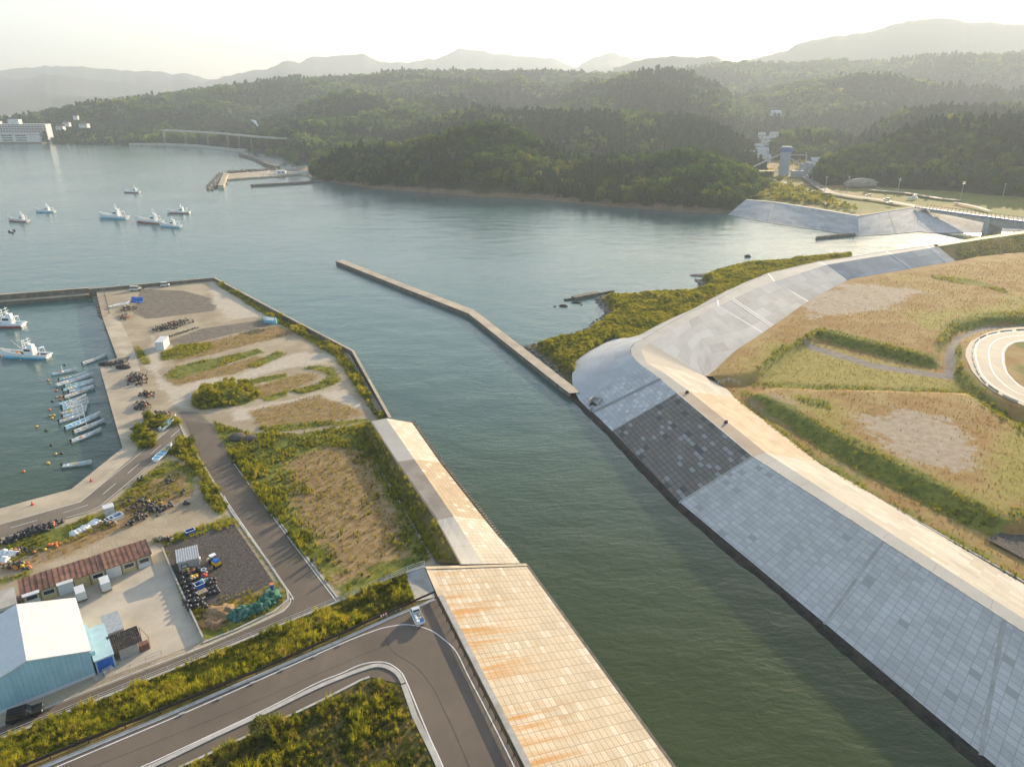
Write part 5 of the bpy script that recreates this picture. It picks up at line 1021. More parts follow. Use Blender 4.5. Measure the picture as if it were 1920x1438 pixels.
def skiff(name, a, b, z, label, deck='boat_blue', hull='boat_white', grp=None, motor=True, mast=0, cat='boat', stuffc=None, keel=False, wr=.2, seed=0):
    p, q = at(*a, z), at(*b, z); L = math.dist(p[:2], q[:2]); hd = heading(p, q)
    t = empty(name, ((p[0] + q[0]) / 2, (p[1] + q[1]) / 2, z + (.25 if z > .5 else 0)), hd, label, cat, grp); Lr = round(L, 1); r = random.Random(seed + int(a[0] * 7))
    hm, dm = hull_mesh(L, L * wr * 1.28, .5 if L < 9 else .6, .7 if L < 9 else .9, .46 if L < 9 else .55, 1.3, .8)
    hm.build('hull', M[hull], t); o = dm.build('deck', M[deck], t, fix=False)
    mb = MB()
    for s in (-.3, -.08, .14): mb.box((s * L, 0, .53 if L < 9 else .64), (.22, L * wr * .8, .07))
    mb.build('thwart', M[hull], t)
    if motor:
        m_ = MB(); m_.box((-L * .5 - .15, 0, .75), (.45, .35, .5), 0, .8); m_.box((-L * .5 - .2, 0, .1), (.18, .14, .9)); m_.build('outboard_motor', M['black' if r.random() < .6 else 'boat_grey'], t)
    if keel: MB().box((0, 0, -.3), (L * .8, .18, .2)).build('keel', M['keel_red'], t)
    if mast: MB().tube((-L * .05, 0, .2), (-L * .05, 0, mast), .07, .05, 6).box((-L * .05, 0, mast * .96), (.1, .7, .1)).build('mast', M['boat_white'], t)
    for k in range(r.randint(1, 3)):
        s = r.uniform(-.3, .25); MB().box((s * L, r.uniform(-.2, .2), .55), (r.uniform(.4, .8), r.uniform(.3, .5), .35), r.uniform(0, 1)).build('crate', M[stuffc or r.choice(['boat_white', 'float_orange', 'crate_sky', 'float_beige', 'float_yellow'])], t)
    MB().box((L * .43, 0, .82 if L < 9 else 1.1), (L * .08, L * wr * .22, .06)).build('bow_deck', M[hull], t)
    return t
Z5 = lambda x, y: (90 + x / 6.5375, 680 + y / 6.5375)
G = 'small work skiffs moored side by side in the harbour'
SK = [((55, 155), (338, 98), 'boat_blue', 2.6, 'blue-decked skiff with a short bare mast, farthest from the quay road in the moored row'), ((140, 222), (450, 152), 'boat_green', 0, 'narrow skiff with a green patch on its deck, second in the moored row'),
 ((112, 292), (522, 175), 'boat_grey', 0, 'larger white skiff with a boxy white stern, third in the moored row'), ((212, 303), (540, 238), 'boat_green', 0, 'skiff with a deep green interior in the moored row'),
 ((190, 352), (538, 258), 'boat_teal', 0, 'teal-decked skiff just below the deep green one'), ((262, 368), (545, 312), 'boat_grey', 0, 'grey open skiff partly hidden between its neighbours'), ((205, 440), (543, 328), 'boat_cream', 0, 'cream-decked skiff with white gear amidships'),
 ((152, 530), (452, 432), 'boat_blue', 0, 'sky blue open skiff, first of the tight lower cluster'), ((176, 556), (470, 472), 'boat_blue', 0, 'white skiff with dark blue deck, second of the tight lower cluster'), ((182, 588), (480, 512), 'boat_teal', 0, 'blue-green skiff in the middle of the tight lower cluster'),
 ((170, 636), (463, 565), 'boat_cream', 0, 'skiff with a cream deck below the blue-green one'), ((186, 676), (455, 603), 'boat_blue', 6.0, 'skiff carrying a tall white mast'), ((142, 738), (430, 652), 'boat_grey', 0, 'low white skiff with a grey deck and cluttered stern'),
 ((215, 822), (618, 665), 'boat_blue', 6.5, 'long blue-decked boat with a tall mast, third from the bottom of the harbour row'), ((320, 868), (676, 735), 'boat_cream', 7.0, 'long pale boat with a black outboard, roped to the quay'),
 ((292, 982), (632, 850), 'boat_grey', 0, 'white skiff with a grey deck, last of the tight harbour row'), ((182, 1280), (515, 1243), 'boat_grey', 0, 'white skiff alone near the bottom quay with yellow and red gear')]
for k, (a, b, dk, ms, lb) in enumerate(SK): skiff('skiff', Z5(*a), Z5(*b), 0, lb, dk, grp=G, mast=ms, seed=k, wr=.2 if k not in (2, 13, 14) else .22)
skiff('skiff', (155, 684), (199, 669), 0, 'white skiff by itself above the row, next to the quay notch', 'boat_cream', grp=G, seed=50)
skiff('skiff', (302, 808), (329, 787), ZL, 'teal-decked boat drawn up ashore at the top end of the quay road', 'boat_teal', motor=True, keel=True, seed=51, wr=.24)
skiff('skiff', (292, 866), (321, 840), ZL, 'blue-decked boat drawn up ashore beside the quay road markings', 'boat_blue', motor=False, keel=True, seed=52, wr=.24)
skiff('skiff', (196, 545), (223, 540), ZL, 'white skiff ashore by the top of the boat ramp', 'boat_white', motor=False, seed=53); skiff('skiff', (206, 578), (241, 570), ZL, 'long white skiff ashore beside the lower corner of the boat ramp', 'boat_white', motor=False, seed=54)

def fishing_boat(a, b, label, z=0, style=0, grp='fishing boats anchored out in the bay', boom=False, deck='boat_cream', lamp=False):
    """a = bow pixel, b = stern pixel"""
    p, q = at(*a, z), at(*b, z); L = math.dist(p[:2], q[:2]); hd = heading(q, p); t = empty('fishing_boat', ((p[0] + q[0]) / 2, (p[1] + q[1]) / 2, z), hd, label, 'fishing boat', grp); Bm = L * .23; r = random.Random(int(a[0]))
    hm, dm = hull_mesh(L, Bm, L * .085, L * .09, L * .06, 2.6, .9, 14); hm.build('hull', M['boat_white'], t); dm.build('deck', M[deck], t, fix=False)
    MB().box((-.03 * L, 0, L * .012), (L * .9, Bm * .93, L * .03)).build('waterline_stripe', M['keel_red' if style % 2 else 'boat_blue'], t)
    w0 = -.12 if style != 1 else -.2; hw = L * .085
    wh = MB().box((w0 * L, 0, L * .06 + hw * .9), (L * .2, Bm * .58, hw * 1.8)).box((w0 * L - L * .04, 0, L * .06 + hw * 2.2), (L * .1, Bm * .42, hw * .9)).build('wheelhouse', M['boat_white'], t)
    for s in (-1, 1): MB().box((w0 * L + .02 * L, s * Bm * .293, L * .06 + hw * 1.3), (L * .13, .05, hw * .5)).build('window', M['glass'], wh)
    MB().box((w0 * L + L * .102, 0, L * .06 + hw * 1.3), (.05, Bm * .5, hw * .5)).build('window', M['glass'], wh)
    top = L * .06 + hw * 2.6; mb = MB(); mb.tube((w0 * L, 0, top - hw), (w0 * L, 0, top + L * .16), .12, .06); mb.box((w0 * L, 0, top + L * .06), (.15, Bm * .7, .15)).box((w0 * L, 0, top + L * .12), (.15, Bm * .5, .15)).box((w0 * L + .2, 0, top + L * .02), (.9, 1.1, .35)); mb.build('radar_mast', M['boat_white'], t)
    mb = MB(); g = -.38 * L
    for s in (-1, 1): mb.tube((g, s * Bm * .36, L * .06), (g, s * Bm * .3, L * .22), .12); mb.tube((g + L * .08, s * Bm * .36, L * .06), (g, s * Bm * .3, L * .22), .08)
    mb.tube((g, -Bm * .3, L * .22), (g, Bm * .3, L * .22), .12); mb.box((g, 0, L * .225), (L * .05, Bm * .5, .15)); mb.build('stern_gantry', M['boat_white'], t)
    MB().box((-.5 * L - L * .015, 0, L * .075), (L * .05, Bm * .8, .25)).build('stern_platform', M['boat_white'], t)
    MB().tube((.5 * L, 0, L * .165), (.585 * L, 0, L * .185), .14, .08).box((.52 * L, 0, L * .17), (L * .07, Bm * .18, .12)).build('bow_pulpit', M['boat_white'], t)
    for k in range(4): MB().box((L * r.uniform(.05, .35), Bm * r.uniform(-.2, .2), L * .06 + .35), (r.uniform(.7, 1.4), r.uniform(.6, 1.1), .7), r.uniform(0, 1)).build('deck_gear', M[r.choice(['float_orange', 'float_beige', 'boat_grey', 'crate_blue', 'net_dark'])], t)
    if boom:
        mb = MB(); mb.tube((w0 * L + L * .1, 0, L * .1), (w0 * L + L * .38, 0, L * .36), .1, .06).tube((w0 * L, 0, top + L * .1), (w0 * L + L * .38, 0, L * .36), .04)
        mb.tube((w0 * L + L * .12, -Bm * .2, L * .1), (w0 * L + L * .12, -Bm * .1, L * .38), .1).tube((w0 * L + L * .12, Bm * .2, L * .1), (w0 * L + L * .12, Bm * .1, L * .38), .1)
        for k in range(4): mb.box((w0 * L + L * .12, 0, L * (.2 + .05 * k)), (.25, Bm * .45, .12))
        mb.build('boom', M['boat_white'], t)
    return t
fishing_boat((190, 408), (239, 411), 'white fishing boat anchored leftmost of the group of four in the bay', style=0); fishing_boat((259, 416), (304, 420), 'biggest white fishing boat in the middle of the bay group of four', style=1); fishing_boat((303, 424), (339, 427), 'low white fishing boat nearest the camera in the bay group of four', style=2)
fishing_boat((316, 400), (356, 400), 'white fishing boat farthest right in the bay group of four', style=3); fishing_boat((234, 361), (262, 362), 'small fishing boat alone in the bay, farthest out', style=1, deck='boat_grey'); fishing_boat((69, 397.5), (103, 398.5), 'white fishing boat in the left of the bay, the farther of the left pair', style=0); fishing_boat((19, 414), (53, 416.5), 'small fishing boat in the left of the bay, the nearer of the left pair', style=1, deck='boat_grey')
fishing_boat((8, 668), (92, 671), 'fishing boat with boom and gantries moored in the middle of the harbour basin', style=0, boom=True, grp='larger fishing boats in the harbour basin', deck='net_dark'); fishing_boat((-42, 612), (45, 612), 'fishing boat cut off by the left picture edge in the harbour basin', style=1, boom=True, grp='larger fishing boats in the harbour basin', deck='boat_blue')
fishing_boat((418, 346), (428.5, 345), 'small white boat tied up behind the rocky breakwater', style=0, grp='boats of the small far harbour')
fishing_boat((1702, 373), (1719, 372), 'white boat parked ashore on the grass beyond the far levee', z=5, style=0, grp='boats of the far field')

for (p, q, lb) in ((Z5(470, 470), Z5(705, 412), 'slack mooring rope from the tight skiff cluster to the quay'), (Z5(676, 722), Z5(815, 655), 'mooring rope from the long pale boat to the quay'), (Z5(545, 238), Z5(690, 235), 'thin mooring rope from the deep green skiff to the quay')):
    a_, b_ = Vector(at(*p, .6)), Vector(at(*q, ZL)); mb = MB(); pts_ = [a_.lerp(b_, k / 8) - Vector((0, 0, 1.1 * math.sin(math.pi * k / 8))) - a_ for k in range(9)]
    for u_, v_ in zip(pts_, pts_[1:]): mb.tube(u_, v_, .06, n=5)
    o = mb.build('mooring_rope', M['boat_cream']); o.location = a_; tag(o, lb, 'rope')
# ================================================================ floats
def fl_mesh(c): return MB().ball((0, 0, .28), .36, .8, 9, 6).tube((-.46, 0, .28), (-.3, 0, .28), .09, n=5).tube((.3, 0, .28), (.46, 0, .28), .09, n=5).mesh('fishing_float', M[c], True)
FM = {c: fl_mesh(c) for c in ('float_black', 'float_orange', 'float_yellow', 'float_beige', 'boat_blue', 'boat_white', 'red')}
CN = {'float_black': 'black', 'float_orange': 'orange', 'float_yellow': 'yellow', 'float_beige': 'dull beige', 'boat_blue': 'blue', 'boat_white': 'white', 'red': 'red'}
def flt(x, y, z, c, label, grp, sc=1.0, name='fishing_float'):
    o = inst(name, FM[c], None, at(x, y, z), RNG.uniform(0, 6), sc); return tag(o, label, 'float', grp)
WB = [((105, 355), 'float_orange'), ((160, 428), 'float_orange'), ((55, 482), 'float_black'), ((25, 590), 'float_orange'), ((75, 655), 'float_yellow'), ((52, 692), 'float_yellow'), ((30, 662), 'float_beige'), ((42, 1022), 'float_black'), ((97, 1132), 'float_yellow'), ((168, 1125), 'float_black'), ((8, 1246), 'float_yellow'), ((205, 38), 'float_black'), ((28, 263), 'float_beige'), ((2, 228), 'float_orange'), ((105, 437), 'float_beige'), ((150, 465), 'float_orange')]
for (x, y), c in WB:
    px_, py_ = Z5(x, y); flt(px_, py_, -.2, c, f'{CN[c]} buoy floating among the moored skiffs', f'{CN[c]} buoys floating among the moored skiffs', 1.1, 'mooring_buoy')
for (x, y), c, lb in [((0, 670), 'float_orange', 'orange buoy beside the boom fishing boat bow'), ((39, 677), 'float_beige', 'beige buoy under the boom fishing boat hull'), ((45, 886), 'float_orange', 'orange buoy in the open basin, lowest on the water'), ((69, 801.5), 'float_yellow', 'yellow buoy left of the lower skiffs'), ((90, 870), 'float_yellow', 'yellow buoy left of the lone lowest skiff'), ((104.5, 853.5), 'float_beige', 'beige buoy above the lone lowest skiff'), ((87, 809), 'float_black', 'black buoy in a gap left of the lower skiffs')]: flt(x, y, -.2, c, lb, None, 1.1, 'mooring_buoy')
r = random.Random(3); k_ = 0
for row in range(3):
    for k in range(12): flt(2 + k * 6.5 + row * 3 + r.uniform(-1, 1), 334 + row * 9 + r.uniform(-1.5, 1.5) + k * .4, -.2, 'float_black', 'tiny dark float on the aquaculture lines far out on the left', 'aquaculture line floats', .9, 'mooring_buoy')
for x, y in ((18, 436), (23.5, 438), (27, 433.5)): flt(x, y, -.2, 'float_black', 'dark buoy on the water at the left edge below the left boat pair', 'dark buoys at the left edge', 2.2, 'mooring_buoy')
# rows of black floats beside the grey shed (nearest ones: each a thing)
Z6 = lambda x, y: (300 + x / 11.06, 1000 + y / 11.06)
rows = [((440, 950), (620, 1430), 11), ((600, 980), (760, 1430), 10), ((780, 1400), (900, 1370), 2), ((1000, 1190), (1030, 1270), 2), ((1080, 1160), (1110, 1240), 2), ((1150, 1130), (1210, 1230), 3), ((540, 1440), (620, 1590), 4), ((680, 1440), (760, 1570), 4), ((800, 1420), (960, 1540), 4), ((640, 1440), (860, 1440), 4), ((480, 900), (560, 870), 2)]
for a, b, n in rows:
    for k in range(n):
        f = k / max(1, n - 1); x, y = Z6(a[0] + (b[0] - a[0]) * f, a[1] + (b[1] - a[1]) * f); flt(x, y, ZL + .05, 'float_black', 'black fishing float in the tidy rows below the grey shed', 'black floats in rows below the grey shed', 1.15)
        if a[0] < 700 and k % 2: flt(x + .4, y - 4.5, ZL + .55, 'float_black', 'black fishing float in the tidy rows below the grey shed', 'black floats in rows below the grey shed', 1.1)
for (cx, cy), n, cs, who in [((540, 810), 9, ['float_orange', 'float_beige', 'float_black'], 'against the grey shed wall'), ((730, 920), 12, ['float_orange', 'float_yellow', 'float_beige'], 'in the middle of the yard pile'), ((930, 860), 7, ['red', 'boat_white', 'float_beige'], 'near the right corner of the grey shed'), ((940, 990), 9, ['boat_blue', 'float_beige', 'float_black'], 'right of the blue bin'), ((1090, 1010), 9, ['float_black', 'net_dark'], 'at the right edge of the yard pile'), ((790, 790), 7, ['float_black', 'float_orange'], 'under the grey shed eaves')]:
    for k in range(n):
        c = r.choice([q for q in cs if q in FM]); x, y = Z6(cx + r.uniform(-75, 75), cy + r.uniform(-45, 45)); flt(x, y, ZL + .05 + r.choice((0, 0, .4)), c, f'{CN[c]} fishing float {who}', f'{CN[c]} floats {who}', .9)
# clumps in the junk strip below the quay road
CL = [((268, 963 - 25), 16), ((285, 955), 18), ((303, 957), 14), ((318, 948), 12), ((258, 972), 12), ((242, 982), 14), ((350, 944), 9), ((345, 928), 6), ((318, 898), 8), ((315, 905), 8), ((392, 915), 10), ((399, 935), 8), ((262, 897), 9)]
for (cx, cy), n in CL:
    for k in range(int(n * .62)): flt(cx + r.gauss(0, 4.2), cy + r.gauss(0, 2.8), ZL + r.choice((0, 0, .45)), r.choice(['float_black'] * 5), 'black fishing float dumped in clumps on the weedy strip below the quay road', 'black floats dumped in the weedy strip', .95)
for k in range(12): flt(100 + r.gauss(0, 6), 1022 + r.gauss(0, 3), ZL + .05, 'float_orange', 'orange float in the bright heap on the weeds', 'orange floats in the heap on the weeds', .8)
# the remaining floats: one mass
P_ = []; K_ = []
def heap(cx, cy, wx, wy, n, h=1.0, mix=(.7, .1, .1, .1), z=ZL, ang=0):
    for k in range(n):
        a, b = r.gauss(0, .5), r.gauss(0, .5); a, b = max(-1, min(1, a)), max(-1, min(1, b)); x = cx + wx * a * math.cos(ang) - wy * b * math.sin(ang); y = cy + wx * a * math.sin(ang) + wy * b * math.cos(ang)
        p = at(x, y, z); P_.append((p[0], p[1], z + h * r.random() * (1 - .8 * max(abs(a), abs(b))))); K_.append(r.choices(range(4), mix)[0])
heap(258, 712, 18, 11, 210, 2.2, (.62, .03, .02, .33)); heap(275, 741, 14, 4, 60, 1.2); heap(268, 762, 15, 8, 110, 1.4, (.65, .03, .02, .3)); heap(305, 778, 17, 6, 45, 1.0); heap(243, 590 - 26, 0, 0, 0)
heap(262, 543, 13, 3.5, 70, 1.4, (.9, 0, 0, .1)); heap(242, 580, 14, 5, 80, 1.2, (.75, .04, 0, .21)); heap(233, 595, 11, 6, 60, .9, (.4, .15, .03, .42)); heap(325, 611, 38, 6.5, 230, 1.5, (.78, .04, .0, .18), ang=-.24); heap(225, 682, 18, 5, 60, 1.0, (.9, 0, 0, .1), ang=-.15)
heap(60, 1000, 62, 5, 300, 1.3, (.96, .01, .0, .03), ang=-.33); heap(30, 1062, 26, 6, 50, .7, (.5, .2, .1, .2)); heap(45, 1035, 40, 6, 40, .5, (.6, .2, .1, .1)); heap(310, 1012, 20, 4, 40, .6, (.7, 0, 0, .3)); heap(270, 950, 40, 18, 70, .5, (.8, .05, .05, .1)); heap(205, 982, 14, 4, 30, .6, (.4, .1, .1, .4)); heap(355, 1074, 14, 6, 40, .8, (.5, .2, .1, .2))
for k in range(34):
    p = at(305 + k * 2.0, 634 - k * .62 + (k % 2) * 2, ZL); P_.append((p[0], p[1], ZL)); K_.append(0)
scatter('fishing_floats', P_, RNG.uniform(.55, 1.0, len(P_)), [proto(FM[c]) for c in ('float_black', 'float_orange', 'float_yellow', 'float_beige')], pick=K_, lean=.3)
for k, (x, y, w_, d_, h_, m_, lb) in enumerate([(200, 686, 5, 2.6, 1.4, 'net_dark', 'brown heap of netting at the left of the quay notch pile'), (232, 692, 4.6, 2.6, 1.5, 'net_dark', 'brown heap of netting at the right of the quay notch pile'), (446, 824, 4.2, 3.6, 1.7, 'gravel', 'grey gravel heap nearer the dirt road'), (470, 826, 3.6, 3.2, 1.4, 'gravel', 'smaller grey gravel heap beside the first')]):
    me = blob(400 + k, 3, .06, .9); me.materials.append(M[m_]); [setattr(p, 'use_smooth', True) for p in me.polygons]; o = link('netting_heap' if m_ == 'net_dark' else 'gravel_heap', me); o.location = at(x, y, ZL - .3); o.scale = (w_ * .5, d_ * .5, h_ * .6); tag(o, lb, 'heap')
# green net heap and soil mounds
def lumpy(name, pts, m_, label, cat, seed, sub=3):
    b = bmesh.new(); r2 = random.Random(seed); c0 = at(*pts[0][:2], ZL); rz_ = None
    me = bpy.data.meshes.new(name); VV = MB()
    for (x, y, rx, ry, h) in pts:
        p = at(x, y, ZL); bb = bmesh.new(); bmesh.ops.create_icosphere(bb, subdivisions=sub, radius=1)
        vs = []
        for v in bb.verts:
            q = v.co * (1 + .42 * (vn(np.array([v.co.x * 3.3 + x]), np.array([v.co.y * 3.3 + v.co.z * 3]), seed)[0] - .5) * 2 + r2.uniform(-.05, .05)); vs.append((p[0] - c0[0] + q.x * rx, p[1] - c0[1] + q.y * ry, max(q.z, -.3) * h))
        VV.add(vs, [[v.index for v in f.verts] for f in bb.faces]); bb.free()
    o = VV.build(name, M[m_], None, True); o.location = c0; return tag(o, label, cat)
lumpy('net_heap', [(443, 1156, 1.6, 1.3, 1.1), (452, 1148, 1.4, 1.3, 1.4), (460, 1152, 1.5, 1.3, 1.2), (470, 1146, 1.5, 1.2, 1.2), (481, 1144, 1.4, 1.2, 1.2), (492, 1138, 1.5, 1.2, 1.2), (500, 1130, 1.5, 1.3, 1.3), (509, 1122, 1.6, 1.5, 1.4), (514, 1118, 1.2, 1.2, 1.1)], 'net_green', 'long crumpled heap of green fishing net on the grass by the road bend', 'net', 3)
lumpy('soil_mound', [(412, 1152, 2.6, 1.8, .9), (425, 1146, 2.0, 1.4, .8)], 'wood', 'low brown soil mound next to the green net', 'mound', 5); lumpy('soil_mound', [(402, 1168, 2.0, 1.5, .6)], 'wood', 'smaller flat soil mound towards the yard wall', 'mound', 6)

# ================================================================ buildings of the port
def frame(a, b):                       # base line a->b : origin, heading, length
    return a, heading(a, b), math.dist(a[:2], b[:2])
def win(name, w_, h_, x, y, z, face, parent, rz=0, m_='glass', fr='wall_white'):
    """window box: frame with a glass pane; face = 'y' or 'x' normal axis sign"""
    d = (w_, .08, h_) if face in ('-y', '+y') else (.08, w_, h_); f = MB(); n = MB()
    s = {'-y': (0, -1), '+y': (0, 1), '-x': (-1, 0), '+x': (1, 0)}[face]; f.box((0, 0, 0), d); o = f.build(name, M[fr], parent); o.location = (x, y, z)
    d2 = (w_ - .24, .05, h_ - .24) if face in ('-y', '+y') else (.05, w_ - .24, h_ - .24); MB().box((s[0] * .05, s[1] * .05, 0), d2).build('pane', M[m_], o); return o
r = random.Random(31)
# prefab row: 18.9 m long, local x along the front (left->right), +y backwards
a, b = at(*(0 + 200 / 3.6125, 1040 + 345 / 3.6125), ZL), at(1035 / 3.6125, 1040 + 65 / 3.6125, ZL); a = ext(b, a, .6); org, hd, Ln = frame(a, b)
t = empty('prefab_building', org, hd, 'long low prefab building with a rusty brown roof and beige and white bays', 'building'); Dp = 4.6; nb = 8; wb = Ln / nb
MB().bx(0, 0, 0, Ln, Dp, 2.35).build('wall', M['wall_beige'], t)
rust = [plain('rusty_brown_roof', c_, .75, .35, .7, dirt=(.13, .08, .06)) for c_ in ((.27, .13, .085), (.22, .115, .08), (.31, .16, .1))]
for k in range(nb):
    x0, x1 = k * wb + .04 - (.25 if k == 0 else 0), (k + 1) * wb - .04 + (.25 if k == nb - 1 else 0); dz, dy = r.uniform(-.07, .1), r.uniform(-.12, .12); mb = MB()
    mb.add([(x0, -.35 + dy, 2.42 + dz), (x1, -.35 + dy, 2.42 + dz), (x1, Dp + .2, 2.79 + dz), (x0, Dp + .2, 2.79 + dz), (x0, -.35 + dy, 2.3), (x1, -.35 + dy, 2.3), (x1, Dp + .2, 2.4), (x0, Dp + .2, 2.4)], [(0, 1, 2, 3), (0, 4, 5, 1), (1, 5, 6, 2), (2, 6, 7, 3), (3, 7, 4, 0), (7, 6, 5, 4)]); rf = mb.build('roof', rust[k % 3], t); mb = MB()
    for q in range(4): x = x0 + (x1 - x0) * q / 3; mb.tube((x, -.35 + dy, 2.45 + dz), (x, Dp + .2, 2.82 + dz), .045, n=4)
    mb.build('roof_rib', rust[(k + 1) % 3], rf); MB().box((k * wb, -.04, 1.2), (.14, .12, 2.35)).build('corner_post', M['rust_brown'], t)
for k in range(nb):
    x = (k + .5) * wb; kind = 'wwpppwpw'[k]
    if k in (2, 5): MB().box((x, -.05, 1.15), (wb - .15, .08, 2.25)).build('shutter_door', M['wall_white'], t)
    if k in (0, 1, 4, 6, 7): win('window', wb * .72, .95, x, -.04, 1.45, '-y', t)
    if k in (0, 7): MB().box((x, -.05, .45), (wb * .85, .06, .85)).build('door_panel', M['wall_white'], t)
    if k in (0, 2): MB().box((x, -.45, 2.5), (wb, .9, .07)).build('awning', M['white'], t)
# grey shed with ribbed roof
Z6a = lambda x, y, z: at(300 + x / 11.06, 1000 + y / 11.06, z)
org, hd, Ln = frame(Z6a(410, 820, ZL), Z6a(840, 710, ZL)); t = empty('small_shed', org, hd, 'small grey shed with a ribbed pale metal roof on the dark gravel yard', 'shed'); Dp = 3.6
MB().bx(0, 0, 0, Ln, Dp, 2.3).build('wall', M['wall_grey'], t)
mb = MB().add([(-.15, -.25, 2.3), (Ln + .1, -.25, 2.3), (Ln + .1, Dp + .2, 2.55), (-.15, Dp + .2, 2.55), (-.15, -.25, 2.2), (Ln + .1, -.25, 2.2), (Ln + .1, Dp + .2, 2.3), (-.15, Dp + .2, 2.3)], [(0, 1, 2, 3), (0, 4, 5, 1), (1, 5, 6, 2), (2, 6, 7, 3), (3, 7, 4, 0)]); rf = mb.build('roof', M['steel'], t)
mb = MB()
for k in range(10): x = -.1 + (Ln + .1) * k / 9; mb.add([(x, -.26, 2.42), (x + .12, -.26, 2.42), (x + .12, Dp + .2, 2.67), (x, Dp + .2, 2.67), (x, -.26, 2.3), (x + .12, -.26, 2.3), (x + .12, Dp + .2, 2.56), (x, Dp + .2, 2.56)], [(0, 1, 2, 3), (0, 4, 5, 1), (1, 5, 6, 2), (3, 7, 4, 0)])
mb.build('roof_rib', M['white_steel'], rf); win('window', 1.1, .8, Ln * .28, -.04, 1.25, '-y', t, m_='boat_grey', fr='brown_steel'); MB().box((Ln * .72, -.03, 1.0), (1.5, .06, 1.9)).build('shutter_door', M['steel'], t); MB().box((Ln + .15, 1.2, 1.1), (.35, .8, .6)).build('meter_box', M['white'], t)
# warehouse: gable end towards the camera
o3 = lambda x, y, z: at(x / 3.6125, 1040 + y / 3.6125, z)
A = Vector(o3(650, 815, ZL)); Bk = Vector(o3(500, 300, ZL + 4.65)); ez = 4.65; Rf = Vector(o3(185, 745, 9.3)); hd = heading(A, (2 * Rf.x - A.x, 2 * Rf.y - A.y)); dep = (Vector((Bk.x, Bk.y)) - Vector((A.x, A.y))).length; wd = 2 * (Vector((Rf.x, Rf.y)) - Vector((A.x, A.y))).length; rz_ = 9.3 - ZL
hd = heading((0, 0), (A.x - Rf.x, A.y - Rf.y)); back = Vector((Bk.x - A.x, Bk.y - A.y)).normalized(); hd = math.atan2(back.y, back.x) - math.pi / 2; side = Vector((-back.y, back.x)); wd = 2 * abs((Vector((Rf.x, Rf.y)) - Vector((A.x, A.y))).dot(side))
t = empty('warehouse', A, hd, 'big pale blue warehouse with a white gabled roof at the left edge', 'building')
MB().xsec([(0, 0), (-wd, 0), (-wd, ez - .1), (-wd / 2, rz_ - .1), (0, ez - .1)], 0, dep).build('wall', M['wall_blue'], t)
mb = MB().xsec([(.3, ez - .12), (-wd / 2, rz_ + .02), (-wd - .3, ez - .12), (-wd - .3, ez + .05), (-wd / 2, rz_ + .2), (.3, ez + .05)], -.25, dep + .25); rf = mb.build('roof', M['roof_white'], t)
mb = MB().box((-wd / 2, -.05, .3), (wd, .1, .5)); mb.build('plinth', M['white'], t); MB().box((.15, dep / 2, ez - .1), (.2, dep, .2)).build('eaves_gutter', M['boat_blue'], t); MB().box((.35, dep * .35, 1.6), (.7, dep * .5, 3.2)).build('lean_to', M['container_blue'], t)
# pale blue insulated box with an open end, tilted like the warehouse
def boxhouse(name, base, wd, dep, h, hd, label, cat, wall, roof, roofz=.15, lip=.1):
    t = empty(name, base, hd, label, cat); MB().bx(-wd, 0, 0, 0, dep, h).build('wall', M[wall], t); MB().bx(-wd - lip, -lip, h, lip, dep + lip, h + roofz).build('roof', M[roof], t); return t
hdw = hd
t = boxhouse('cold_store', at(219, 1250, ZL), 2.5, 8.2, 2.4, hdw, 'pale blue container-like cold store with an open blue end', 'container', 'container_blue', 'container_blue'); MB().bx(-2.3, -.05, .3, -.2, .02, 2.2).build('end_door', M['crate_blue'], t)
MB().box((-1.2, -.6, .6), (1.4, .8, .5), .2).build('machine', M['steel'], t)
t = boxhouse('storage_container', at(237, 1200, ZL), 2.3, 5.0, 2.3, hdw, 'pale grey container behind the black-roofed shed', 'container', 'wall_grey', 'steel')
t = empty('small_shed', at(262, 1224, ZL), hdw, 'small grey shed with a black corrugated lean-to roof beside the containers', 'shed'); MB().bx(-2.6, 0, 0, 0, 3.2, 2.0).build('wall', M['wall_grey'], t)
mb = MB(); 
for k in range(16): x = -3.6 + k * .27; mb.add([(x, -.3, 2.1), (x + .14, -.3, 2.16), (x + .27, -.3, 2.1), (x, 3.4, 2.6), (x + .14, 3.4, 2.66), (x + .27, 3.4, 2.6)], [(0, 1, 4, 3), (1, 2, 5, 4)])
rfm = MB().bx(-3.6, -.3, 2.0, .7, -.28, 2.08); mb.build('roof', M['net_dark'], t, fix=False); MB().bx(.1, -.02, 0, 1.5, .9, 1.2).build('wooden_bin', M['rust_brown'], t)
mb = MB(); mb.tube((.9, 2.9, 0), (.9, 2.9, 2.5), .04).tube((1.6, .2, 0), (1.6, .2, 2.3), .04).tube((.9, 2.9, 2.5), (1.6, .2, 2.3), .04); mb.build('pipe_frame', M['rust_brown'], t)
# grey flat building at the left edge
t = boxhouse('small_shed', at(38, 1154, ZL), 8, 5.2, 2.4, hdw, 'flat-roofed grey shed cut by the left edge behind the warehouse', 'shed', 'wall_grey', 'concrete'); MB().box((-1.4, -.05, 1.4), (1.8, .08, 1.0)).build('window', M['glass'], t)
# two white box trailers
for (x, y), lb in (((166, 1126), 'white box trailer left of the other one, in front of the beige wall'), ((212, 1108), 'white box trailer closer to the middle of the yard')):
    t = empty('box_trailer', at(x, y, ZL), hdw, lb, 'trailer'); MB().box((-.8, 1.3, 1.25), (1.5, 2.5, 1.5), 0, .97).build('body', M['white'], t); MB().box((-.8, .02, 1.25), (1.3, .05, 1.2)).build('rear_door', M['wall_white'], t)
    for sx in (-1.45, -.15): 
        for sy in (.6, 2.0): MB().tube((sx - .1, sy, .28), (sx + .1, sy, .28), .28, n=10).build('wheel', M['black'], t)
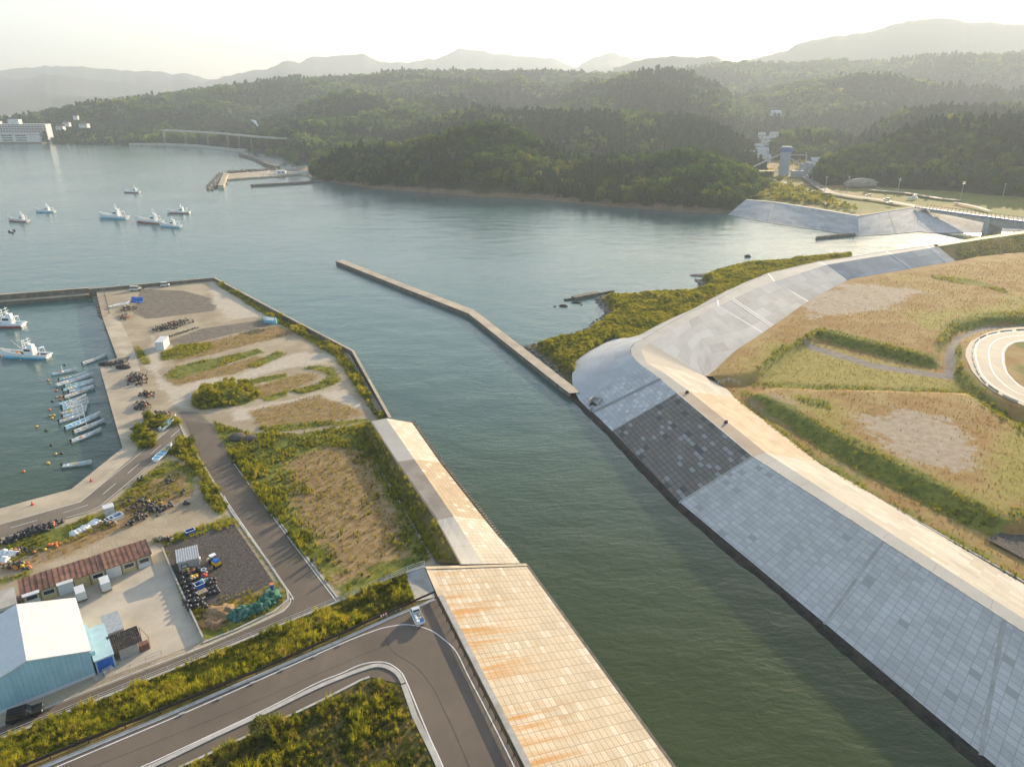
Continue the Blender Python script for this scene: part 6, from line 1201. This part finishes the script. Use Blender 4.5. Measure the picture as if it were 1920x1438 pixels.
# yard fences and walls
t = empty('yard_wall', at(306, 1033, ZL), 0, 'low concrete wall between the yard and the dark gravel lot', 'wall'); L = P3([(306, 1032), (318, 1062), (349, 1130), (382, 1201)], ZL); mb = MB(); ribbon([sh(t, p)[:2] for p in L], .25, .75, mb, th=.85); mb.build('wall', M['concrete'], t)
railing('pipe_fence', P3([(182, 1277), (250, 1249), (304, 1229)], ZL), 'thin pipe fence along the road edge in front of the sheds', 'fence', 2.2, 1.0, M['steel'], .03, (.5, 1.0))
# white shed and blue crates in the port
t = boxhouse('storage_container', at(318.5, 645, ZL), 6.6, 2.6, 2.8, hdw + R(62), 'white container shed beside the long float pile on the port ground', 'container', 'wall_white', 'white'); 
def crate(x, y, z, d, rz, c, label, grp=None, cat='crate', inner='black', name='fish_crate', rim='boat_white'):
    t = empty(name, at(x, y, z), rz, label, cat, grp); w_, l_, h_ = d; mb = MB(); e = .07
    mb.box((0, 0, .04), (w_, l_, .08)).box((-w_ / 2 + e / 2, 0, h_ / 2), (e, l_, h_)).box((w_ / 2 - e / 2, 0, h_ / 2), (e, l_, h_)).box((0, -l_ / 2 + e / 2, h_ / 2), (w_ - 2 * e, e, h_)).box((0, l_ / 2 - e / 2, h_ / 2), (w_ - 2 * e, e, h_)); mb.build('bin', M[c], t)
    MB().box((0, 0, h_ * .45), (w_ - 3 * e, l_ - 3 * e, .05)).build('contents', M[inner], t); mb = MB(); mb.box((-w_ / 2, 0, h_), (e * 1.3, l_ + e, e)).box((w_ / 2, 0, h_), (e * 1.3, l_ + e, e)).box((0, -l_ / 2, h_), (w_ - e, e * 1.3, e)).box((0, l_ / 2, h_), (w_ - e, e * 1.3, e)); mb.build('rim', M[rim], t); return t
crate(357, 1000, ZL, (1.7, 1.1, .8), hdw + .1, 'crate_blue', 'bright blue bin at the top edge of the dark gravel yard'); crate(375, 1101, ZL + .1, (1.5, 1.2, .9), hdw + .1, 'crate_blue', 'white-rimmed blue bin among the black float rows')
t = empty('pallet_stack', at(380, 1115, ZL), hdw + .1, 'slatted brown wooden box next to the white-rimmed blue bin', 'box'); MB().box((0, 0, .35), (1.7, 1.2, .7)).build('box', M['wood'], t); mb = MB(); [mb.box((-.75 + k * .21, 0, .76), (.12, 1.25, .05)) for k in range(8)]; mb.build('slat', M['boat_cream'], t)
t = empty('oil_drum', at(510.5, 1104, ZL), 0, 'dark blue drum with an orange lid at the road bend', 'drum'); MB().tube((0, 0, 0), (0, 0, 1.0), .36, n=12).build('body', M['crate_blue'], t); MB().tube((0, 0, 1.0), (0, 0, 1.12), .38, n=12).build('lid', M['float_orange'], t)
t = empty('tyre', Z6a(905, 745, ZL + .7), 0, 'pale ring-shaped float lying flat near the shed corner', 'ring'); t.name = 'ring_float'; mb = MB(); n = 14
for k in range(n): a, b = 2 * math.pi * k / n, 2 * math.pi * (k + 1) / n; mb.tube((.4 * math.cos(a), .4 * math.sin(a), 0), (.4 * math.cos(b), .4 * math.sin(b), 0), .14, n=6)
mb.build('ring', M['boat_white'], t)
for k in range(5):
    for j in range(2): crate(500 + k * 3.8 - j * 1.5, 604.5 - k * -.5 - j * 3.5, ZL, (1.5, 1.5, 1.3), 0, 'crate_sky', 'pale blue fish crate in the tall stack by the sea wall', 'pale blue crates stacked by the sea wall')
for k in range(5): crate(500 + k * 3.8, 604.5 + k * .5, ZL + 1.35, (1.5, 1.5, 1.3), 0, 'crate_sky', 'pale blue fish crate in the tall stack by the sea wall', 'pale blue crates stacked by the sea wall')
for k in range(6):
    for j in range(3): crate(250 + k * 3.1 + r.uniform(-.8, .8), 567 - j * 3.6 + r.uniform(-.7, .7), ZL + r.choice((0, 0, .5)), (.9, 1.2, .55), r.uniform(-.5, .5), 'crate_blue', 'deep blue crate in the rows near the boat ramp', 'deep blue crates near the boat ramp', rim='crate_blue')
crate(207, 979, ZL, (1.5, 1.2, .9), hdw + .3, 'crate_sky', 'white and blue bin below the metal locker on the weedy strip'); crate(218, 974, ZL, (2.6, 1.6, 1.0), hdw + .3, 'white', 'big white bin covered by blue sheet on the weedy strip', inner='crate_blue')
t = empty('metal_locker', at(208, 968, ZL), hdw, 'tall white-topped metal cabinet standing on the weedy strip', 'cabinet'); MB().bx(-.9, 0, 0, .9, 1.6, 2.0).build('body', M['boat_grey'], t); MB().bx(-1, -.1, 2.0, 1, 1.7, 2.1).build('top', M['white'], t)
lumpy('sheet_roll', [(140 + k * 6, 1001 - k * 3.2, .95, .7, .7) for k in range(8)], 'boat_white', 'long white roll of sheeting lying on the weeds', 'roll', 8, 2)
for k, (x, y, lb) in enumerate(((8, 1052, 'white bulk bag at the left edge of the weedy strip'), (24, 1040, 'grey-white bulk bag right of the first one'), (10, 1038, 'upper white bulk bag at the left edge'))): lumpy('bulk_bag', [(x, y, .95, .9, .95)], 'boat_white', lb, 'bag', 20 + k, 3)
for (x, y), lb in (((171, 902), 'red cone on the quay edge nearer the moored skiffs'), ((61, 946), 'red cone on the quay edge nearer the left edge')):
    t = empty('traffic_cone', at(x, y, ZL + .03), 0, lb, 'cone'); MB().lathe([(.3, 0), (.28, .06), (.16, .3), (.04, .8)], n=10).build('cone', M['red'], t); MB().box((0, 0, .02), (.7, .7, .05)).build('base', M['red'], t)

# ================================================================ vehicles
def car(name, p, hd, label, cat, L=4.2, W_=1.7, hgt=1.5, paint='white', van=False, grp=None):
    t = empty(name, p, hd, label, cat, grp); h0 = .35
    sec = [(-L / 2, h0), (L / 2, h0), (L / 2, h0 + .45), (L / 2 - .1, hgt * .55), (-L / 2, hgt * .55)] if not van else [(-L / 2, h0), (L / 2, h0), (L / 2, h0 + .5), (L / 2 - .35, hgt * .55), (-L / 2, hgt * .55)]
    MB().xsec(sec, -W_ / 2, W_ / 2).build('body', M[paint], t)
    x0, x1 = (-L / 2 + .1, L / 2 - (.5 if van else 1.2)); zt = hgt * .55
    MB().add([(x0, -W_ / 2 + .04, zt), (x1, -W_ / 2 + .04, zt), (x1, W_ / 2 - .04, zt), (x0, W_ / 2 - .04, zt), (x0 + .1, -W_ / 2 + .14, hgt), (x1 - .5, -W_ / 2 + .14, hgt), (x1 - .5, W_ / 2 - .14, hgt), (x0 + .1, W_ / 2 - .14, hgt)], [(4, 5, 6, 7), (0, 1, 5, 4), (1, 2, 6, 5), (2, 3, 7, 6), (3, 0, 4, 7)]).build('glasshouse', M['glass'], t)
    MB().box(((x0 + .1 + x1 - .5) / 2, 0, hgt + .02), (x1 - x0 - .6, W_ - .26, .05)).build('roof', M[paint], t)
    for sx in (-L * .31, L * .31):
        for sy in (-W_ / 2 + .08, W_ / 2 - .08): MB().tube((sx, sy - .1, .31), (sx, sy + .1, .31), .31, n=12).build('wheel', M['black'], t)
    for sy in (-.5, .5): MB().box((L / 2 + .01, sy * W_ * .7, h0 + .28), (.06, .3, .16)).build('headlight', M['boat_white'], t)
    return t
# white kei truck with loaded bed
f0, f1 = at(773.5, 1155, ZH), at(791.5, 1166.5, ZH); c = at(783, 1163, ZH + .02); hdk = math.atan2(.93, -.42)
t = empty('kei_truck', c, hdk, 'small white pickup truck with gear in its bed, parked at the road corner', 'truck')
MB().xsec([(-1.65, .45), (1.62, .45), (1.66, .95), (1.5, 1.15), (.55, 1.15), (.55, .68), (-1.65, .68)], -.7, .7).build('body', M['white'], t)
cab = MB().add([(.5, -.68, .95), (1.6, -.68, .95), (1.6, .68, .95), (.5, .68, .95), (.55, -.6, 1.72), (1.15, -.6, 1.75), (1.15, .6, 1.75), (.55, .6, 1.72)], [(4, 5, 6, 7), (0, 1, 5, 4), (1, 2, 6, 5), (2, 3, 7, 6), (3, 0, 4, 7)]).build('cab', M['white'], t)
MB().add([(1.56, -.56, 1.12), (1.56, .56, 1.12), (1.235, .54, 1.68), (1.235, -.54, 1.68)], [(0, 1, 2, 3)]).build('windscreen', M['glass'], cab)
MB().add([(.515, -.5, 1.2), (.515, .5, 1.2), (.53, .46, 1.62), (.53, -.46, 1.62)], [(0, 1, 2, 3)]).build('rear_window', M['glass'], cab)
for s in (-1, 1): MB().add([(.62, s * .675, 1.12), (1.38, s * .675, 1.12), (1.18, s * .625, 1.62), (.66, s * .625, 1.62)], [(0, 1, 2, 3)]).build('side_window', M['glass'], cab)
mb = MB(); mb.box((-.58, -.7, .82), (2.2, .05, .3)).box((-.58, .7, .82), (2.2, .05, .3)).box((-1.67, 0, .82), (.05, 1.4, .3)); mb.build('bed_side', M['white'], t); MB().box((-.56, 0, .71), (2.15, 1.3, .04)).build('bed_floor', M['crate_sky'], t)
r = random.Random(9)
for k, (x, y, s_, m_) in enumerate(((.1, .3, (.6, .5, .35), 'boat_white'), (.15, -.35, (.5, .45, .3), 'boat_cream'), (-.5, .25, (.5, .45, .3), 'boat_white'), (-.65, -.3, (.45, .5, .35), 'boat_cream'), (-1.15, .25, (.5, .5, .3), 'boat_white'), (-1.2, -.35, (.4, .4, .25), 'crate_blue'))): MB().box((x, y, .72 + s_[2] / 2), s_, r.uniform(-.4, .4), .85).build('load', M[m_], t)
MB().tube((.45, -.6, .7), (.45, -.6, 1.35), .03).tube((.45, .6, .7), (.45, .6, 1.35), .03).tube((.45, -.6, 1.35), (.45, .6, 1.35), .03).build('bed_guard', M['white'], t)
for sx in (-1.05, 1.05):
    for sy in (-.62, .62): w_ = MB().tube((sx, sy - .07, .27), (sx, sy + .07, .27), .27, n=14).build('wheel', M['black'], t); MB().tube((sx, sy - .08, .27), (sx, sy + .08, .27), .14, n=10).build('rim', M['steel'], w_)
for sy in (-.5, .5): MB().box((1.66, sy, .78), (.05, .26, .16)).build('headlight', M['boat_white'], t); MB().box((-1.7, sy, .6), (.04, .2, .12)).build('tail_light', M['red'], t)
car('parked_car', at(48, 1343, ZL + .05), R(28), 'black car in the warehouse shadow at the left edge', 'car', paint='black')
car('parked_van', at(310, 537, ZL), R(15), 'white van parked by the sea wall on the open port ground', 'van', 3.6, 1.6, 1.9, van=True); car('parked_van', at(254, 545, ZL), R(10), 'white van standing behind the dark float pile near the sea wall', 'van', 4.4, 1.7, 2.0, van=True)
# small yellow and blue loader
t = empty('construction_machine', at(403, 1058, ZL + .04), hdw + R(100), 'small yellow and blue construction machine on the dark gravel yard', 'machine')
MB().box((-.8, 0, .85), (1.5, 1.2, .6), 0, .9).build('body', M['yellow'], t); MB().box((-.8, 0, 1.3), (1.2, 1.0, .35), 0, .85).build('engine_cover', M['crate_blue'], t); MB().box((.35, 0, 1.9), (.9, 1.1, .08)).build('canopy', M['boat_white'], t)
mb = MB(); [mb.tube((x, y, .8), (x, y, 1.9), .04) for x in (.0, .7) for y in (-.5, .5)]; mb.build('canopy_post', M['black'], t); MB().box((.35, 0, .75), (.9, .9, .4)).build('seat_deck', M['black'], t)
for x in (-1.1, .9):
    for y in (-.6, .6): MB().tube((x, y - .12, .38), (x, y + .12, .38), .38, n=12).build('wheel', M['black'], t)
MB().box((1.7, 0, .5), (.5, 1.3, .45), 0, .8).tube((.9, .35, .7), (1.6, .35, .6), .07).tube((.9, -.35, .7), (1.6, -.35, .6), .07).build('bucket', M['boat_cream'], t)
# person-free details: striped barriers by the guardrail
for x, y, lb in ((746.5, 1145, 'red and white barrier pair nearest the truck'), (720.5, 1157, 'red and white barrier pair farther from the truck')):
    t = empty('striped_barrier', at(x, y, ZH), R(35), lb, 'barrier'); mb = MB(); mw = MB()
    for k in range(6): (mb if k % 2 else mw).box((-.5 + k * .2, 0, .55), (.19, .08, .35))
    mb.build('red_stripe', M['red'], t); mw.build('white_stripe', M['boat_white'], t); MB().box((-.4, 0, .18), (.06, .3, .4)).box((.4, 0, .18), (.06, .3, .4)).build('leg', M['steel'], t)
for k, (x, y) in enumerate(((636, 1208), (590, 1229), (530, 1254), (474, 1279), (411, 1308), (341, 1337))): o = inst('drain_cover', gm.copy() if False else gm, None, at(x, y, ZH + .14), R(35)); tag(o, 'small steel drain cover set in the kerb of the upper road', 'drain cover', 'drain covers along the kerb')

# ================================================================ far side: hotel, houses, viaduct, harbour
hz0 = at(0, 267, 0); D_ = 1412; mw = lambda p: p / .944
t = empty('hotel', (ray(45, 266, D_)[0], D_, 2), 0, 'large white many-storeyed waterfront hotel at the left edge', 'hotel'); LH = 100
MB().bx(-60, 0, 0, 47, 18, 31).build('wall', M['wall_white'], t); MB().bx(-60, -9, 0, 40, 0, 15).build('podium', M['wall_white'], t); MB().bx(-24, 4, 31, -4, 15, 39).build('roof_tower', M['wall_white'], t); MB().bx(-60, 3, 31, -42, 15, 35.5).build('roof_tower', M['wall_white'], t); MB().bx(-50, -10, 12.2, 46, -9, 13.2).build('terrace', M['concrete'], t)
wm_ = MB().box((0, 0, 0), (4.2, .3, 1.7)).mesh('window', M['glass']); bm2 = MB().box((0, 0, 0), (106, 1.2, .5)).mesh('balcony', M['white'])
for fl_ in range(5):
    for k in range(18): inst('window', wm_, t, (-48 + k * 5.4, -.15, 17.2 + fl_ * 3))
    inst('balcony', bm2, t, (-6.5, -.6, 15.6 + fl_ * 3))
for fl_ in range(3):
    for k in range(3): inst('window', wm_, t, (-50 + k * 26, -9.1, 3 + fl_ * 4), sc=(4.6, 1, 1.2))
tag(MB().bx(hz0[0] - 20, 1380, -2, hz0[0] + 110, 1440, 2).build('shore_terrace', M['concrete_dark']), kind='structure')
def house(x, y, D, z, w_, d_, h_, label, roof='concrete_dark', wall='wall_white', rz=0, grp=None, name='house', rh=.35):
    t = empty(name, (ray(x, y, D)[0], D, z), rz, label, 'house', grp); MB().box((0, 0, h_ / 2 - 1), (w_, d_, h_ + 2)).build('wall', M[wall], t); rr = h_ + w_ * .0 + d_ * rh
    o = MB().xsec([(d_ / 2 + .6, h_ - .1), (0, rr), (-d_ / 2 - .6, h_ - .1), (-d_ / 2 - .6, h_ - .4), (0, rr - .4), (d_ / 2 + .6, h_ - .4)], -w_ / 2 - .6, w_ / 2 + .6).build('roof', M[roof], t); o.rotation_euler = (0, 0, math.pi / 2)
    for k in (-1, 1): MB().box((k * w_ * .25, -d_ / 2 - .03, h_ * .6), (w_ * .2, .1, 1.3)).build('window', M['glass'], t)
    return t
for x, y, D, z, w_, lb in ((115, 245, 1500, 20, 14, 'pale house right of the hotel'), (145, 232, 1560, 38, 9, 'small white tower house on the slope right of the hotel'), (160, 243, 1520, 24, 16, 'long pale house farthest right of the hotel'), (127, 240, 1530, 26, 12, 'grey-roofed house between the hotel and the white tower house'), (843, 212, 1500, 42, 11, 'white house with an orange roof alone in the central hills'), (938, 205, 1700, 55, 16, 'pale house with a grey roof on the central ridge')): house(x, y, D, z, w_, w_ * .7, 6, lb, 'rust_brown' if 'orange' in lb else 'concrete_dark')
for k, (x, y, D, z, w_, lb) in enumerate([(1418, 270, 940, 7, 26, 'long flat pale building behind the headland in the valley'), (1431, 262, 1010, 9, 16, 'pale valley house above the long building'), (1446, 254, 1080, 11, 15, 'grey-roofed valley house in the middle of the village'), (1424, 258, 1060, 11, 13, 'small white valley house left of the middle one'), (1440, 247, 1180, 15, 15, 'pale valley house near the top of the village'), (1428, 243, 1240, 18, 13, 'tiny white valley house at the top of the village'), (1452, 246, 1240, 19, 12, 'small valley house at the right of the village'), (1455, 208, 1500, 46, 18, 'white farmhouse high on the hazy slope'), (1520, 312, 820, 5, 14, 'pale house beside the road behind the silos'), (1535, 296, 870, 6, 18, 'pale flat house among trees right of the silos'), (1436, 272, 930, 6, 14, 'low grey-roofed house in front of the long flat valley building'), (1413, 280, 900, 6, 14, 'pale house at the foot of the headland behind the cement works')]): house(x, y, D, z, w_, w_ * .7, 5, lb, 'steel' if k % 2 else 'concrete')
t = empty('hillside_sign', (ray(477, 240, 1200)[0], 1200, 38), R(20), 'narrow white panel standing on the wooded slope above the viaduct', 'panel'); MB().add([(-4, 0, 9), (4, 0, 8), (6.5, 0, -2), (3.5, 0, 0), (-4, .6, 9), (4, .6, 8), (6.5, .6, -2), (3.5, .6, 0)], [(0, 1, 2, 3), (7, 6, 5, 4), (0, 4, 5, 1), (1, 5, 6, 2), (2, 6, 7, 3), (3, 7, 4, 0)]).build('panel', M['boat_white'], t)
def viaduct(pts, label):
    L = [ray(x, y, D) for x, y, D in pts]; t = empty('road_viaduct', L[0][:2] + (0,), 0, label, 'viaduct'); mb = MB(); ribbon([sh(t, p) for p in L], 9, None, mb, th=1.6); mb.build('deck', M['concrete'], t)
    mb = MB(); [ribbon([sh(t, Vector(p) + Vector((0, 0, .9))) for p in L], .4, None, mb, off=o_, th=1) for o_ in (-4.6, 4.6)]; mb.build('parapet', M['kerb'], t)
    S = resample(L, int(sum(math.dist(a, b) for a, b in zip(L, L[1:])) / 48) + 2)
    for p in S: q = sh(t, p); MB().box((q[0], q[1], q[2] / 2 - 3), (2, 4, q[2] + 3)).build('pier', M['concrete_dark'], t)
viaduct([(305, 244, 1330), (360, 247, 1310), (420, 250.5, 1290), (480, 256.5, 1200), (540, 260, 1150), (600, 263.5, 1120), (668, 267.5, 1090)], 'long pale coastal road viaduct in front of the wooded hills')
def strip(name, pts, w_, z1, m_, label, cat, z0=-2, kind=None):
    t0 = pts[0][:2] + (0,); t = empty(name, t0, 0, label, cat); mb = MB(); ribbon([(p[0] - t0[0], p[1] - t0[1]) for p in pts], w_, z1, mb, th=z1 - z0); mb.build('wall', M[m_], t); return t
strip('sea_wall', P3([(243, 273.5), (300, 273), (360, 275.5), (440, 284), (462, 285)], 0), 5, 4, 'concrete', 'pale sea wall along the far shore right of the hotel', 'sea wall'); strip('sea_wall', P3([(452, 293), (480, 301), (500, 311), (522, 318)], 0), 5, 3.5, 'concrete_dark', 'dark sea wall leading down to the little harbour', 'sea wall')
strip('retaining_wall', P3([(535, 321), (560, 320), (605, 313)], 1.5), 3, 5, 'concrete', 'pale retaining wall behind the little harbour', 'wall', 0)
hp = A2([(420, 337), (470, 333), (520, 330), (560, 326), (606, 333), (615, 318), (540, 318), (520, 319), (480, 322), (424, 326)], 1.5); tag(MB().prism(hp, -2, 1.5).build('harbour_ground', M['concrete_tan']), kind='structure')
strip('pier', P3([(470, 346.5), (540, 343), (606, 338)], 1.8), 4.5, 1.8, 'concrete_dark', 'low dark pier in front of the little harbour', 'pier'); strip('breakwater', P3([(424, 327), (419, 338), (414, 350)], 2), 5, 3.2, 'concrete_tan', 'sunlit concrete breakwater of the little harbour', 'breakwater')
n = 300; f = RNG.uniform(0, 1, n); X = 408 - 12 * f + RNG.normal(0, 3.0, n) + 8 * (1 - f); Y = 330 + 24 * f + RNG.normal(0, 1.2, n); Q = np.array([at(x, y, 0) for x, y in zip(X, Y)]); scatter('breakwater_rubble', np.column_stack([Q[:, :2], RNG.uniform(-.5, 1.2, n)]), RNG.uniform(1.2, 2.4, n), [rk[1], rk[2]], lean=.8)
n = 260; f = RNG.uniform(0, 1, n); Q = np.array([at(428 + 92 * a, 325.5 - 5 * a + RNG.normal(0, .5), 0) for a in f]); scatter('shore_rubble', np.column_stack([Q[:, :2], RNG.uniform(0, 1.5, n)]), RNG.uniform(1, 2, n), [rk[0], rk[1]], lean=.8)
r = random.Random(12)
hm_, dm_ = hull_mesh(7, 1.7, .5, .5, .22); hmm = hm_.mesh('hull', M['boat_white'])
for k in range(16):
    x, y = 495 + k * 6.5 + r.uniform(-2, 2), 327 - k * .25 + r.uniform(-2.5, 1.5); o = inst('skiff', hmm, None, at(x, y, 1.6), r.uniform(0, 3.1)); tag(o, 'tiny white skiff drawn up in the little far harbour', 'boat', 'skiffs ashore in the little far harbour')
house(528, 322, 818, 1.5, 9, 5, 3.5, 'small white hut at the head of the little harbour', 'white', name='hut', rh=.1)
# cement works
t = empty('cement_works', at(1468, 330, 4.5), R(-12), 'grey cement works with a tall blue-banded tower, silos and conveyors', 'plant'); D2 = t.location.y; s_ = D2 / F * 1.02
tw = MB().box((0, 0, 12), (9, 9, 24)).build('tower', M['silo'], t); MB().box((0, 0, 26), (10.5, 10.5, 4)).build('blue_band', M['silo_blue'], tw); MB().box((0, 0, 28.6), (9, 9, 1.2)).build('roof', M['silo'], tw)
for x, y, h_, rr_ in ((21, -4, 15, 2.2), (25.5, -7, 14, 2.2), (16.5, 0, 13, 2.0)): s1 = MB().lathe([(rr_ * .4, 0), (rr_, 2.5), (rr_, h_ - 1.2), (rr_ * .3, h_)], (x, y, 0), 14).build('silo', M['silo'], t)
mb = MB(); mb.tube((4, 0, 21), (20, -3, 21), .5).tube((20, -3, 21), (20.5, -3, 14), .5).tube((4, 2, 18), (22, 10, 8), .7).tube((-4, 0, 22), (-30, 6, 8), 1.0); mb.build('conveyor', M['steel'], t)
MB().box((14, -6, 3), (14, 8, 6)).build('loading_shed', M['wall_grey'], t); MB().box((-22, -2, 2.5), (24, 10, 5)).build('storage_shed', M['wall_beige'], t)
# roads on the far side
def droad(pts, z, w_, name, m_): o = ribbon(A2(pts, z), w_, z + .25).build(name, M[m_], fix=False); tag(o, kind='structure')
droad([(1500, 322), (1512, 333), (1535, 350), (1558, 362), (1600, 369), (1650, 375), (1700, 384), (1722, 388)], 5.6, 9, 'far_road', 'asphalt_old'); droad([(1432, 333), (1470, 342), (1500, 354), (1535, 361), (1560, 363)], 5.8, 4, 'far_path', 'concrete'); droad([(1495, 362), (1520, 372), (1555, 384)], 5.6, 4, 'far_path', 'concrete'); droad([(1410, 368), (1450, 362), (1500, 361), (1545, 361)], 5.9, 3.5, 'far_path', 'concrete_tan'); droad([(1630, 356), (1700, 362), (1760, 372), (1800, 376)], 5.4, 7, 'far_track', 'concrete_tan'); droad([(1790, 380), (1830, 388), (1856, 396)], 5.4, 4, 'far_path', 'concrete')
k = 0
for x, y, lb in ((1515, 334, 'white car on the hazy road nearest the silos'), (1522, 331, 'second car from the silos on the hazy road'), (1628, 368, 'white car beside the far road'), (1662, 375, 'pale car on the verge of the far road'), (1510, 327, 'car farthest up the hazy road'), (1668, 382, 'white car near the bridge approach')):
    car('parked_car', at(x, y, 5.95), R(120 if x < 1530 else 160), lb, 'car', 4.4, 1.8, 1.5, grp='cars on the far road')
def pole(x, y, z, h_, lb, arm=True):
    t = empty('utility_pole', at(x, y, z), R(20), lb, 'utility pole', 'utility poles by the far road'); MB().tube((0, 0, -.5), (0, 0, h_), .3, .2, 6).build('post', M['concrete'], t)
    if arm: MB().box((0, 0, h_ - .8), (3.2, .25, .25)).box((0, 0, h_ - 2), (2.4, .25, .25)).build('crossarm', M['steel'], t)
pole(1683, 361, 4.5, 12, 'utility pole in front of the brown bank'); pole(1801, 371, 4.5, 13, 'utility pole behind the bridge'); pole(1880, 369, 4.5, 11, 'rightmost utility pole, behind the bridge by the wooded hill'); pole(1588, 361, 4.5, 14, 'utility pole by the pale rock face'); pole(1546, 362, 4.5, 14, 'utility pole at the road junction'); pole(1509, 308, 6, 14, 'utility pole right of the silos')
me = blob(500, 3, .12, .7); me.materials.append(M['rock_pale']); o = link('cliff_outcrop', me); o.location = at(1612, 352, 4); o.scale = (16, 6, 6.5); tag(o, 'pale grey rock face at the foot of the right wooded hill', 'rock face')
# ================================================================ bridge
B0 = Vector(at(1716, 388.5, 8.8)); B1 = Vector(at(1925, 416, 11.5)); bd = (B1 - B0).normalized(); t = empty('road_bridge', tuple(B0), math.atan2(bd.y, bd.x), 'pale concrete road bridge with a blue edge line and two rows of railing', 'bridge'); LB = (B1 - B0).length + 60; rise = (B1.z - B0.z) / (B1 - B0).length
def bq(x, y, z): return (x, y, z + x * rise)
def bbar(mb, x0, x1, y0, y1, z0, z1): return mb.add([bq(x0, y0, z0), bq(x1, y0, z0), bq(x1, y1, z0), bq(x0, y1, z0), bq(x0, y0, z1), bq(x1, y0, z1), bq(x1, y1, z1), bq(x0, y1, z1)], [(0, 3, 2, 1), (4, 5, 6, 7), (0, 1, 5, 4), (1, 2, 6, 5), (2, 3, 7, 6), (3, 0, 4, 7)])
bbar(MB(), 0, LB, 0, 11, -.5, 0).build('deck', M['asphalt_pale'], t); bbar(MB(), 0, LB, -.35, -.05, -.75, .1).build('edge_fascia', M['silo_blue'], t)
gx = [12, 30, 55, 70, 85, 110, LB]; gd = [-2.4, -2.6, -4.2, -6, -4.4, -3, -3]; mb = MB()
for (a, b, c, d) in zip(gx, gx[1:], gd, gd[1:]): mb.add([bq(a, .6, -.5), bq(b, .6, -.5), bq(b, 10, -.5), bq(a, 10, -.5), bq(a, 1.2, c), bq(b, 1.2, d), bq(b, 9.4, d), bq(a, 9.4, c)], [(0, 1, 5, 4), (2, 3, 7, 6), (4, 5, 6, 7), (0, 4, 7, 3), (1, 2, 6, 5)])
mb.build('girder', M['concrete'], t)
for y in (.15, 10.8):
    mb = MB(); bbar(mb, 0, LB, y - .05, y + .05, 1.0, 1.12); bbar(mb, 0, LB, y - .05, y + .05, .55, .62); rl = mb.build('railing', M['rust_brown'], t); pm = MB().box((0, 0, .5), (.25, .25, 1.2)).mesh('post', M['rust_brown'])
    for k in range(48): inst('post', pm, rl, bq(k * LB / 48, y, 0))
bbar(MB(), 0, LB, 7.4, 7.7, 0, .25).build('kerb', M['kerb'], t); mb = MB(); mb.lathe([(1, 0), (1, 1)], n=4) if False else None
pc = at(1845, 438, 0); loc = Matrix.Rotation(-t.rotation_euler.z, 4, 'Z') @ (Vector(pc) - Vector(t.location)); MB().box((loc.x, 6, -4.9), (4.2, 12, 13), 0, .97).build('pier', M['concrete'], t)
